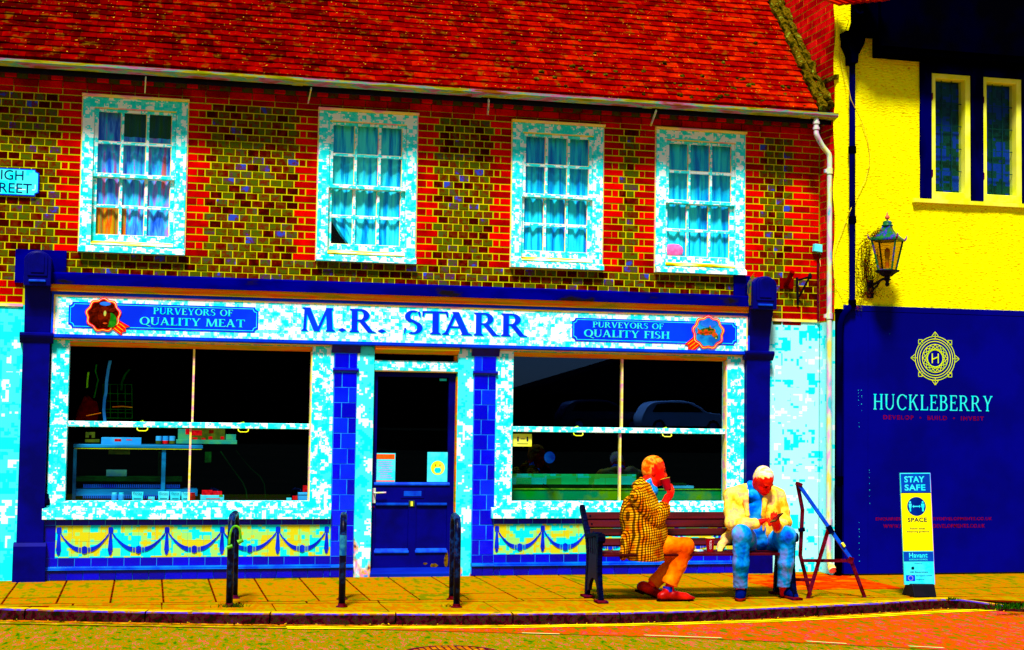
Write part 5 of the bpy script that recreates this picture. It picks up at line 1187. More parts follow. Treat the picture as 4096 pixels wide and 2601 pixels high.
# ------------------------------------------------------------------ fittings on the right-hand brickwork
jb = thing('junction_box', W(3272, 1012, -0.05), 'small cyan plastic box on the brickwork beside the white downpipe', 'junction box')
c = W(3272, 994, -0.04); mb = MB().box(-0.052, 0.052, -0.03, 0.03, -0.042, 0.042)
o = mb.build('casing', plain('cyan_plastic', (110, 250, 250), (60, 235, 240), 9, 0.4, 0.1), jb, bevel=0.006, loc=c); o.rotation_euler = (0, R_(6), 0)
MB().tube([c+Vector((0.02, 0, -0.04)), c+Vector((0.055, 0.0, -0.09)), c+Vector((0.03, 0.02, -0.12)), c+Vector((0.05, 0.02, -0.25))], 0.0045, 6).build('flex', M['edge'], jb)
MB().tube([W(3272, 1030, -0.03), W(3272, 1090, -0.03), W(3273, 1286, -0.03)], 0.013, 8).build('conduit', M['rust'], jb)
fh = thing('flag_holder', W(3148, 1155, -0.02), 'dark red flagpole socket on a plate beside the right console', 'flag holder')
MB().box(X_(3120, 1140, -0.02), X_(3176, 1140, -0.02), -0.02, -0.002, Z_(3148, 1156, -0.02), Z_(3148, 1112, -0.02)).build('plate', plain('dark_red_plate', (115, 0, 0), (90, 0, 0), 12), fh, bevel=0.003)
MB().tube([W(3143, 1142, -0.03), W(3170, 1088, -0.16)], 0.027, 12).build('socket', plain('dark_red_socket', (125, 0, 0), (85, 0, 0), 12), fh)
bb = thing('sign_bracket', W(3190, 1215, -0.02), 'black triangular iron bracket on the brickwork right of the console', 'bracket')
MB().tube([W(3188, 1110, -0.02), W(3192, 1218, -0.02)], 0.014, 6).tube([W(3189, 1122, -0.02), W(3238, 1108, -0.22)], 0.011, 6).tube([W(3196, 1188, -0.02), W(3238, 1110, -0.22)], 0.011, 6).lathe([(0.012, -0.03), (0.022, -0.01), (0.02, 0.02), (0.008, 0.035)], W(3240, 1106, -0.22), 10).build('arms', M['black'], bb)

# ------------------------------------------------------------------ yellow neighbour
YN = -0.40
nb_ = thing('yellow_house', (6.5, 0, 0), 'yellow roughcast house with black eaves and leaded casement windows', 'building')
X0, X1 = X_(3342, 700, YN), 9.5
wx0 = X_(3678, 500, YN); sz = Z_(3700, 800, YN); zhb = Z_(3434, 1219, YN)
etz = Z_(3600, 222, YN)
mb = MB()
# roughcast face: a gridded sheet with a wavering surface, wrapped round the left corner
nx, nz = 90, 76
def ysurf(x, z): return YN-0.008*math.sin(x*5.3+z*3.1)*math.sin(z*4.1-x*2.2)-0.003*math.sin(x*31+z*17)
def grid(xa, xb, za, zb2, nx, nz):
    b0 = len(mb.v)
    for i in range(nx+1):
        for j in range(nz+1):
            x = xa+(xb-xa)*i/nx; z = za+(zb2-za)*j/nz; mb.v.append((x+(0.012*math.sin(z*9) if i == 0 and xa == X0 else 0), ysurf(x, z)+(0.03 if (i == 0 and xa == X0) else 0), z))
    for i in range(nx):
        for j in range(nz): mb.f.append((b0+i*(nz+1)+j, b0+(i+1)*(nz+1)+j, b0+(i+1)*(nz+1)+j+1, b0+i*(nz+1)+j+1)); mb.m.append(0)
grid(X0, wx0, zhb-0.05, 6.1, 44, 90); grid(wx0, X1, zhb-0.05, sz, 60, 40)
mb.build('render', M['yellow'], nb_, smooth=True, fixn=False)
MB().box(X0+0.02, wx0-0.002, YN+0.09, 0.3, zhb-0.05, 6.1).box(wx0, X1, YN+0.09, 0.3, zhb-0.05, sz-0.03).box(wx0, X1, YN+0.19, 0.3, sz-0.03, 6.1).build('wall', M['dark'], nb_)
# timbers
ztop = etz+0.4
for a, b in ((3678, 3722), (3882, 3929), (4086, 4130)):
    MB().box(X_(a, 500, YN), X_(b, 500, YN), YN-0.03, YN+0.18, sz+0.012, ztop).build('timber_post', M['timber'], nb_, bevel=0.006)
zw1 = Z_(3800, 297, YN)
MB().box(wx0, X1, YN-0.022, YN+0.18, zw1, ztop).build('timber_lintel', M['timber'], nb_)
def casement(pa, pb, ya, yb_):
    p = part('casement_window', nb_, W((pa+pb)/2, yb_, YN)); a, b = X_(pa, 500, YN), X_(pb, 500, YN); zt_, zb2 = zw1-0.004, sz+0.012
    f = 0.055; Y = YN-0.012
    mb = MB(); mb.cbox(a, a+f*0.8, Y, YN+0.15, zb2, zt_, 0.005); mb.cbox(b-f*1.1, b, Y, YN+0.15, zb2, zt_, 0.005); mb.cbox(a+f*0.8, b-f*1.1, Y, YN+0.15, zt_-f, zt_, 0.005); mb.cbox(a+f*0.8, b-f*1.1, Y, YN+0.15, zb2, zb2+f*1.5, 0.005)
    mb.build('frame', M['yframe'], p, fixn=False)
    ga, gb_, gz0, gz1 = a+f*0.8, b-f*1.1, zb2+f*1.5, zt_-f
    MB().add([(ga, YN+0.08, gz0), (gb_, YN+0.08, gz0), (gb_, YN+0.08, gz1), (ga, YN+0.08, gz1)], [(0, 1, 2, 3)]).build('pane', M['leaded'], p, fixn=False)
    MB().box(ga, gb_, YN+0.13, YN+0.14, gz0, gz1).build('blind', M['leadback'], p)
    mb = MB()
    for k in (1, 2): x = ga+(gb_-ga)*k/3; mb.box(x-0.004, x+0.004, YN+0.074, YN+0.082, gz0, gz1)
    for k in range(1, 5): z = gz0+(gz1-gz0)*k/5; mb.box(ga, gb_, YN+0.0745, YN+0.0815, z-0.004, z+0.004)
    mb.build('lead_cames', M['lead'], p)
    for z in (gz0+0.2, gz1-0.2): MB().box(a-0.012, a+0.008, Y-0.008, Y+0.01, z-0.035, z+0.035).build('hinge', M['rust'], p)
M['leaded'] = glass('old_leaded_glass', (225, 235, 255), 1.3, (0.2, 0.4, 1.0)); M['lead'] = plain('lead_came', (0, 60, 30), (0, 40, 60), 12, 0.5, 0.1)
M['leadback'] = blocky('drawn_blind', ((0, 50, 130), (0, 60, 30), (0, 40, 0)), (0.48, 0.6), (0.04, 0.04, 0.03), 2.5)
casement(3726, 3880, 290, 780); casement(3931, 4084, 310, 800)
MB().box(X_(3932+205, 600, YN), X1, YN-0.01, YN+0.18, sz+0.012, zw1).build('far_bay', M['yellow'], nb_)
MB().prof_x([(YN-0.05, sz-0.035), (YN-0.055, sz+0.004), (YN-0.02, sz+0.011), (YN+0.09, sz+0.011), (YN+0.09, sz-0.035)], X_(3658, 795, YN-0.05), X1).build('sill', M['yframe'], nb_)
# overhanging black eaves
ex = X_(3524, 190, -0.6)
ez = Z_(3600, 222, -0.6)
MB().box(ex, X1, -0.66, 0.2, ez, ez+0.5).build('eaves', M['soot'], nb_)
MB().box(ex-0.06, X1, -0.72, -0.662, ez+0.06, ez+0.7).build('fascia_board', M['soot'], nb_)
MB().box(X0+0.03, ex, YN+0.01, 0.2, 6.1, 7.6).build('upper_wall', M['soot'], nb_)
ez2 = Z_(3500, 140, -0.55)
MB().box(X_(3438, 70, -0.6), ex+0.05, -0.64, 0.1, ez2, ez2+0.4).build('eaves_return', M['soot'], nb_)
# brick flank on the shop side, running back beside the shop roof
XF = X0+0.012
fw_ = MB().box(XF, XF+0.10, YN+0.05, 6, 2.66, 9.0).build('flank_wall', M['mortar'], nb_)
MB().box(XF-0.004, XF+0.10, YN+0.05, 0.0, 0.0, 2.66).build('painted_flank', M['white_r'], nb_)
fbm = {}
z = 2.67; k = 0
while z < 7.7:
    y = YN+0.045-(0.11 if k % 2 else 0)
    while y < 3.3:
        ya, yb2 = max(y, YN+0.045), y+0.225
        slope_z = EZ+(max(ya, EY)-EY)*math.tan(PIT)
        if (ya < 0.02 or z > slope_z-0.25) and yb2-ya > 0.03:
            if ya < 0.0 and z < 4.9: yb2 = min(yb2, 0.0)
            ln = round(yb2-ya, 3); me = fbm.get(ln)
            if me is None: me = fbm[ln] = MB().box(-0.005, 0.03, 0.006, ln-0.006, 0.006, 0.070).mesh('brick', M['brick_flank'])
            link('brick', me, fw_, (XF+random.uniform(-.0015, .0015), ya, z))
        y += 0.225
    z += 0.076; k += 1
kz = Z_(3300, 292, YN-0.03)
MB().box(XF-0.03, XF+0.02, YN-0.02, YN+0.36, kz-0.05, kz).build('kneeler', M['flash'], nb_, bevel=0.01)
# clay tiles on the neighbour's verge, in the top corner
mb = MB()
vt_ = [W(3340, 8, -0.6), W(3420, 12, -0.7), W(3500, -10, -0.85)]
for k in range(7):
    c = vt_[0].lerp(vt_[2], k/6); c.z += 0.02-0.0*k
    MB().box(-0.09, 0.09, -0.14, 0.14, -0.012, 0.012).build('verge_tile', M['roof'], nb_, loc=c).rotation_euler = (R_(28), R_(-18), R_(20+k*2))
# rainwater pipe of the yellow house
bp = part('rain_pipe', nb_, (X_(3409, 800, -0.47), -0.47, 2.8))
hp = [(3372, 128), (3455, 135), (3448, 180), (3424, 225), (3422, 258), (3396, 258), (3394, 220), (3376, 180)]
MB().prism([(W(x, y, -0.5).x, W(x, y, -0.5).z) for x, y in hp], -0.57, -0.41).build('hopper', M['soot'], bp, bevel=0.008)
MB().tube([W(3410, 130, -0.5), W(3425, 80, -0.65), W(3440, 40, -0.8)], 0.05, 8).build('offset', M['soot'], bp)
P_ = [W(3409, y, -0.47) for y in (250, 600, 880, 1190)]+[W(3404, 1225, -0.47), W(3372, 1262, -0.46), W(3360, 1300, -0.45), W(3358, 1700, -0.45), W(3356, 2284, -0.45)]
MB().tube(P_, 0.032, 12).build('pipe', M['timber'], bp, smooth=True)
for y in (600, 880, 1215): MB().tube([W(3409, y-14, -0.47), W(3409, y+14, -0.47)], 0.042, 12).build('collar', M['soot'], bp)
MB().tube([W(3356, 1905, -0.45), W(3356, 1940, -0.45)], 0.045, 12).build('collar', M['soot'], bp)
MB().box(X0+0.02, X_(3378, 1700, YN), YN+0.02, 0.2, 0.0, zhb-0.02).build('dark_reveal', M['soot'], nb_)
cbp = [(3396, 80), (3384, 120), (3362, 162), (3360, 200), (3366, 260), (3380, 320), (3396, 360), (3404, 400), (3420, 432), (3446, 485), (3470, 560), (3479, 620), (3478, 660), (3462, 720), (3430, 780), (3398, 848), (3386, 880), (3378, 900), (3338, 1000), (3336, 1110), (3350, 1150), (3392, 1166)]
tag(MB().tube([W(x, y, -0.425 if not 3390 < x < 3430 else -0.515) for x, y in cbp], 0.0036, 5).build('cable', plain('pale_cable', (220, 210, 40), (200, 150, 30), 9), None), 'thin loose cable looping down the yellow wall across the black pipe', 'cable')

# ------------------------------------------------------------------ hoarding with lettering
YH = -0.43
hx0_ = X_(3376, 1700, YH); hz0, hz1 = 0.02, Z_(3434, 1222, YH)
ho = thing('hoarding', (6.5, YH, 0), 'navy painted hoarding with gilt emblem below the yellow house', 'hoarding')
seams = [hx0_, X_(3472, 1700, YH), 7.0, 8.6]
for a, b in zip(seams, seams[1:]): MB().box(a+0.0012, b-0.0012, YH, YH+0.05, hz0, hz1-0.062).build('board', M['hoard'], ho)
MB().box(hx0_, 8.6, YH-0.004, YH+0.05, hz1-0.06, hz1).build('top_rail', M['hoard'], ho, bevel=0.003)
mb = MB()
for px, yy in ((3434, (1560, 1640)), (3436, (1690, 1720)), (3446, (1560, 1650)), (3478, (1880, 2030)), (3437, (2090, 2250)), (3560, (1335, 1345))):
    y = yy[0]
    while y < yy[1]:
        a = W(px+random.uniform(-1, 1), y, YH); mb.box(a.x-0.002, a.x+0.002, YH-0.0015, YH+0.001, a.z-0.006*random.uniform(.3, 2), a.z); y += random.uniform(8, 28)
mb.build('paint_drips', M['cyan'], ho)
serif_text('HUCKLEBERRY', M['cyan'], ho, X_(3493, 1607, YH), X_(3970, 1610, YH), Z_(3600, 1640, YH), Z_(3600, 1578, YH), YH, 0.13, 0.06, 0.14, 0.003, 'letter', each=True)
text_at('DEVELOP  \u2022  BUILD  \u2022  INVEST', M['maroon_txt'], ho, X_(3533, 1670, YH), X_(3935, 1672, YH), Z_(3700, 1680, YH), Z_(3700, 1663, YH), YH-0.001, spacing=1.25, bold=0.02)
text_at('ENQUIRIES@HUCKLEBERRYDEVELOPMENTS.CO.UK', M['maroon_txt'], ho, X_(3503, 2078, YH), X_(3968, 2070, YH), Z_(3700, 2085, YH), Z_(3700, 2069, YH), YH-0.001, spacing=1.1, bold=0.02)
text_at('WWW.HUCKLEBERRYDEVELOPMENTS.CO.UK', M['maroon_txt'], ho, X_(3533, 2106, YH), X_(3940, 2098, YH), Z_(3700, 2112, YH), Z_(3700, 2097, YH), YH-0.001, spacing=1.1, bold=0.02)
c = W(3740, 1434, YH); R0 = 0.5*(X_(3819, 1434, YH)-X_(3660, 1434, YH))
em = MB(); ye = YH-0.003
def ringm(r0, r1, n=48):
    for k in range(n):
        a, b = 2*math.pi*k/n, 2*math.pi*(k+1)/n
        em.add([(c.x+r*math.cos(t_), ye, c.z+r*math.sin(t_)) for r, t_ in ((r0, a), (r0, b), (r1, b), (r1, a))], [(3, 2, 1, 0)])
lw = 0.0075
for f in (1.0, 0.885, 0.775, 0.64, 0.385): ringm(R0*f-lw*0.5, R0*f+lw*0.5)
def seg(x0, z0, x1, z1, w=lw, dy=0.0): em.bar((c.x+x0*R0, ye-dy, c.z+z0*R0), (c.x+x1*R0, ye-dy, c.z+z1*R0), 0.001, w)
for k in range(16):     # interlaced star between the inner rings
    a = 2*math.pi*k/16
    for d in (1.18, -1.18): seg(0.63*math.cos(a), 0.63*math.sin(a), 0.40*math.cos(a+d*0.62), 0.40*math.sin(a+d*0.62), lw*0.75, 0.0006+0.0006*(d > 0))
for k in range(4):
    a = math.pi/2*k; ca, sa = math.cos(a), math.sin(a)
    rot = lambda x, z: (x*ca-z*sa, x*sa+z*ca)
    for (p, q_) in (((1.22, 0), (1.0, 0.17)), ((1.22, 0), (1.0, -0.17)), ((1.22, 0), (0.9, 0)), ((1.0, 0.17), (1.0, -0.17))): seg(*rot(*p), *rot(*q_), lw*0.8, 0.0009)
    a += math.pi/4; ca, sa = math.cos(a), math.sin(a)
    for (p, q_) in (((1.18, 0), (1.04, 0.14)), ((1.18, 0), (1.04, -0.14)), ((1.04, 0.14), (0.93, 0.05)), ((1.04, -0.14), (0.93, -0.05)), ((1.04, 0.14), (0.97, -0.10)), ((1.04, -0.14), (0.97, 0.10))): seg(*rot(*p), *rot(*q_), lw*0.8, 0.0013)
seg(-0.15, -0.22, -0.15, 0.22, 0.012, 0.002); seg(0.15, -0.22, 0.15, 0.22, 0.012, 0.0022); seg(-0.15, -0.05, 0.15, 0.07, 0.011, 0.0026)
em.build('emblem', M['gold_line'], ho)

# ------------------------------------------------------------------ wall lantern
YLn = -0.72
patina = mottle('lantern_patina', [(0.34, (0, 60, 40)), (0.44, (24, 104, 30)), (0.52, (10, 80, 60)), (0.56, (0, 40, 170)), (0.60, (100, 36, 130)), (0.64, (20, 100, 40)), (0.74, (70, 110, 10))], 13, rough=0.4, spec=0.1, bump=0.3)
lc = W(3549, 1000, YLn); LX, LY = lc.x, lc.y
zz = lambda y: Z_(3549, y, YLn)
ln_ = thing('wall_lantern', (LX, LY, zz(1118)), 'patinated four-sided wall lantern with pointed finial on the yellow wall', 'lantern')
rt, rb = 0.178, 0.098; zt_, zb2 = zz(962), zz(1082)
cor = [(0, -1), (1, 0), (0, 1), (-1, 0)]
mb = MB()
for cx_, cy_ in cor: mb.tube([(LX+cx_*rb, LY+cy_*rb, zb2), (LX+cx_*rt, LY+cy_*rt, zt_)], 0.011, 6)
for r, z in ((rt, zt_), (rb, zb2)):
    for k in range(4):
        a, b = cor[k], cor[(k+1) % 4]; mb.tube([(LX+a[0]*r, LY+a[1]*r, z), (LX+b[0]*r, LY+b[1]*r, z)], 0.010, 6)
mb.build('cage', patina, ln_)
lg = glass('murky_lantern_glass', (205, 175, 70), 1.3)
for k in range(4):
    a, b = cor[k], cor[(k+1) % 4]
    MB().add([(LX+a[0]*rb, LY+a[1]*rb, zb2), (LX+b[0]*rb, LY+b[1]*rb, zb2), (LX+b[0]*rt, LY+b[1]*rt, zt_), (LX+a[0]*rt, LY+a[1]*rt, zt_)], [(0, 1, 2, 3)]).build('pane', lg, ln_, fixn=False)
MB().tube([(LX, LY, zb2), (LX, LY, zb2+0.12)], 0.02, 10).lathe([(0.018, 0.12), (0.03, 0.16), (0.028, 0.21), (0.01, 0.235)], (LX, LY, zb2), 10).build('lamp_holder', M['edge'], ln_)
mb = MB(); prof = [(0.205, zt_-0.004), (0.205, zt_+0.012), (0.15, zt_+0.045), (0.095, zt_+0.085), (0.066, zt_+0.125), (0.058, zt_+0.15)]
v = [(LX+cx_*r, LY+cy_*r, z) for r, z in prof for cx_, cy_ in cor]
mb.add(v, [(i*4+j, i*4+(j+1) % 4, (i+1)*4+(j+1) % 4, (i+1)*4+j) for i in range(len(prof)-1) for j in range(4)]+[(3, 2, 1, 0), (20, 21, 22, 23)])
mb.build('roof', patina, ln_)
MB().lathe([(0.058, 0), (0.06, 0.012), (0.045, 0.02), (0.05, 0.035), (0.04, 0.052), (0.012, 0.06)], (LX, LY, zt_+0.148), 14).build('vent_cap', patina, ln_, smooth=True)
MB().lathe([(0.006, 0), (0.008, 0.012), (0.022, 0.022), (0.026, 0.036), (0.018, 0.052), (0.010, 0.06), (0.003, 0.092)], (LX, LY, zt_+0.206), 12).build('finial', plain('pink_copper', (215, 60, 60), (230, 110, 60), 30, 0.4, 0.1), ln_, smooth=True)
for cx_, cy_ in cor: MB().tube([(LX+cx_*0.195, LY+cy_*0.195, zt_+0.004), (LX+cx_*0.215, LY+cy_*0.215, zt_+0.022), (LX+cx_*0.224, LY+cy_*0.224, zt_+0.055)], [0.012, 0.010, 0.003], 6).build('corner_horn', plain('violet_patina', (150, 20, 110), (60, 20, 150), 30), ln_)
MB().lathe([(0.13, 0.012), (0.13, 0.0), (0.09, -0.02), (0.06, -0.045), (0.03, -0.055), (0.03, -0.075), (0.045, -0.085), (0.02, -0.10), (0.018, -0.115), (0.026, -0.13), (0.02, -0.148), (0.004, -0.158)], (LX, LY, zb2-0.012), 8).build('base', M['iron_dark'], ln_)
MB().tube([(LX, LY, zb2-0.075), (LX-0.01, LY+0.08, zb2-0.085), (LX-0.03, LY+0.2, zb2-0.12), (LX-0.04, YN-0.01, zb2-0.15)], 0.014, 8).tube([(LX-0.02, LY+0.13, zb2-0.10), (LX-0.03, LY+0.17, zb2-0.155), (LX-0.035, YN-0.10, zb2-0.17), (LX-0.04, YN-0.03, zb2-0.22)], 0.012, 8).box(LX-0.075, LX-0.005, YN-0.03, YN+0.004, zb2-0.27, zb2-0.08).build('bracket', M['iron_dark'], ln_)
# dead creeper round the lantern
mb = MB(); rs = random.Random(3)
for k in range(1500):
    u = rs.random()
    if u < 0.42: px, py = rs.gauss(3462, 17), rs.uniform(955, 1130); Y = YN-0.02-abs(rs.gauss(0, 0.02))
    elif u < 0.72: px, py = rs.gauss(3465, 32), rs.gauss(1172, 14); Y = YN-0.02-abs(rs.gauss(0, 0.035))
    elif u < 0.86:
        t0 = rs.random(); px, py = 3478+t0*46+rs.gauss(0, 5), 952-t0*38+rs.gauss(0, 6); Y = YLn-0.05+rs.gauss(0, 0.05)
    elif u < 0.94: px, py = rs.gauss(3478, 14), rs.uniform(925, 990); Y = rs.uniform(-0.68, YN-0.03)
    else: px, py = rs.gauss(3437, 9), rs.uniform(1170, 1245); Y = YN-0.06
    p = W(px, py, Y); s_ = rs.uniform(0.004, 0.012)
    d1 = Vector((rs.gauss(0, 1), rs.gauss(0, .4), rs.gauss(0, 1))).normalized()*s_; d2 = Vector((rs.gauss(0, 1), rs.gauss(0, .6), rs.gauss(0, 1))).normalized()*s_*0.6
    mb.add([p-d1, p+d2, p+d1, p-d2], [(0, 1, 2, 3)], rs.choice((0, 0, 1, 2)))
for k in range(22):
    px, py = rs.gauss(3466, 14), rs.uniform(1120, 1190); pth = [W(px, py, YN-0.02)]
    for q_ in range(6): px += rs.gauss(0, 9); py -= rs.uniform(10, 34); pth.append(W(px, py, YN-0.02-abs(rs.gauss(0, .012))))
    mb.tube(pth, 0.0028, 4, 2)
tag(mb.build('dead_creeper', [plain('dry_leaf', (120, 20, 0), (90, 40, 0), 20), plain('olive_leaf', (90, 90, 0), (60, 70, 0), 20), plain('dark_twig', (30, 6, 0), (50, 10, 0), 20)], None, fixn=False), 'dead brown creeper clinging to the wall round the lantern bracket', 'creeper')
# ------------------------------------------------------------------ weeds
def tuft(name, label, c, n, h, sp, seed, mats_):
    r = random.Random(seed); mb = MB()
    for k in range(n):
        b = Vector(c)+Vector((r.gauss(0, sp), r.gauss(0, sp*0.35), 0)); d = Vector((r.gauss(0, .5), r.gauss(0, .4), 1)).normalized()*h*r.uniform(.4, 1.1); w = Vector((r.gauss(0, 1), r.gauss(0, 1), 0)).normalized()*0.004
        m_ = b+d*0.55; t_ = b+d+Vector((r.gauss(0, .4), r.gauss(0, .3), -0.2))*h*0.3
        mb.add([b-w, b+w, m_+w*0.9, m_-w*0.9, t_], [(0, 1, 2, 3), (3, 2, 4)], r.randrange(len(mats_)))
    return tag(mb.build(name, mats_, None, fixn=False), label, 'weeds')
gm = [plain('weed_green', (30, 90, 0), (10, 60, 0), 20), plain('weed_dark', (12, 45, 0), (20, 70, 10), 20), plain('weed_dry', (110, 100, 0), (80, 60, 0), 20)]
tuft('grass_tuft', 'grass tuft round the foot of the cycle stand with the green lock', G(926, 2428)+Vector((0, -0.02, 0)), 90, 0.05, 0.055, 1, gm)
tuft('grass_tuft', 'dark green weeds on the kerb at the right edge of the picture', G(4050, 2424)+Vector((0, 0.0, -0.02)), 260, 0.07, 0.11, 2, gm[:2])
tuft('grass_tuft', 'small weed in the kerb joint left of the stay safe sign', G(3510, 2424, -0.03), 70, 0.06, 0.03, 3, gm)
tuft('grass_tuft', 'small weed at the bend of the kerb below the stay safe sign', G(3805, 2400), 60, 0.035, 0.03, 4, gm[:2])
tuft('grass_tuft', 'pale withered grass at the foot of the stand in front of the door', G(1800, 2427), 60, 0.035, 0.03, 5, [gm[2], M['kerb_top']])
vs2 = MB(); r = random.Random(9)
for k in range(9):
    p = W(3000+r.gauss(0, 4), 1222, -0.2); pth = [p]; x, y = 3000, 1222
    for q_ in range(6): x += r.gauss(0, 4)+(q_*0.8); y -= r.uniform(12, 26); pth.append(W(x, y, -0.2))
    vs2.tube(pth, 0.003, 4)
tag(vs2.build('wall_weed', [plain('weed_stem', (130, 90, 0), (60, 110, 10), 30)], None), 'thin weed growing up from the cornice beside the right console', 'weeds')
# ------------------------------------------------------------------ bench
def ribbon_yz(mb, pts, w, x0, x1, m=0):
    n = len(pts); Lf = []; Rt = []
    for i, p in enumerate(pts):
        a = pts[max(0, i-1)]; b = pts[min(n-1, i+1)]; t_ = Vector((b[0]-a[0], b[1]-a[1])).normalized(); nr_ = Vector((-t_.y, t_.x)); ww = w[i] if isinstance(w, (list, tuple)) else w
        Lf.append((p[0]+nr_.x*ww/2, p[1]+nr_.y*ww/2)); Rt.append((p[0]-nr_.x*ww/2, p[1]-nr_.y*ww/2))
    for i in range(n-1):
        q = [Lf[i], Lf[i+1], Rt[i+1], Rt[i]]
        mb.add([(x, y, z) for x in (x0, x1) for y, z in q], [(0, 1, 2, 3), (7, 6, 5, 4), (0, 4, 5, 1), (1, 5, 6, 2), (2, 6, 7, 3), (3, 7, 4, 0)], m)
    return mb
def poly_yz(mb, pts, x0, x1, m=0):
    n = len(pts); mb.add([(x, y, z) for x in (x0, x1) for y, z in pts], [tuple(range(n)), tuple(range(2*n-1, n-1, -1))]+[(i, n+i, n+(i+1) % n, (i+1) % n) for i in range(n)], m); return mb
def crv(pts, k=5):
    out = []; P = [pts[0]]+pts+[pts[-1]]
    for i in range(1, len(P)-2):
        for j in range(k):
            u = j/k; a, b, c, d = P[i-1], P[i], P[i+1], P[i+2]
            out.append(tuple(0.5*((2*b[q])+(-a[q]+c[q])*u+(2*a[q]-5*b[q]+4*c[q]-d[q])*u*u+(-a[q]+3*b[q]-3*c[q]+d[q])*u**3) for q in range(len(b))))
    out.append(pts[-1]); return out
BX0, BX1 = 1.275, 3.10
bench = thing('park_bench', ((BX0+BX1)/2, -2.05, 0), 'bench with dark red slats and blue-black cast iron ends on the pavement', 'bench')
for xe in (BX0, BX1):
    a, b = xe-0.022, xe+0.022; p = part('bench_end', bench, (xe, -2.05, 0))
    ribbon_yz(MB(), crv([(-1.845, 0.0), (-1.86, 0.18), (-1.885, 0.36), (-1.85, 0.52), (-1.75, 0.66), (-1.635, 0.80)]), 0.052, a, b).build('back_post', M['iron'], p, bevel=0.004)
    ribbon_yz(MB(), crv([(-2.265, 0.0), (-2.225, 0.14), (-2.20, 0.30), (-2.205, 0.44), (-2.225, 0.545)]), 0.05, a, b).build('front_leg', M['iron'], p, bevel=0.004)
    mb = ribbon_yz(MB(), crv([(-2.245, 0.565), (-2.15, 0.585), (-2.0, 0.565), (-1.84, 0.545)]), 0.04, a-0.008, b+0.008)
    poly_yz(mb, [(-2.235+0.042*math.cos(t_), 0.555+0.042*math.sin(t_)) for t_ in [2*math.pi*k/16 for k in range(16)]], a-0.012, b+0.012).build('armrest', M['iron'], p, bevel=0.004)
    arch = [(-2.06+0.135*math.cos(t_), 0.03+0.165*math.sin(t_)) for t_ in [math.pi*k/12 for k in range(13)]]
    poly_yz(MB(), [(-1.88, 0.06)]+[(y, z) for y, z in arch if z > 0.06]+[(-2.225, 0.06), (-2.205, 0.405), (-1.885, 0.405)], a+0.006, b-0.006).build('scroll_panel', M['iron_dark'], p)
    mb = MB()
    for y in (-1.955, -2.02, -2.09, -2.15): poly_yz(mb, [(y-0.022, 0.40), (y+0.018, 0.40), (y+0.010, 0.55), (y-0.012, 0.56)], a+0.005, b-0.005)
    poly_yz(mb, [(-2.19, 0.455), (-1.90, 0.455), (-1.90, 0.55), (-2.19, 0.55)], a+0.008, b-0.008)
    mb.build('arm_tracery', M['iron_dark'], p)
    for y in (-1.845, -2.265): MB().box(xe-0.05, xe+0.05, y-0.07, y+0.07, 0.001, 0.022).build('foot', M['rust'], p, bevel=0.006)
SEAT_Z = 0.425
for k in range(4):
    y = -1.93-k*0.088; MB().box(BX0+0.02, BX1-0.02, y-0.078, y, SEAT_Z-0.028, SEAT_Z+(0.0 if k < 3 else -0.004)).build('seat_slat', M['benchwood'], bench, bevel=0.006)
for k in range(4):
    u = (0.50+k*0.0685+(0.012 if k else 0)); 
    yb_ = {0: -1.862, 1: -1.80, 2: -1.745, 3: -1.69}[k]; z = {0: 0.49, 1: 0.575, 2: 0.645, 3: 0.715}[k]
    c = Vector(((BX0+BX1)/2, yb_-0.028, z)); o = MB().box(BX0-c.x+0.02, BX1-c.x-0.02, -0.013, 0.013, -0.037, 0.037).build('back_slat', M['benchwood'], bench, bevel=0.005, loc=c); o.rotation_euler = (R_(-36), 0, 0)
    for xe in (BX0+0.05, BX1-0.05): MB().tube([(xe, yb_-0.052, z+0.006), (xe, yb_-0.036, z+0.0)], 0.008, 8).build('bolt', M['iron'], bench)

# ------------------------------------------------------------------ cycle stands
hd = Vector((0.129, 0.99, 0))
def hoop(px, py, Ln, label, hgt=0.74):
    b = G(px, py); t_ = thing('cycle_stand', b, label, 'cycle stand', 'cycle stands along the kerb'); r = 0.029; rc = 0.13
    pth = [b+Vector((0, 0, -0.02)), b+Vector((0, 0, hgt-rc))]
    pth += [b+hd*(rc-rc*math.cos(a))+Vector((0, 0, hgt-rc+rc*math.sin(a))) for a in [math.pi/2*k/6 for k in range(1, 7)]]
    pth += [b+hd*(Ln-rc+rc*math.sin(a))+Vector((0, 0, hgt-rc+rc*math.cos(a))) for a in [math.pi/2*k/6 for k in range(0, 7)]]
    pth += [b+hd*Ln+Vector((0, 0, -0.02))]
    MB().tube(pth, r, 14).build('tube', M['post'], t_, smooth=True)
    for q in (b, b+hd*Ln): MB().lathe([(0.05, 0.001), (0.05, 0.006), (0.034, 0.012), (0.032, 0.03)], q, 14).build('base_collar', M['rust'], t_)
    return b
h1 = hoop(917, 2427, 0.55, 'cycle stand with a green lock on it, left of the door')
h2 = hoop(1367, 2428, 0.50, 'thin black cycle stand between the green lock stand and the door')
h3 = hoop(1826, 2430, 0.55, 'black cycle stand directly in front of the shop door')
MB().lathe([(0.0305, 0), (0.0305, 0.17)], h2+Vector((0, 0, 0.43)), 14).build('reflective_band', plain('dull_blue_band', (0, 70, 140), (40, 130, 160), 18, 0.3, 0.1), bpy.data.objects['cycle_stand.001'])
lk = thing('bicycle_lock', h1+Vector((0, 0, 0.5)), 'green shackle lock hooked on the left cycle stand', 'lock')
YK = h1.y-0.055
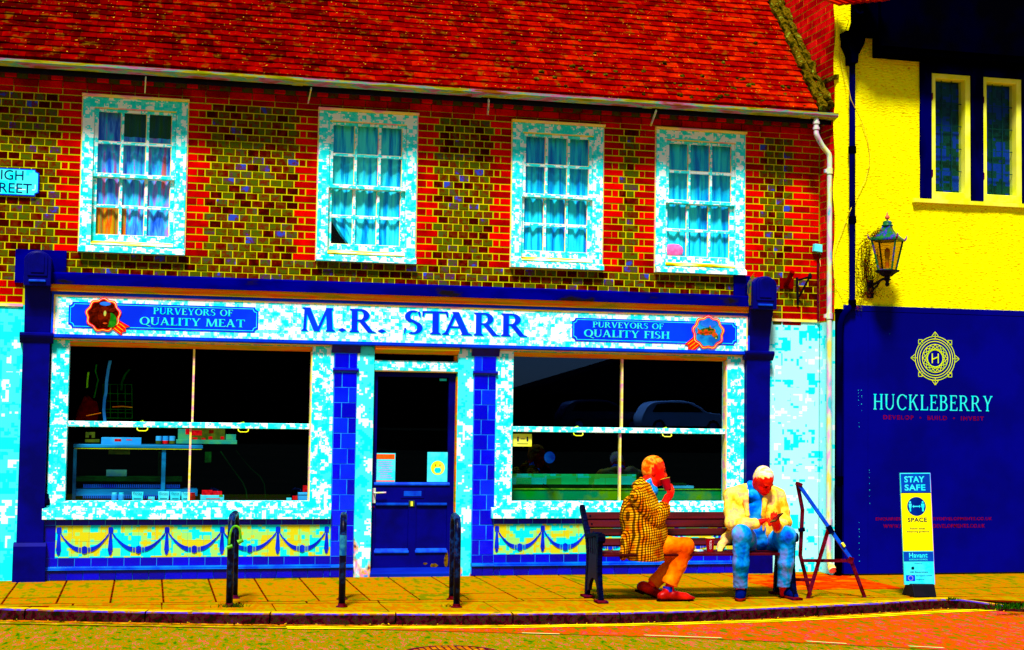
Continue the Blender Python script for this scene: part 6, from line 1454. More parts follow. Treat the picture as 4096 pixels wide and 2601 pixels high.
MB().tube(crv([tuple(W(x, y, YK)) for x, y in ((917, 2182), (920, 2140), (930, 2112), (944, 2105), (957, 2114), (962, 2140), (962, 2168))], 4), 0.0095, 8).build('shackle', M['lock'], lk, smooth=True)
a, b = W(917, 2186, YK), W(962, 2166, YK)
MB().tube([a+Vector((-0.02, 0, -0.012)), a+Vector((0.026, 0, 0.004))], 0.016, 10).tube([b+Vector((-0.022, 0, -0.008)), b+Vector((0.02, 0, 0.012))], 0.018, 10).build('lock_barrel', M['lock'], lk)

# ------------------------------------------------------------------ folding sign frame (no board in it)
YT_ = -2.17
tr = thing('folding_frame', G(3300, 2390), 'empty folding metal sign frame, blue and rusty, at the right end of the bench', 'sign frame')
def fbar(name, pts, m_, w=0.034, dpt=0.018):
    P = [W(x, y, Y) for x, y, Y in pts]; mb = MB()
    for a, b in zip(P, P[1:]): mb.bar(a, b+(b-a).normalized()*0.008, dpt, w)
    mb.build(name, m_, tr, bevel=0.003)
ap = (3190, 1937, -2.10)
fbar('rear_leg', [ap, (3210, 2040, -2.06), (3201, 2222, -2.02), (3241, 2378, -1.98)], M['rust'])
fbar('front_leg', [(3196, 1940, -2.115), (3400, 2231, -2.16)], M['strutblue']); fbar('front_foot', [(3399, 2229, -2.16), (3461, 2396, -2.17)], M['rust'])
fbar('brace_leg', [(3316, 2108, -2.15), (3230, 2398, -2.19)], M['rust'])
fbar('cross_bar', [(3204, 2243, -2.04), (3404, 2243, -2.145)], M['rust'], 0.03, 0.012); fbar('cross_bar', [(3180, 2319, -2.05), (3250, 2320, -2.17)], M['rust'], 0.03, 0.012)
fbar('hinge_plate', [(3186, 1933, -2.11), (3203, 1940, -2.11)], M['rust'], 0.03, 0.05); fbar('hinge_plate', [(3312, 2105, -2.15), (3326, 2130, -2.155)], M['iron'], 0.05, 0.03); fbar('clip', [(3196, 2122, -2.06), (3214, 2118, -2.06)], M['iron'], 0.035, 0.04); fbar('clip', [(3392, 2238, -2.165), (3408, 2244, -2.165)], M['rust'], 0.06, 0.03)
fbar('label', [(3368, 2172, -2.17), (3376, 2184, -2.17)], M['yframe'], 0.022, 0.024)

# ------------------------------------------------------------------ stay safe sign
YS = -2.16
BL, BR, TL_ = W(3618, 2339, YS), W(3739, 2338, YS-0.06), W(3600, 1893, YS)
ss = thing('pavement_sign', G(3690, 2384), 'tall leaning yellow and blue distancing sign on a black rubber foot', 'sign')
ux = BR-BL; uz = TL_-BL; un = ux.cross(uz).normalized(); un = un if un.y < 0 else -un
def SP(u, v, d=0.0): return BL+ux*u+uz*v+un*d
def sbox(name, u0, u1, v0, v1, m_, d0=0.0, d1=0.0012):
    P = [SP(u, v, d) for d in (d1, d0) for u, v in ((u0, v0), (u1, v0), (u1, v1), (u0, v1))]
    return MB().add(P, [(0, 1, 2, 3), (7, 6, 5, 4), (0, 4, 5, 1), (1, 5, 6, 2), (2, 6, 7, 3), (3, 7, 4, 0)]).build(name, m_, ss)
def stext(txt, m_, u0, u1, v0, v1, d=0.0022, nm='lettering', sp=1.06, bold=0.028):
    me = text_mesh(txt, 1.0, 0.0, spacing=sp, bold=bold); n = len(me.vertices); co = np.empty(n*3); me.vertices.foreach_get('co', co); co = co.reshape(-1, 3)
    a, b = co[:, 0].min(), co[:, 0].max(); c, e = co[:, 1].min(), co[:, 1].max()
    for i, v in enumerate(me.vertices): v.co = SP(u0+(co[i, 0]-a)/(b-a)*(u1-u0), v0+(co[i, 1]-c)/(e-c)*(v1-v0), d)
    me.materials.clear(); me.materials.append(m_); me.update(); return link(nm, me, ss)
sy = plain('sign_yellow', (250, 245, 0), (242, 236, 0), 6, 0.45, 0.05); sbl = plain('sign_blue', (0, 50, 165), (0, 70, 190), 6, 0.45, 0.05); sdk = plain('sign_dark', (10, 30, 40), (0, 20, 60), 20, 0.5)
scy = plain('sign_pale_cyan', (60, 235, 250), (20, 225, 245), 12, 0.4, 0.05)
sbox('board', 0, 1, 0, 1, scy, -0.025, 0.0); sbox('side_edge', 1.001, 1.015, 0, 1, M['red_ribbon'] if False else plain('lilac_edge', (200, 80, 220), (120, 60, 240), 9), -0.024, -0.001)
sbox('blue_band', 0.02, 0.985, 0.825, 0.993, sbl); sbox('yellow_band', 0.0, 1.0, 0.30, 0.818, sy); sbox('navy_band', 0.01, 0.99, 0.207, 0.294, sbl); sbox('dark_rule', 0.0, 1.0, 0.8185, 0.8245, sdk)
stext('STAY', scy, 0.13, 0.80, 0.915, 0.972); stext('SAFE', scy, 0.13, 0.82, 0.842, 0.898)
r = 0.31; k_ = ux.length/uz.length
MB().add([SP(0.5+r*math.cos(a), 0.70+r*k_*math.sin(a), 0.0025) for a in [2*math.pi*k/36 for k in range(36)]], [tuple(range(36))]).build('disc', plain('disc_navy', (0, 25, 120), (0, 40, 140), 9, 0.5), ss, fixn=False)
mb = MB()
for u in (0.29, 0.71):
    mb.add([SP(u+0.035*math.cos(a), 0.738+0.035*k_*math.sin(a), 0.0036) for a in [2*math.pi*k/12 for k in range(12)]], [tuple(range(12))])
    wd = 0.05 if u < 0.5 else 0.06
    mb.add([SP(u-wd, 0.725, 0.0036), SP(u+wd, 0.725, 0.0036), SP(u+wd*0.8, 0.690, 0.0036), SP(u+wd*0.5, 0.688, 0.0036), SP(u+wd*0.5, 0.655, 0.0036), SP(u-wd*0.5, 0.655, 0.0036), SP(u-wd*0.5, 0.688, 0.0036), SP(u-wd*0.8, 0.690, 0.0036)], [tuple(range(8))])
mb.add([SP(u, v, 0.0036) for u, v in ((0.36, 0.70), (0.41, 0.714), (0.41, 0.705), (0.59, 0.705), (0.59, 0.714), (0.64, 0.70), (0.59, 0.686), (0.59, 0.695), (0.41, 0.695), (0.41, 0.686))], [tuple(range(10))])
mb.build('pictogram', scy, ss, fixn=False)
stext('SPACE', sdk, 0.19, 0.83, 0.560, 0.600); stext('Follow social', sdk, 0.26, 0.75, 0.493, 0.511); stext('distancing guidance', sdk, 0.14, 0.88, 0.463, 0.482)
stext('Havant', scy, 0.19, 0.80, 0.240, 0.284); stext('BOROUGH COUNCIL', scy, 0.19, 0.80, 0.217, 0.231)
stext('Funded by:', sbl, 0.36, 0.62, 0.182, 0.192, 0.0018); stext('HM Government', sbl, 0.20, 0.80, 0.106, 0.119, 0.0018); stext('European Union', sbl, 0.40, 0.93, 0.072, 0.085, 0.0018); stext('Regional', sbl, 0.40, 0.66, 0.040, 0.050, 0.0018)
MB().add([SP(u, v, 0.0018) for u, v in ((0.25, 0.135), (0.34, 0.135), (0.345, 0.15), (0.33, 0.163), (0.30, 0.158), (0.27, 0.163), (0.245, 0.15))], [tuple(range(7))]).build('crest', inkm, ss, fixn=False)
sbox('flag', 0.06, 0.36, 0.032, 0.085, M['blue'])
mb = MB()
for k in range(12):
    a = 2*math.pi*k/12; c = (0.21+0.075*math.cos(a), 0.0585+0.075*k_*math.sin(a)); mb.add([SP(c[0]+0.010*math.cos(t_), c[1]+0.010*k_*math.sin(t_), 0.003) for t_ in [2*math.pi*j/5+math.pi/2 for j in range(5)]], [(0, 1, 2, 3, 4)])
mb.build('flag_stars', sy, ss, fixn=False)
fb = BL+ux*0.57; 
mb = MB(); a, b = W(3643, 2360, YS-0.04).x, W(3731, 2360, YS-0.04).x
mb.add([(a+0.004, YS-0.10, 0.001), (b, YS-0.12, 0.001), (b, YS+0.14, 0.001), (a, YS+0.14, 0.001), (a, YS-0.06, BL.z+0.01), (b-0.002, YS-0.08, BL.z+0.01), (b, YS+0.06, BL.z+0.01), (a, YS+0.06, BL.z+0.01)], [(0, 3, 2, 1), (4, 5, 6, 7), (0, 1, 5, 4), (1, 2, 6, 5), (2, 3, 7, 6), (3, 0, 4, 7)]).build('rubber_foot', M['black'], ss, bevel=0.01)

# ------------------------------------------------------------------ across the road: seen only as reflections in the plate glass
def house(name, label, x0, x1, y, h, rh, m_, rm, gx=None):
    t_ = thing(name, ((x0+x1)/2, y, 0), label, 'building')
    MB().box(x0, x1, y-7, y, ROADZ, h).build('wall', m_, t_)
    mb = MB(); z1 = h+rh; mb.add([(x0-.3, y+.4, h), (x1+.3, y+.4, h), (x1+.3, y-7.4, h), (x0-.3, y-7.4, h), (x0+(gx or .3), y-3.5, z1), (x1+.3, y-3.5, z1)], [(0, 1, 5, 4), (1, 2, 5), (2, 3, 4, 5), (3, 0, 4)]); mb.build('roof', rm, t_)
    n = int((x1-x0)/3.2)
    for k in range(n):
        for z in ([1.0] if h < 4.5 else [1.0, 3.8]): MB().box(x0+1+k*3.2, x0+2+k*3.2, y-.05, y+.03, z, z+1.4).build('window', M['dark'], t_)
db = plain('opposite_dark_brick', (40, 6, 4), (26, 4, 4), 4); dr_ = plain('opposite_slate', (8, 6, 12), (14, 8, 10), 3)
house('terrace', 'long dark brick terrace across the road mirrored in the left shop window', -30, 17.0, -66, 7.5, 3, db, dr_)
house('garage', 'low dark roofed building across the road mirrored in the right shop window', 17.6, 44, -66, 2.7, 4.6, db, dr_, 14)
MB_cp = MB().box(8, 50, -64, -52, ROADZ-0.01, 0.78).build('car_park', M['ground'], None); tag(MB_cp, kind='structure')
def car(name, label, x, y, z, rz, body, ln=4.4):
    t_ = thing(name, (x, y, z), label, 'car', 'cars parked across the road'); mb = MB()
    side = crv([(-2.15, 0.32), (-2.2, 0.62), (-2.1, 0.95), (-1.75, 1.42), (-0.9, 1.56), (0.1, 1.54), (0.75, 1.28), (1.1, 1.03), (1.9, 0.90), (2.15, 0.66), (2.18, 0.34)], 4)
    rings = []
    for s_, f in ((-1, 0.78), (-0.92, 1.0), (0.92, 1.0), (1, 0.78)): rings.append([(p[0]*ln/4.4, s_*0.88*(1-0.16*max(0, p[1]-0.9)), 0.32+(p[1]-0.32)*(0.97 if f < 1 else 1)) for p in side])
    n = len(side); v = [q for r_ in rings for q in r_]
    mb.add(v, [(k*n+i, k*n+i+1, (k+1)*n+i+1, (k+1)*n+i) for k in range(3) for i in range(n-1)]+[tuple(range(n-1, -1, -1)), tuple(range(3*n, 4*n))])
    M4 = Matrix.Rotation(rz, 4, 'Z')
    def put(mb_, nm, m_):
        mb_.v = [tuple(Vector((x, y, z))+M4 @ Vector(q)) for q in mb_.v]; mb_.build(nm, m_, t_)
    put(mb, 'body', body)
    for s_ in (-1, 1):
        mb = MB(); mb.prism([(-1.7, 1.0), (-1.45, 1.38), (-0.8, 1.46), (0.1, 1.44), (0.62, 1.22), (0.85, 1.02)], s_*0.86-0.02, s_*0.86+0.02); put(mb, 'side_window', M['dark'])
        for wx in (-1.35, 1.38):
            mb = MB(); mb.tube([(wx, s_*0.70, 0.32), (wx, s_*0.90, 0.32)], 0.32, 18); put(mb, 'wheel', M['black'])
            mb = MB(); mb.tube([(wx, s_*0.88, 0.32), (wx, s_*0.91, 0.32)], 0.19, 14); put(mb, 'rim', steel)
        mb = MB(); mb.box(2.02, 2.17, s_*0.62-0.14, s_*0.62+0.14, 0.66, 0.80); put(mb, 'headlight', cyanp)
silver = plain('silver_green_paint', (235, 255, 252), (225, 250, 246), 0.6, 0.25, 0.4); navyc = plain('navy_car_paint', (8, 10, 50), (4, 6, 30), 0.6, 0.2, 0.4)
car('parked_car', 'silver car parked across the road mirrored in the right shop window', 22.9, -55, 0.78, R_(4), silver)
car('parked_car', 'navy estate car parked across the road mirrored in the right shop window', 19.4, -57, 0.78, R_(2), navyc)
# ------------------------------------------------------------------ people: one smooth surface each, from blended tapered limbs
class SDF:
    def __init__(s, h=0.006): s.ops = []; s.h = h; s.warp = None; s.cuts = []
    def cone(s, a, ra, b, rb, k=0.02, sub=False):
        a, b = np.array(a, float), np.array(b, float); R = max(ra, rb)
        def f(P):
            ba = b-a; L2 = ba @ ba; t_ = np.clip(((P-a) @ ba)/L2, 0, 1)
            return np.linalg.norm(P-a-t_[..., None]*ba, axis=-1)-(ra+(rb-ra)*t_)
        s.ops.append((f, np.minimum(a, b)-R, np.maximum(a, b)+R, k, sub)); return s
    def chain(s, pts, rs, k=0.02):
        for i in range(len(pts)-1): s.cone(pts[i], rs[i], pts[i+1], rs[i+1], k)
        return s
    def ell(s, c, r, A=None, k=0.02, sub=False):
        c = np.array(c, float); r = np.array(r, float); A = np.eye(3) if A is None else np.array(A, float)
        def f(P):
            q = (P-c) @ A.T; k0 = np.linalg.norm(q/r, axis=-1); k1 = np.linalg.norm(q/(r*r), axis=-1)+1e-9
            return k0*(k0-1.0)/k1
        R = r.max(); s.ops.append((f, c-R, c+R, k, sub)); return s
    def box(s, c, hx, A=None, rr=0.01, k=0.01, sub=False):
        c = np.array(c, float); hx = np.array(hx, float); A = np.eye(3) if A is None else np.array(A, float)
        def f(P):
            q = np.abs((P-c) @ A.T)-hx+rr
            return np.linalg.norm(np.maximum(q, 0), axis=-1)+np.minimum(q.max(-1), 0)-rr
        R = np.linalg.norm(hx); s.ops.append((f, c-R, c+R, k, sub)); return s
    def cut(s, n, d): n = np.array(n, float); s.cuts.append(lambda P: P @ n-d); return s   # keep n.p < d
    def cutf(s, f): s.cuts.append(f); return s
    def mesh(s):
        h = s.h; pos = [o for o in s.ops if not o[4]]
        lo = np.min([o[1] for o in pos], 0)-0.04; hi = np.max([o[2] for o in pos], 0)+0.04
        N = np.ceil((hi-lo)/h).astype(int)+1; D = np.full(N, 1.0, np.float32)
        ax = [lo[i]+h*np.arange(N[i]) for i in range(3)]
        for f, a, b, k, sub in s.ops:
            m = k+3*h+(0.012 if s.warp else 0)
            i0 = np.maximum(((a-m-lo)/h).astype(int), 0); i1 = np.minimum(((b+m-lo)/h).astype(int)+2, N)
            if (i1 <= i0).any(): continue
            sl_ = tuple(slice(i0[j], i1[j]) for j in range(3))
            P = np.stack(np.meshgrid(*[ax[j][sl_[j]] for j in range(3)], indexing='ij'), -1); d = f(P); c = D[sl_]
            if sub: g = np.maximum(k-np.abs(c+d), 0)/k; D[sl_] = np.maximum(c, -d)+g*g*k/4
            else: g = np.maximum(k-np.abs(c-d), 0)/k; D[sl_] = np.minimum(c, d)-g*g*k/4
        if s.warp or s.cuts:
            P = np.stack(np.meshgrid(*ax, indexing='ij'), -1)
            if s.warp:
                near = np.abs(D) < 0.05; D[near] += s.warp(P[near]).astype(np.float32)
            for cf in s.cuts: D = np.maximum(D, cf(P).astype(np.float32))
        # surface nets
        S = D < 0; c8 = np.zeros(np.array(D.shape)-1, np.int8)
        for dx in (0, 1):
            for dy in (0, 1):
                for dz in (0, 1): c8 += S[dx:D.shape[0]-1+dx, dy:D.shape[1]-1+dy, dz:D.shape[2]-1+dz]
        cells = np.argwhere((c8 > 0) & (c8 < 8)); idx = -np.ones(c8.shape, np.int64); idx[tuple(cells.T)] = np.arange(len(cells))
        acc = np.zeros((len(cells), 3)); cnt = np.zeros(len(cells)); C8 = np.array([(x, y, z) for x in (0, 1) for y in (0, 1) for z in (0, 1)])
        for a in C8:
            for d_ in range(3):
                if a[d_]: continue
                b = a.copy(); b[d_] = 1
                va = D[tuple((cells+a).T)]; vb = D[tuple((cells+b).T)]; m = (va < 0) != (vb < 0)
                t_ = np.where(m, va/(va-vb+1e-12), 0); acc += np.where(m[:, None], a+(b-a)*t_[:, None], 0); cnt += m
        V = lo+h*(cells+acc/cnt[:, None]); F = []
        for d_ in range(3):
            e = [0, 0, 0]; e[d_] = 1; u, w_ = (d_+1) % 3, (d_+2) % 3
            A_ = S[:D.shape[0]-e[0], :D.shape[1]-e[1], :D.shape[2]-e[2]]; B_ = S[e[0]:, e[1]:, e[2]:]
            for val in (True, False):
                p = np.argwhere((A_ != B_) & (A_ == val)); p = p[(p[:, u] > 0) & (p[:, w_] > 0)]
                p = p[(p[:, u] < c8.shape[u]) & (p[:, w_] < c8.shape[w_])]
                if not len(p): continue
                U = np.zeros(3, int); U[u] = 1; Wv = np.zeros(3, int); Wv[w_] = 1
                q = [idx[tuple((p+o).T)] for o in (-U-Wv, -Wv, 0*U, -U)]; q = np.stack(q, 1)
                F.append(q if val else q[:, ::-1])
        return V, np.concatenate(F)
    def build(s, name, mats, parent):
        V, F = s.mesh(); me = bpy.data.meshes.new(name); me.from_pydata(V.tolist(), [], F.tolist())
        for m_ in (mats if isinstance(mats, list) else [mats]): me.materials.append(m_)
        me.shade_smooth(); return link(name, me, parent)
def P3(x, y, Y): return np.array(W(x, y, Y))
def unit(v): v = np.array(v, float); return v/np.linalg.norm(v)

def head(S, c, f, u, neck):
    f = unit(f); u = unit(np.array(u)-f*np.dot(u, f)); sd_ = np.cross(u, f); A = np.stack([f, sd_, u])
    L_ = lambda a, b, d: c+f*a+sd_*b+u*d
    S.ell(L_(-0.012, 0, 0.032), (0.104, 0.078, 0.100), A, 0.03); S.ell(L_(0.028, 0, -0.045), (0.070, 0.062, 0.082), A, 0.03)
    S.ell(L_(0.062, 0, -0.105), (0.030, 0.030, 0.024), A, 0.03); S.ell(L_(-0.02, 0, -0.07), (0.06, 0.058, 0.06), A, 0.03)
    S.cone(L_(0.088, 0, 0.012), 0.009, L_(0.112, 0, -0.036), 0.013, 0.014); S.ell(L_(0.100, 0, -0.043), (0.014, 0.018, 0.010), A, 0.01)
    S.ell(L_(0.084, 0, 0.024), (0.014, 0.048, 0.010), A, 0.014)
    for s_ in (-1, 1):
        S.ell(L_(0.098, s_*0.031, 0.004), (0.016, 0.017, 0.011), A, 0.012, True); S.ell(L_(0.076, s_*0.031, 0.002), (0.013, 0.014, 0.012), A, 0.004)
        S.ell(L_(0.060, s_*0.040, -0.040), (0.028, 0.022, 0.024), A, 0.02)
        S.ell(L_(-0.022, s_*0.079, -0.012), (0.021, 0.009, 0.033), A, 0.008); S.ell(L_(-0.018, s_*0.089, -0.010), (0.011, 0.006, 0.020), A, 0.006, True)
    S.ell(L_(0.094, 0, -0.070), (0.012, 0.024, 0.006), A, 0.008); S.ell(L_(0.092, 0, -0.084), (0.012, 0.022, 0.006), A, 0.008); S.ell(L_(0.106, 0, -0.077), (0.012, 0.024, 0.0022), A, 0.004, True)
    S.cone(L_(-0.03, 0, -0.06), 0.056, neck, 0.066, 0.04)
    return A, L_
def features(person, L_, f, sd_, u):
    mb = MB()
    for s_ in (-1, 1):
        mb.tube([L_(0.090, s_*0.014, 0.002), L_(0.088, s_*0.030, 0.004), L_(0.076, s_*0.046, 0.000)], [0.003, 0.006, 0.003], 6)
        mb.tube([L_(0.098, s_*0.012, 0.024), L_(0.092, s_*0.034, 0.029), L_(0.076, s_*0.052, 0.022)], [0.003, 0.0055, 0.003], 6)
    mb.tube([L_(0.094, -0.024, -0.079), L_(0.1035, 0, -0.0765), L_(0.094, 0.024, -0.079)], [0.002, 0.004, 0.002], 6)
    mb.build('facial_features', plain('brow_and_face_shade', (96, 0, 0), (60, 0, 0), 30), person, smooth=True)  # dark brows, with shade of eye sockets and mouth painted as dark lines
def hair(c, f, u, tilt, th=0.005):
    f = unit(f); u = unit(np.array(u)-f*np.dot(u, f)); sd_ = np.cross(u, f); A = np.stack([f, sd_, u]); L_ = lambda a, b, d: c+f*a+sd_*b+u*d
    S = SDF(0.005); S.ell(L_(-0.012, 0, 0.032), (0.104+th, 0.078+th, 0.100+th), A, 0.02); S.ell(L_(-0.05, 0, -0.02), (0.055+th, 0.062+th, 0.05), A, 0.03)
    n = unit(f*tilt[0]-u*tilt[1])
    def cf(P):
        q = P-c; a = q @ f; b = q @ u; sid = np.abs(q @ sd_); wob = 0.006*np.sin(P[..., 0]*140+P[..., 2]*90)+0.005*np.sin(P[..., 1]*210-P[..., 2]*120)
        top = q @ n-tilt[2]-0.010*(1-np.minimum(sid/0.07, 1)**2)*tilt[3]
        back = np.maximum(a+0.035, -(b+0.055)+0.35*(a+0.05))
        return np.minimum(top, back)+wob
    S.cutf(cf)
    S.warp = lambda P: 0.0010*np.sin(P[:, 0]*330)*np.sin(P[:, 2]*360)
    return S
def hand(S, w, d, n, curl, thumb=0.6, side=1, spread=0.0, k=0.006):
    d = unit(d); n = unit(np.array(n)-d*np.dot(n, d)); s_ = np.cross(n, d)*side
    A = np.stack([d, s_, n])
    S.ell(w+d*0.05, (0.058, 0.042, 0.018), A, 0.015); S.cone(w-d*0.02, 0.027, w+d*0.03, 0.030, 0.02)
    for i, (L_, cr) in enumerate(zip((0.072, 0.082, 0.076, 0.060), curl)):
        p = w+d*(0.090-0.004*abs(i-1.3))+s_*(1.5-i)*0.0205; ang = 0.0; pts = [p-d*0.03, p]; dd = d+s_*spread*(1.5-i); dd = unit(dd)
        for fr, c_ in zip((0.44, 0.31, 0.25), cr):
            ang += c_; p = p+(dd*math.cos(ang)+n*math.sin(ang))*L_*fr; pts.append(p)
        S.chain(pts, (0.011, 0.0105, 0.0095, 0.0088, 0.0075), k)
    b = w+d*0.025+s_*0.030; td = unit(d*0.55+s_*0.65+n*thumb)
    p1 = b+td*0.040; td2 = unit(td+d*0.35+n*thumb*0.5); S.chain([b, p1, p1+td2*0.034], (0.015, 0.0115, 0.009), k)
skin = mottle('ruddy_skin', [(0.36, (222, 0, 0)), (0.5, (255, 14, 0)), (0.62, (255, 60, 10))], 9, bump=0.12, bs=120, rough=0.55, spec=0.06)
hairy = mottle('cropped_fair_hair', [(0.38, (225, 66, 0)), (0.47, (245, 120, 10)), (0.55, (252, 160, 40)), (0.64, (240, 90, 20))], 20, bump=0.6, bs=160)
hairw = mottle('white_cropped_hair', [(0.36, (255, 220, 60)), (0.48, (255, 240, 150)), (0.56, (255, 180, 200)), (0.66, (255, 232, 120))], 16, bump=0.6, bs=160, stretch=(0.5, 1, 2))
def check_mat():
    t = NT('brown_check_tweed'); tc = t.n('ShaderNodeTexCoord'); wv = t.noise(7, 3); 
    sp = t.n('ShaderNodeSeparateXYZ'); t.l(tc.outputs['Object'], sp.inputs[0]); wob = t.math('MULTIPLY', t.math('SUBTRACT', wv, 0.5), 0.012)
    def stripes(v, per, thr):
        s_ = t.math('SINE', t.math('MULTIPLY', t.math('ADD', v, wob), 2*math.pi/per)); return t.math('GREATER_THAN', s_, thr)
    a = stripes(t.math('ADD', sp.outputs['X'], t.math('MULTIPLY', sp.outputs['Y'], 0.45)), 0.0205, 0.10); b = stripes(t.math('ADD', sp.outputs['Z'], t.math('MULTIPLY', sp.outputs['X'], -0.18)), 0.0225, 0.22)
    base = t.ramp(t.noise(12, 4), [(0.36, (215, 84, 0)), (0.48, (235, 145, 4)), (0.6, (255, 190, 20))])
    col = t.mix(t.math('MULTIPLY', b, 0.85), base, (90, 14, 0)); col = t.mix(t.math('MULTIPLY', a, 0.86), col, (30, 6, 0)); return t.done(col, 0.9)
tweed = check_mat()
chino = mottle('orange_chinos', [(0.36, (205, 60, 0)), (0.5, (245, 105, 0)), (0.62, (255, 135, 5))], 6, bump=0.25, bs=40)
cream_j = mottle('cream_linen_jacket', [(0.34, (250, 140, 10)), (0.42, (255, 190, 40)), (0.52, (255, 225, 80)), (0.60, (250, 160, 110)), (0.68, (255, 225, 90))], 9, bump=0.6, bs=24, dist=0.012)
shirt = mottle('blue_shirt', [(0.36, (0, 70, 215)), (0.5, (0, 120, 250)), (0.62, (30, 170, 255))], 8, bump=0.2, bs=40)
shirt1 = mottle('sky_blue_shirt', [(0.36, (0, 100, 225)), (0.5, (30, 170, 255)), (0.62, (0, 140, 245))], 20, bump=0.2, bs=40)
jeans = mottle('faded_blue_jeans', [(0.32, (20, 40, 190)), (0.42, (0, 100, 240)), (0.52, (10, 160, 255)), (0.6, (110, 130, 250)), (0.68, (60, 190, 245))], 6, bump=0.3, bs=60, stretch=(1, 1, 0.45))
redsh = mottle('red_brown_leather', [(0.36, (120, 0, 0)), (0.5, (172, 6, 0)), (0.62, (212, 18, 0))], 8, rough=0.35, spec=0.1, bump=0.1)
navsh = plain('navy_suede', (0, 4, 66), (0, 14, 96), 12); solem = plain('brown_rubber_sole', (130, 20, 0), (70, 6, 0), 16); blk = plain('black_sole', (16, 2, 2), (30, 4, 4), 16)
def folds(amp, fr, seed=0.0):
    r = np.random.RandomState(int(seed*10)+3); K = []
    for i in range(9):
        d = r.normal(size=3); d /= np.linalg.norm(d); K.append((d*fr*r.uniform(0.35, 1.25), r.uniform(0, 6.28), r.normal(size=3)*fr*0.35, r.uniform(0, 6.28)))
    def w_(P):
        o = 0
        for k1, p1, k2, p2 in K: o = o+np.abs(np.sin(P @ k1+p1+1.6*np.sin(P @ k2+p2)))**1.6
        return amp*(o/9-0.45)*2.6
    return w_
def shoe(S, heel, toe, up=0.075, w=0.036, k=0.02):
    heel = np.array(heel, float); toe = np.array(toe, float); d = toe-heel
    S.cone(heel+[0, 0, 0.040], 0.038, heel+d*0.35+[0, 0, 0.050], 0.042, k); S.cone(heel+d*0.35+[0, 0, 0.048], 0.042, heel+d*0.72+[0, 0, 0.030], 0.038, k); S.cone(heel+d*0.72+[0, 0, 0.028], 0.038, heel+d*0.95+[0, 0, 0.018], 0.020, k)
    S.cone(heel+d*0.08+[0, 0, 0.05], 0.036, heel+d*0.16+[0, 0, up], 0.040, k)
    return S

# ---- seated man drinking, seen from his right
Y0 = -2.07; YN1, YF1 = -2.215, -1.93
m1 = thing('person', P3(2600, 2408, -2.2), 'man in brown check jacket and orange trousers drinking from a cup, seated sideways', 'person')
hc = P3(2617, 1882, Y0); fdir = unit((1, -0.10, -0.10)); udir = (0.16, 0, 1)
neck = P3(2592, 1948, Y0)
B = SDF(0.006); A_, HL = head(B, hc, fdir, udir, neck)
B.chain([neck, P3(2580, 2030, Y0), P3(2580, 2130, Y0), P3(2582, 2192, Y0)], (0.07, 0.11, 0.12, 0.12), 0.04)
sh_n, el_n, wr_n = P3(2556, 1985, -2.245), P3(2622, 2086, -2.275), P3(2661, 2010, -2.235)
sh_f, el_f, wr_f = P3(2566, 1988, -1.90), P3(2610, 2095, -1.86), P3(2636, 2140, -1.95)
B.chain([sh_n, el_n, wr_n], (0.05, 0.042, 0.03), 0.03); B.chain([sh_f, el_f, wr_f], (0.05, 0.042, 0.03), 0.03)
hip_n, kn_n, an_n = P3(2590, 2200, -2.15), P3(2741, 2186, -2.215), P3(2672, 2362, -2.215)
hip_f, kn_f, an_f = P3(2590, 2202, -1.99), P3(2738, 2212, -1.96), P3(2592, 2352, -1.985)
B.chain([hip_n, kn_n, an_n], (0.075, 0.055, 0.038), 0.03); B.chain([hip_f, kn_f, an_f], (0.075, 0.055, 0.038), 0.03)
B.cone(an_n, 0.038, np.array([an_n[0]+0.09, YN1, 0.045]), 0.03); 
hd_d = unit(P3(2688, 1955, -2.19)-wr_n); B.cone(wr_n, 0.03, P3(2669, 1988, -2.195), 0.028, 0.02); hand(B, P3(2676, 1990, -2.17), unit(P3(2696, 1946, -2.13)-P3(2676, 1990, -2.17)), (-0.55, 0.75, 0.25), [(0.5, 0.8, 0.6), (0.55, 0.85, 0.6), (0.6, 0.9, 0.6), (0.7, 0.9, 0.6)], 0.5, side=-1)
features(m1, HL, None, None, None)
hand(B, wr_f, unit((0.6, -0.5, -0.3)), (0, 0, -1), [(0.3, 0.4, 0.3)]*4, 0.3)
B.build('body', skin, m1)
hair(hc, fdir, udir, (0.46, 0.888, -0.050, 0.0), 0.0022).build('hair', hairy, m1)
J = SDF(0.007)
for s_ in (-1, 1):
    yo = s_*0.085
    J.chain([P3(2584, 2222, Y0+yo), P3(2588, 2130, Y0+yo), P3(2578, 2050, Y0+yo*1.05), P3(2578, 2005, Y0+yo*1.1)], (0.170, 0.172, 0.148, 0.112), 0.05)
    J.cone(P3(2566, 1988, Y0+yo*1.6), 0.08, P3(2580, 1952, Y0+yo*0.6), 0.062, 0.05)
J.ell(P3(2524, 2070, Y0), (0.095, 0.17, 0.20), None, 0.06)
J.chain([P3(2510, 2150, Y0-0.10), P3(2492, 2228, Y0-0.12)], (0.06, 0.035), 0.03); J.chain([P3(2520, 2160, Y0+0.08), P3(2505, 2228, Y0+0.1)], (0.06, 0.035), 0.03)
J.cone(P3(2572, 1930, Y0), 0.055, P3(2560, 1948, Y0), 0.075, 0.03)
J.cut((0, 0, -1), -P3(2580, 2238, Y0)[2])
J.cone(P3(2590, 1925, Y0), 0.066, P3(2612, 1900, Y0), 0.075, 0.012, True)
J.warp = folds(0.003, 42, 1.0)
J.build('jacket', tweed, m1)
SL = SDF(0.006); SL.chain([sh_n, P3(2588, 2040, -2.275), el_n, P3(2650, 2048, -2.262), P3(2661, 2020, -2.24)], (0.085, 0.074, 0.072, 0.060, 0.056), 0.03); SL.warp = folds(0.006, 75, 2.0)
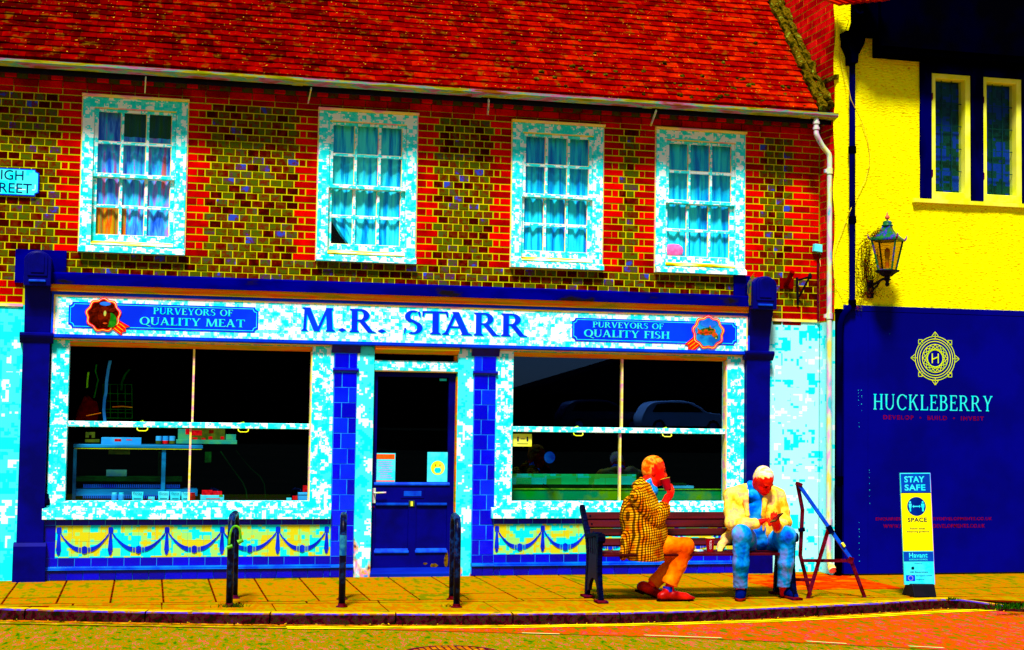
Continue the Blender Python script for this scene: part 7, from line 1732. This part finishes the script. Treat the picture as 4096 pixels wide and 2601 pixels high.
dcut = unit(wr_n-el_n); SL.cut(dcut, dcut @ (wr_n-dcut*0.012)); SL.build('sleeve', tweed, m1)
SF = SDF(0.007); SF.chain([sh_f, el_f, wr_f-(wr_f-el_f)*0.12], (0.08, 0.07, 0.055), 0.03); SF.build('sleeve', tweed, m1)
for q in (P3(2672, 2136, -2.06), P3(2664, 2190, -2.08)): MB().lathe([(0.001, -0.004), (0.011, 0), (0.001, 0.004)], q, 10).build('button', brown2, m1)
C1 = SDF(0.005); nk = P3(2594, 1950, Y0); tp = P3(2592, 1906, Y0)
C1.cone(nk+[-0.01, 0, -0.03], 0.092, P3(2586, 1908, Y0), 0.066, 0.02); C1.cone(nk+[0.035, 0, -0.035], 0.05, nk+[0.012, 0, 0.01], 0.060, 0.02)
nrm = unit((-0.62, 0, 1)); C1.cut(nrm, nrm @ P3(2588, 1914, Y0))
C1.build('shirt', shirt1, m1)
T = SDF(0.006)
T.chain([hip_n, P3(2660, 2186, -2.19), kn_n], (0.105, 0.094, 0.078), 0.03); T.chain([kn_n, P3(2712, 2260, -2.215), P3(2680, 2338, -2.215)], (0.076, 0.072, 0.066), 0.03)
T.warp = folds(0.003, 60, 0.5); sd2 = unit(P3(2680, 2338, -2.215)-kn_n); T.cut(sd2, sd2 @ P3(2679, 2340, -2.215)); T.cone(P3(2681, 2325, -2.215), 0.070, P3(2677, 2342, -2.215), 0.072, 0.006)
T.build('trouser_leg', chino, m1)
T = SDF(0.006); T.ell(P3(2590, 2198, Y0), (0.13, 0.16, 0.10), None, 0.03)
T.chain([hip_f, P3(2660, 2200, -1.97), kn_f], (0.10, 0.09, 0.076), 0.03); T.chain([kn_f, P3(2665, 2285, -1.97), P3(2618, 2330, -1.975)], (0.072, 0.068, 0.064), 0.03); T.warp = folds(0.003, 60, 1.5)
sd2 = unit(P3(2618, 2330, -1.975)-kn_f); T.cut(sd2, sd2 @ P3(2610, 2336, -1.975)); T.build('trousers', chino, m1)
hl = np.array([P3(2637, 2400, -2.22)[0]+0.02, -2.22, 0.004]); te = np.array([P3(2776, 2400, -2.22)[0], -2.235, 0.002])
S_ = shoe(SDF(0.005), hl, te, 0.085, k=0.015); S_.cut((0, 0, -1), -0.016); S_.build('shoe', redsh, m1)
MB().box(hl[0]-0.035, hl[0]+0.045, hl[1]-0.034, hl[1]+0.034, 0.0, 0.020).build('heel', blk, m1, bevel=0.004)
mb = MB()
for k in range(4): q = hl+(te-hl)*(0.36+0.07*k); mb.tube([q+[0, -0.022, 0.086-0.009*k], q+[0.004, 0, 0.094-0.010*k], q+[0, 0.022, 0.086-0.009*k]], 0.003, 5)
mb.build('laces', brown2, m1)
S_ = SDF(0.005); S_.cone(hl+[-0.01, 0, 0.008], 0.036, te+[-0.03, 0, 0.006], 0.022, 0.01); S_.box((hl+te)/2+[0, 0, 0.008], (0.12, 0.034, 0.008), None, 0.006); S_.cut((0, 0, 1), 0.013); S_.cut((0, 0, -1), 0.0); S_.build('sole', blk, m1)
MB().tube([tuple(P3(2672, 2346, -2.218)), tuple(P3(2672, 2366, -2.218))], 0.046, 12).build('sock', plain('blue_violet_sock', (60, 20, 190), (0, 40, 150), 20), m1)
# far foot, heel lifted
h2_ = P3(2562, 2352, -1.98); t2_ = P3(2648, 2406, -1.98); t2_[2] = 0.012
d2 = unit(t2_-h2_); S_ = SDF(0.005); up2 = unit(np.cross(d2, (0, 1, 0))); up2 = up2 if up2[2] > 0 else -up2
S_.cone(h2_+up2*0.012, 0.040, h2_+d2*0.09+up2*0.022, 0.044, 0.02); S_.cone(h2_+d2*0.09+up2*0.02, 0.044, h2_+d2*0.17+up2*0.012, 0.040, 0.02); S_.cone(h2_+d2*0.17+up2*0.012, 0.040, t2_+[0.045, 0, 0.020], 0.022, 0.02); S_.cone(h2_+d2*0.02+up2*0.03, 0.04, an_f, 0.045, 0.02); S_.cut((0, 0, -1), 0.0); S_.build('shoe', redsh, m1)
MB().bar(h2_-up2*0.036-d2*0.03, h2_+d2*0.04-up2*0.036, 0.066, 0.024).bar(h2_+d2*0.05-up2*0.03, h2_+d2*0.19-up2*0.034, 0.066, 0.010).build('sole', blk, m1)
# paper cup at his lips
cupr = plain('maroon_cup', (158, 0, 14), (140, 0, 14), 10, 0.45, 0.05)
def cup(name, label, base, axis, h, r0, r1, txt=None):
    t_ = thing(name, base, label, 'cup'); ax = Vector(axis).normalized(); b = Vector(base)
    rm = ax.to_track_quat('Z', 'Y').to_matrix().to_4x4()
    def put(prof, nm, m_):
        mb = MB().lathe(prof, (0, 0, 0), 20); mb.v = [tuple(b+rm @ Vector(q)) for q in mb.v]; mb.build(nm, m_, t_, smooth=False)
    put([(r0, 0), (r0+(r1-r0)*0.97, h*0.97)], 'cup_body', cupr); put([(r1-0.001, h*0.97), (r1+0.003, h*0.985), (r1+0.003, h), (r1-0.002, h+0.001)], 'rim', M['yframe'])
    return t_
cb1 = P3(2672, 1960, -2.165); cup('paper_cup', 'maroon paper cup held to the lips of the man in the check jacket', cb1, P3(2660, 1916, -2.145)-cb1, 0.104, 0.031, 0.044)
# ---- seated man looking at his phone, facing the road
m2 = thing('person', P3(3050, 2402, -2.2), 'man in cream jacket, blue shirt and jeans looking down at a phone on the bench', 'person')
hc2 = P3(3054, 1922, -2.17); f2 = unit((0.24, -0.70, -0.72)); u2 = unit((0.05, -0.68, 0.74)); nk2 = P3(3035, 1965, -2.04)
B = SDF(0.006); A2, HL2 = head(B, hc2, f2, u2, nk2)
ch2, pe2 = P3(3025, 2030, -2.03), P3(3040, 2168, -1.96)
B.chain([nk2, ch2, P3(3035, 2100, -1.98), pe2], (0.07, 0.105, 0.11, 0.11), 0.04)
shl, ell_, wrl = P3(2930, 1985, -2.00), P3(2932, 2092, -2.12), P3(3022, 2096, -2.33)
shr, elr, wrr = P3(3108, 1988, -1.98), P3(3136, 2090, -2.08), P3(3110, 2112, -2.30)
B.chain([shl, ell_, wrl], (0.05, 0.042, 0.03), 0.03); B.chain([shr, elr, wrr], (0.05, 0.042, 0.03), 0.03)
hpl, knl, anl = P3(2990, 2172, -1.97), P3(2966, 2136, -2.32), P3(2962, 2375, -2.16); hpr, knr, anr = P3(3085, 2172, -1.97), P3(3148, 2142, -2.29), P3(3136, 2372, -2.12)
B.chain([hpl, knl, anl], (0.075, 0.055, 0.038), 0.03); B.chain([hpr, knr, anr], (0.075, 0.055, 0.038), 0.03)
features(m2, HL2, None, None, None)
hand(B, wrl+[0.012, 0, 0.0], (0.86, -0.18, 0.42), (0.28, -0.1, -0.94), [(0.55, 0.7, 0.5), (0.75, 0.8, 0.5), (0.85, 0.8, 0.5), (0.9, 0.8, 0.5)], 0.3, side=-1)
hand(B, wrr+[-0.005, 0, 0.005], (-0.42, -0.50, 0.70), (0.25, 0.35, 0.9), [(0.35, 0.5, 0.5), (0.40, 0.5, 0.5), (0.45, 0.6, 0.5), (0.5, 0.6, 0.5)], 0.55, side=-1)
B.build('body', skin, m2)
hair(hc2, f2, u2, (0.62, 0.78, -0.034, -1.0), 0.0022).build('hair', hairw, m2)
SH = SDF(0.007); SH.chain([P3(3030, 1975, -2.05), P3(3022, 2040, -2.055), P3(3026, 2105, -2.035), P3(3034, 2155, -2.01)], (0.08, 0.108, 0.115, 0.118), 0.04)
SH.cone(P3(3030, 1958, -2.05), 0.080, P3(3026, 1985, -2.07), 0.095, 0.02); SH.cone(P3(3000, 1935, -2.03), 0.03, P3(3005, 1985, -2.13), 0.035, 0.03); SH.warp = folds(0.003, 50, 3.0); SH.build('shirt', shirt, m2)
J = SDF(0.007)
for s_ in (-1, 1):
    xo = s_*0.085
    J.chain([P3(3026, 1985, -2.02)+[xo*1.2, 0, 0], P3(3024, 2050, -2.045)+[xo*1.15, 0, 0], P3(3028, 2110, -2.02)+[xo*1.15, 0, 0], P3(3036, 2160, -1.97)+[xo*1.2, 0, 0]], (0.100, 0.127, 0.132, 0.134), 0.05)
J.cone(shl, 0.080, P3(3005, 1958, -1.98), 0.06, 0.05); J.cone(shr, 0.080, P3(3070, 1958, -1.98), 0.06, 0.05)
J.chain([shl, P3(2928, 2040, -2.06), ell_, P3(2980, 2098, -2.25), wrl-(wrl-ell_)*0.04], (0.080, 0.074, 0.070, 0.061, 0.054), 0.03)
J.chain([shr, P3(3126, 2040, -2.03), elr, wrr-(wrr-elr)*0.10], (0.078, 0.070, 0.067, 0.053), 0.03)
J.chain([P3(2940, 2125, -1.95), P3(2906, 2158, -2.0), P3(2884, 2182, -2.08), P3(2880, 2204, -2.16)], (0.070, 0.045, 0.032, 0.026), 0.04); J.chain([P3(3118, 2140, -1.95), P3(3130, 2175, -1.98)], (0.07, 0.05), 0.04)
# open front
opA = unit((1, 0.0, 0.02)); op = P3(3020, 2060, -2.17); J.box(op, (0.056, 0.10, 0.30), np.stack([opA, (0, 1, 0), (0, 0, 1)]), 0.01, 0.012, True)
J.cone(P3(3038, 1950, -2.06), 0.072, P3(3030, 1985, -2.13), 0.070, 0.012, True)
J.warp = folds(0.007, 40, 4.0); J.cut((0, 0, -1), -(SEAT_Z+0.002)); J.build('jacket', cream_j, m2)
lap = SDF(0.005)   # lapels
for s_, xa, xb in ((-1, 2982, 2990), (1, 3060, 3053)):
    lap.chain([P3(xa+(6 if s_ < 0 else 8), 1965, -2.09), P3(xa, 1998, -2.165), P3(xb, 2060, -2.185), P3(xb, 2120, -2.15)], (0.020, 0.026, 0.018, 0.012), 0.012)
lap.build('lapel', cream_j, m2)
for s_ in (0,):
    T = SDF(0.006); T.ell(pe2, (0.19, 0.13, 0.105), None, 0.03)
    T.chain([hpl, P3(2978, 2150, -2.16), knl], (0.108, 0.100, 0.080), 0.03); T.chain([hpr, P3(3118, 2156, -2.15), knr], (0.108, 0.098, 0.078), 0.03)
    T.chain([knl, P3(2963, 2250, -2.26), P3(2962, 2342, -2.18)], (0.080, 0.072, 0.066), 0.03); T.chain([knr, P3(3143, 2250, -2.23), P3(3136, 2352, -2.15)], (0.078, 0.070, 0.062), 0.03)
    T.warp = folds(0.0035, 55, 5.0); zc_ = P3(2962, 2352, -2.18)[2]; T.cut((0, 0, -1), -zc_); T.build('jeans', jeans, m2)
for nm, an, hl, te in (('l', anl, (P3(2965, 2390, -2.10)[0], -2.10, 0.004), (P3(2958, 2400, -2.33)[0], -2.335, 0.002)), ('r', anr, (P3(3135, 2390, -2.08)[0], -2.08, 0.004), (P3(3185, 2395, -2.27)[0], -2.29, 0.002))):
    hl, te = np.array(hl), np.array(te); S_ = shoe(SDF(0.005), hl, te, 0.10, k=0.03); S_.cone(hl+(te-hl)*0.12+[0, 0, 0.09], 0.045, np.array([an[0], an[1], zc_+0.03]), 0.045, 0.03); S_.cut((0, 0, -1), -0.024); S_.build('shoe', navsh, m2)
    S_ = SDF(0.005); d = te-hl; S_.cone(hl+[0, 0, 0.012], 0.040, hl+d*0.45+[0, 0, 0.012], 0.043, 0.02); S_.cone(hl+d*0.45+[0, 0, 0.012], 0.043, hl+d*0.72+[0, 0, 0.012], 0.043, 0.02); S_.cone(hl+d*0.72+[0, 0, 0.012], 0.046, hl+d*0.93+[0, 0, 0.010], 0.030, 0.02); S_.cut((0, 0, 1), 0.0245); S_.cut((0, 0, -1), -0.001); S_.build('sole', solem, m2)
# phone in his hand
pc = P3(3106, 2072, -2.40); ph = thing('phone', pc, 'dark phone held by the man in the cream jacket', 'phone')
mb = MB().box(-0.037, 0.037, -0.075, 0.075, -0.0045, 0.0045); o = mb.build('case', plain('phone_maroon', (60, 0, 0), (30, 0, 0), 9, 0.3, 0.2), ph, bevel=0.004, loc=pc); o.rotation_euler = (R_(28), R_(-14), R_(-62))
o2 = MB().box(-0.034, 0.034, -0.070, 0.070, 0.0047, 0.0055).build('screen', plain('phone_screen', (6, 0, 6), (10, 4, 10), 9, 0.1, 0.4), ph, loc=pc); o2.rotation_euler = (R_(28), R_(-14), R_(-62))
# paper cup on the bench seat
cb2 = W(2840, 2212, -2.13); cb2.z = SEAT_Z+0.001
c2 = cup('paper_cup', 'maroon paper cup with white lettering standing on the bench between the men', cb2, (0, 0, 1), 0.122, 0.030, 0.042)
me = text_mesh('COSTA', 1.0, 0.0); n = len(me.vertices); co = np.empty(n*3); me.vertices.foreach_get('co', co); co = co.reshape(-1, 3); xm, ym = co[:, 0].max(), co[:, 1].max()
va = math.atan2(CAM.y-cb2.y, CAM.x-cb2.x)
for i, v in enumerate(me.vertices):
    z = 0.022+co[i, 0]/xm*0.078; ang = va+(0.10-co[i, 1]/ym*0.5+0.28); r_ = 0.030+0.012*z/0.122+0.0012
    v.co = (cb2.x+r_*math.cos(ang), cb2.y+r_*math.sin(ang), cb2.z+z)
me.materials.clear(); me.materials.append(plain('cup_white_print', (255, 235, 240), (255, 225, 235), 9)); me.update(); link('lettering', me, c2)
lid = thing('cup_lid', W(2795, 2211, -2.13), 'pale cup lid lying on the bench left of the paper cup', 'lid')
c = W(2795, 2211, -2.13); MB().lathe([(0.042, 0.001), (0.044, 0.006), (0.036, 0.012), (0.034, 0.017)], (c.x, c.y, SEAT_Z+0.001), 18).build('lid', M['pipe'], lid)
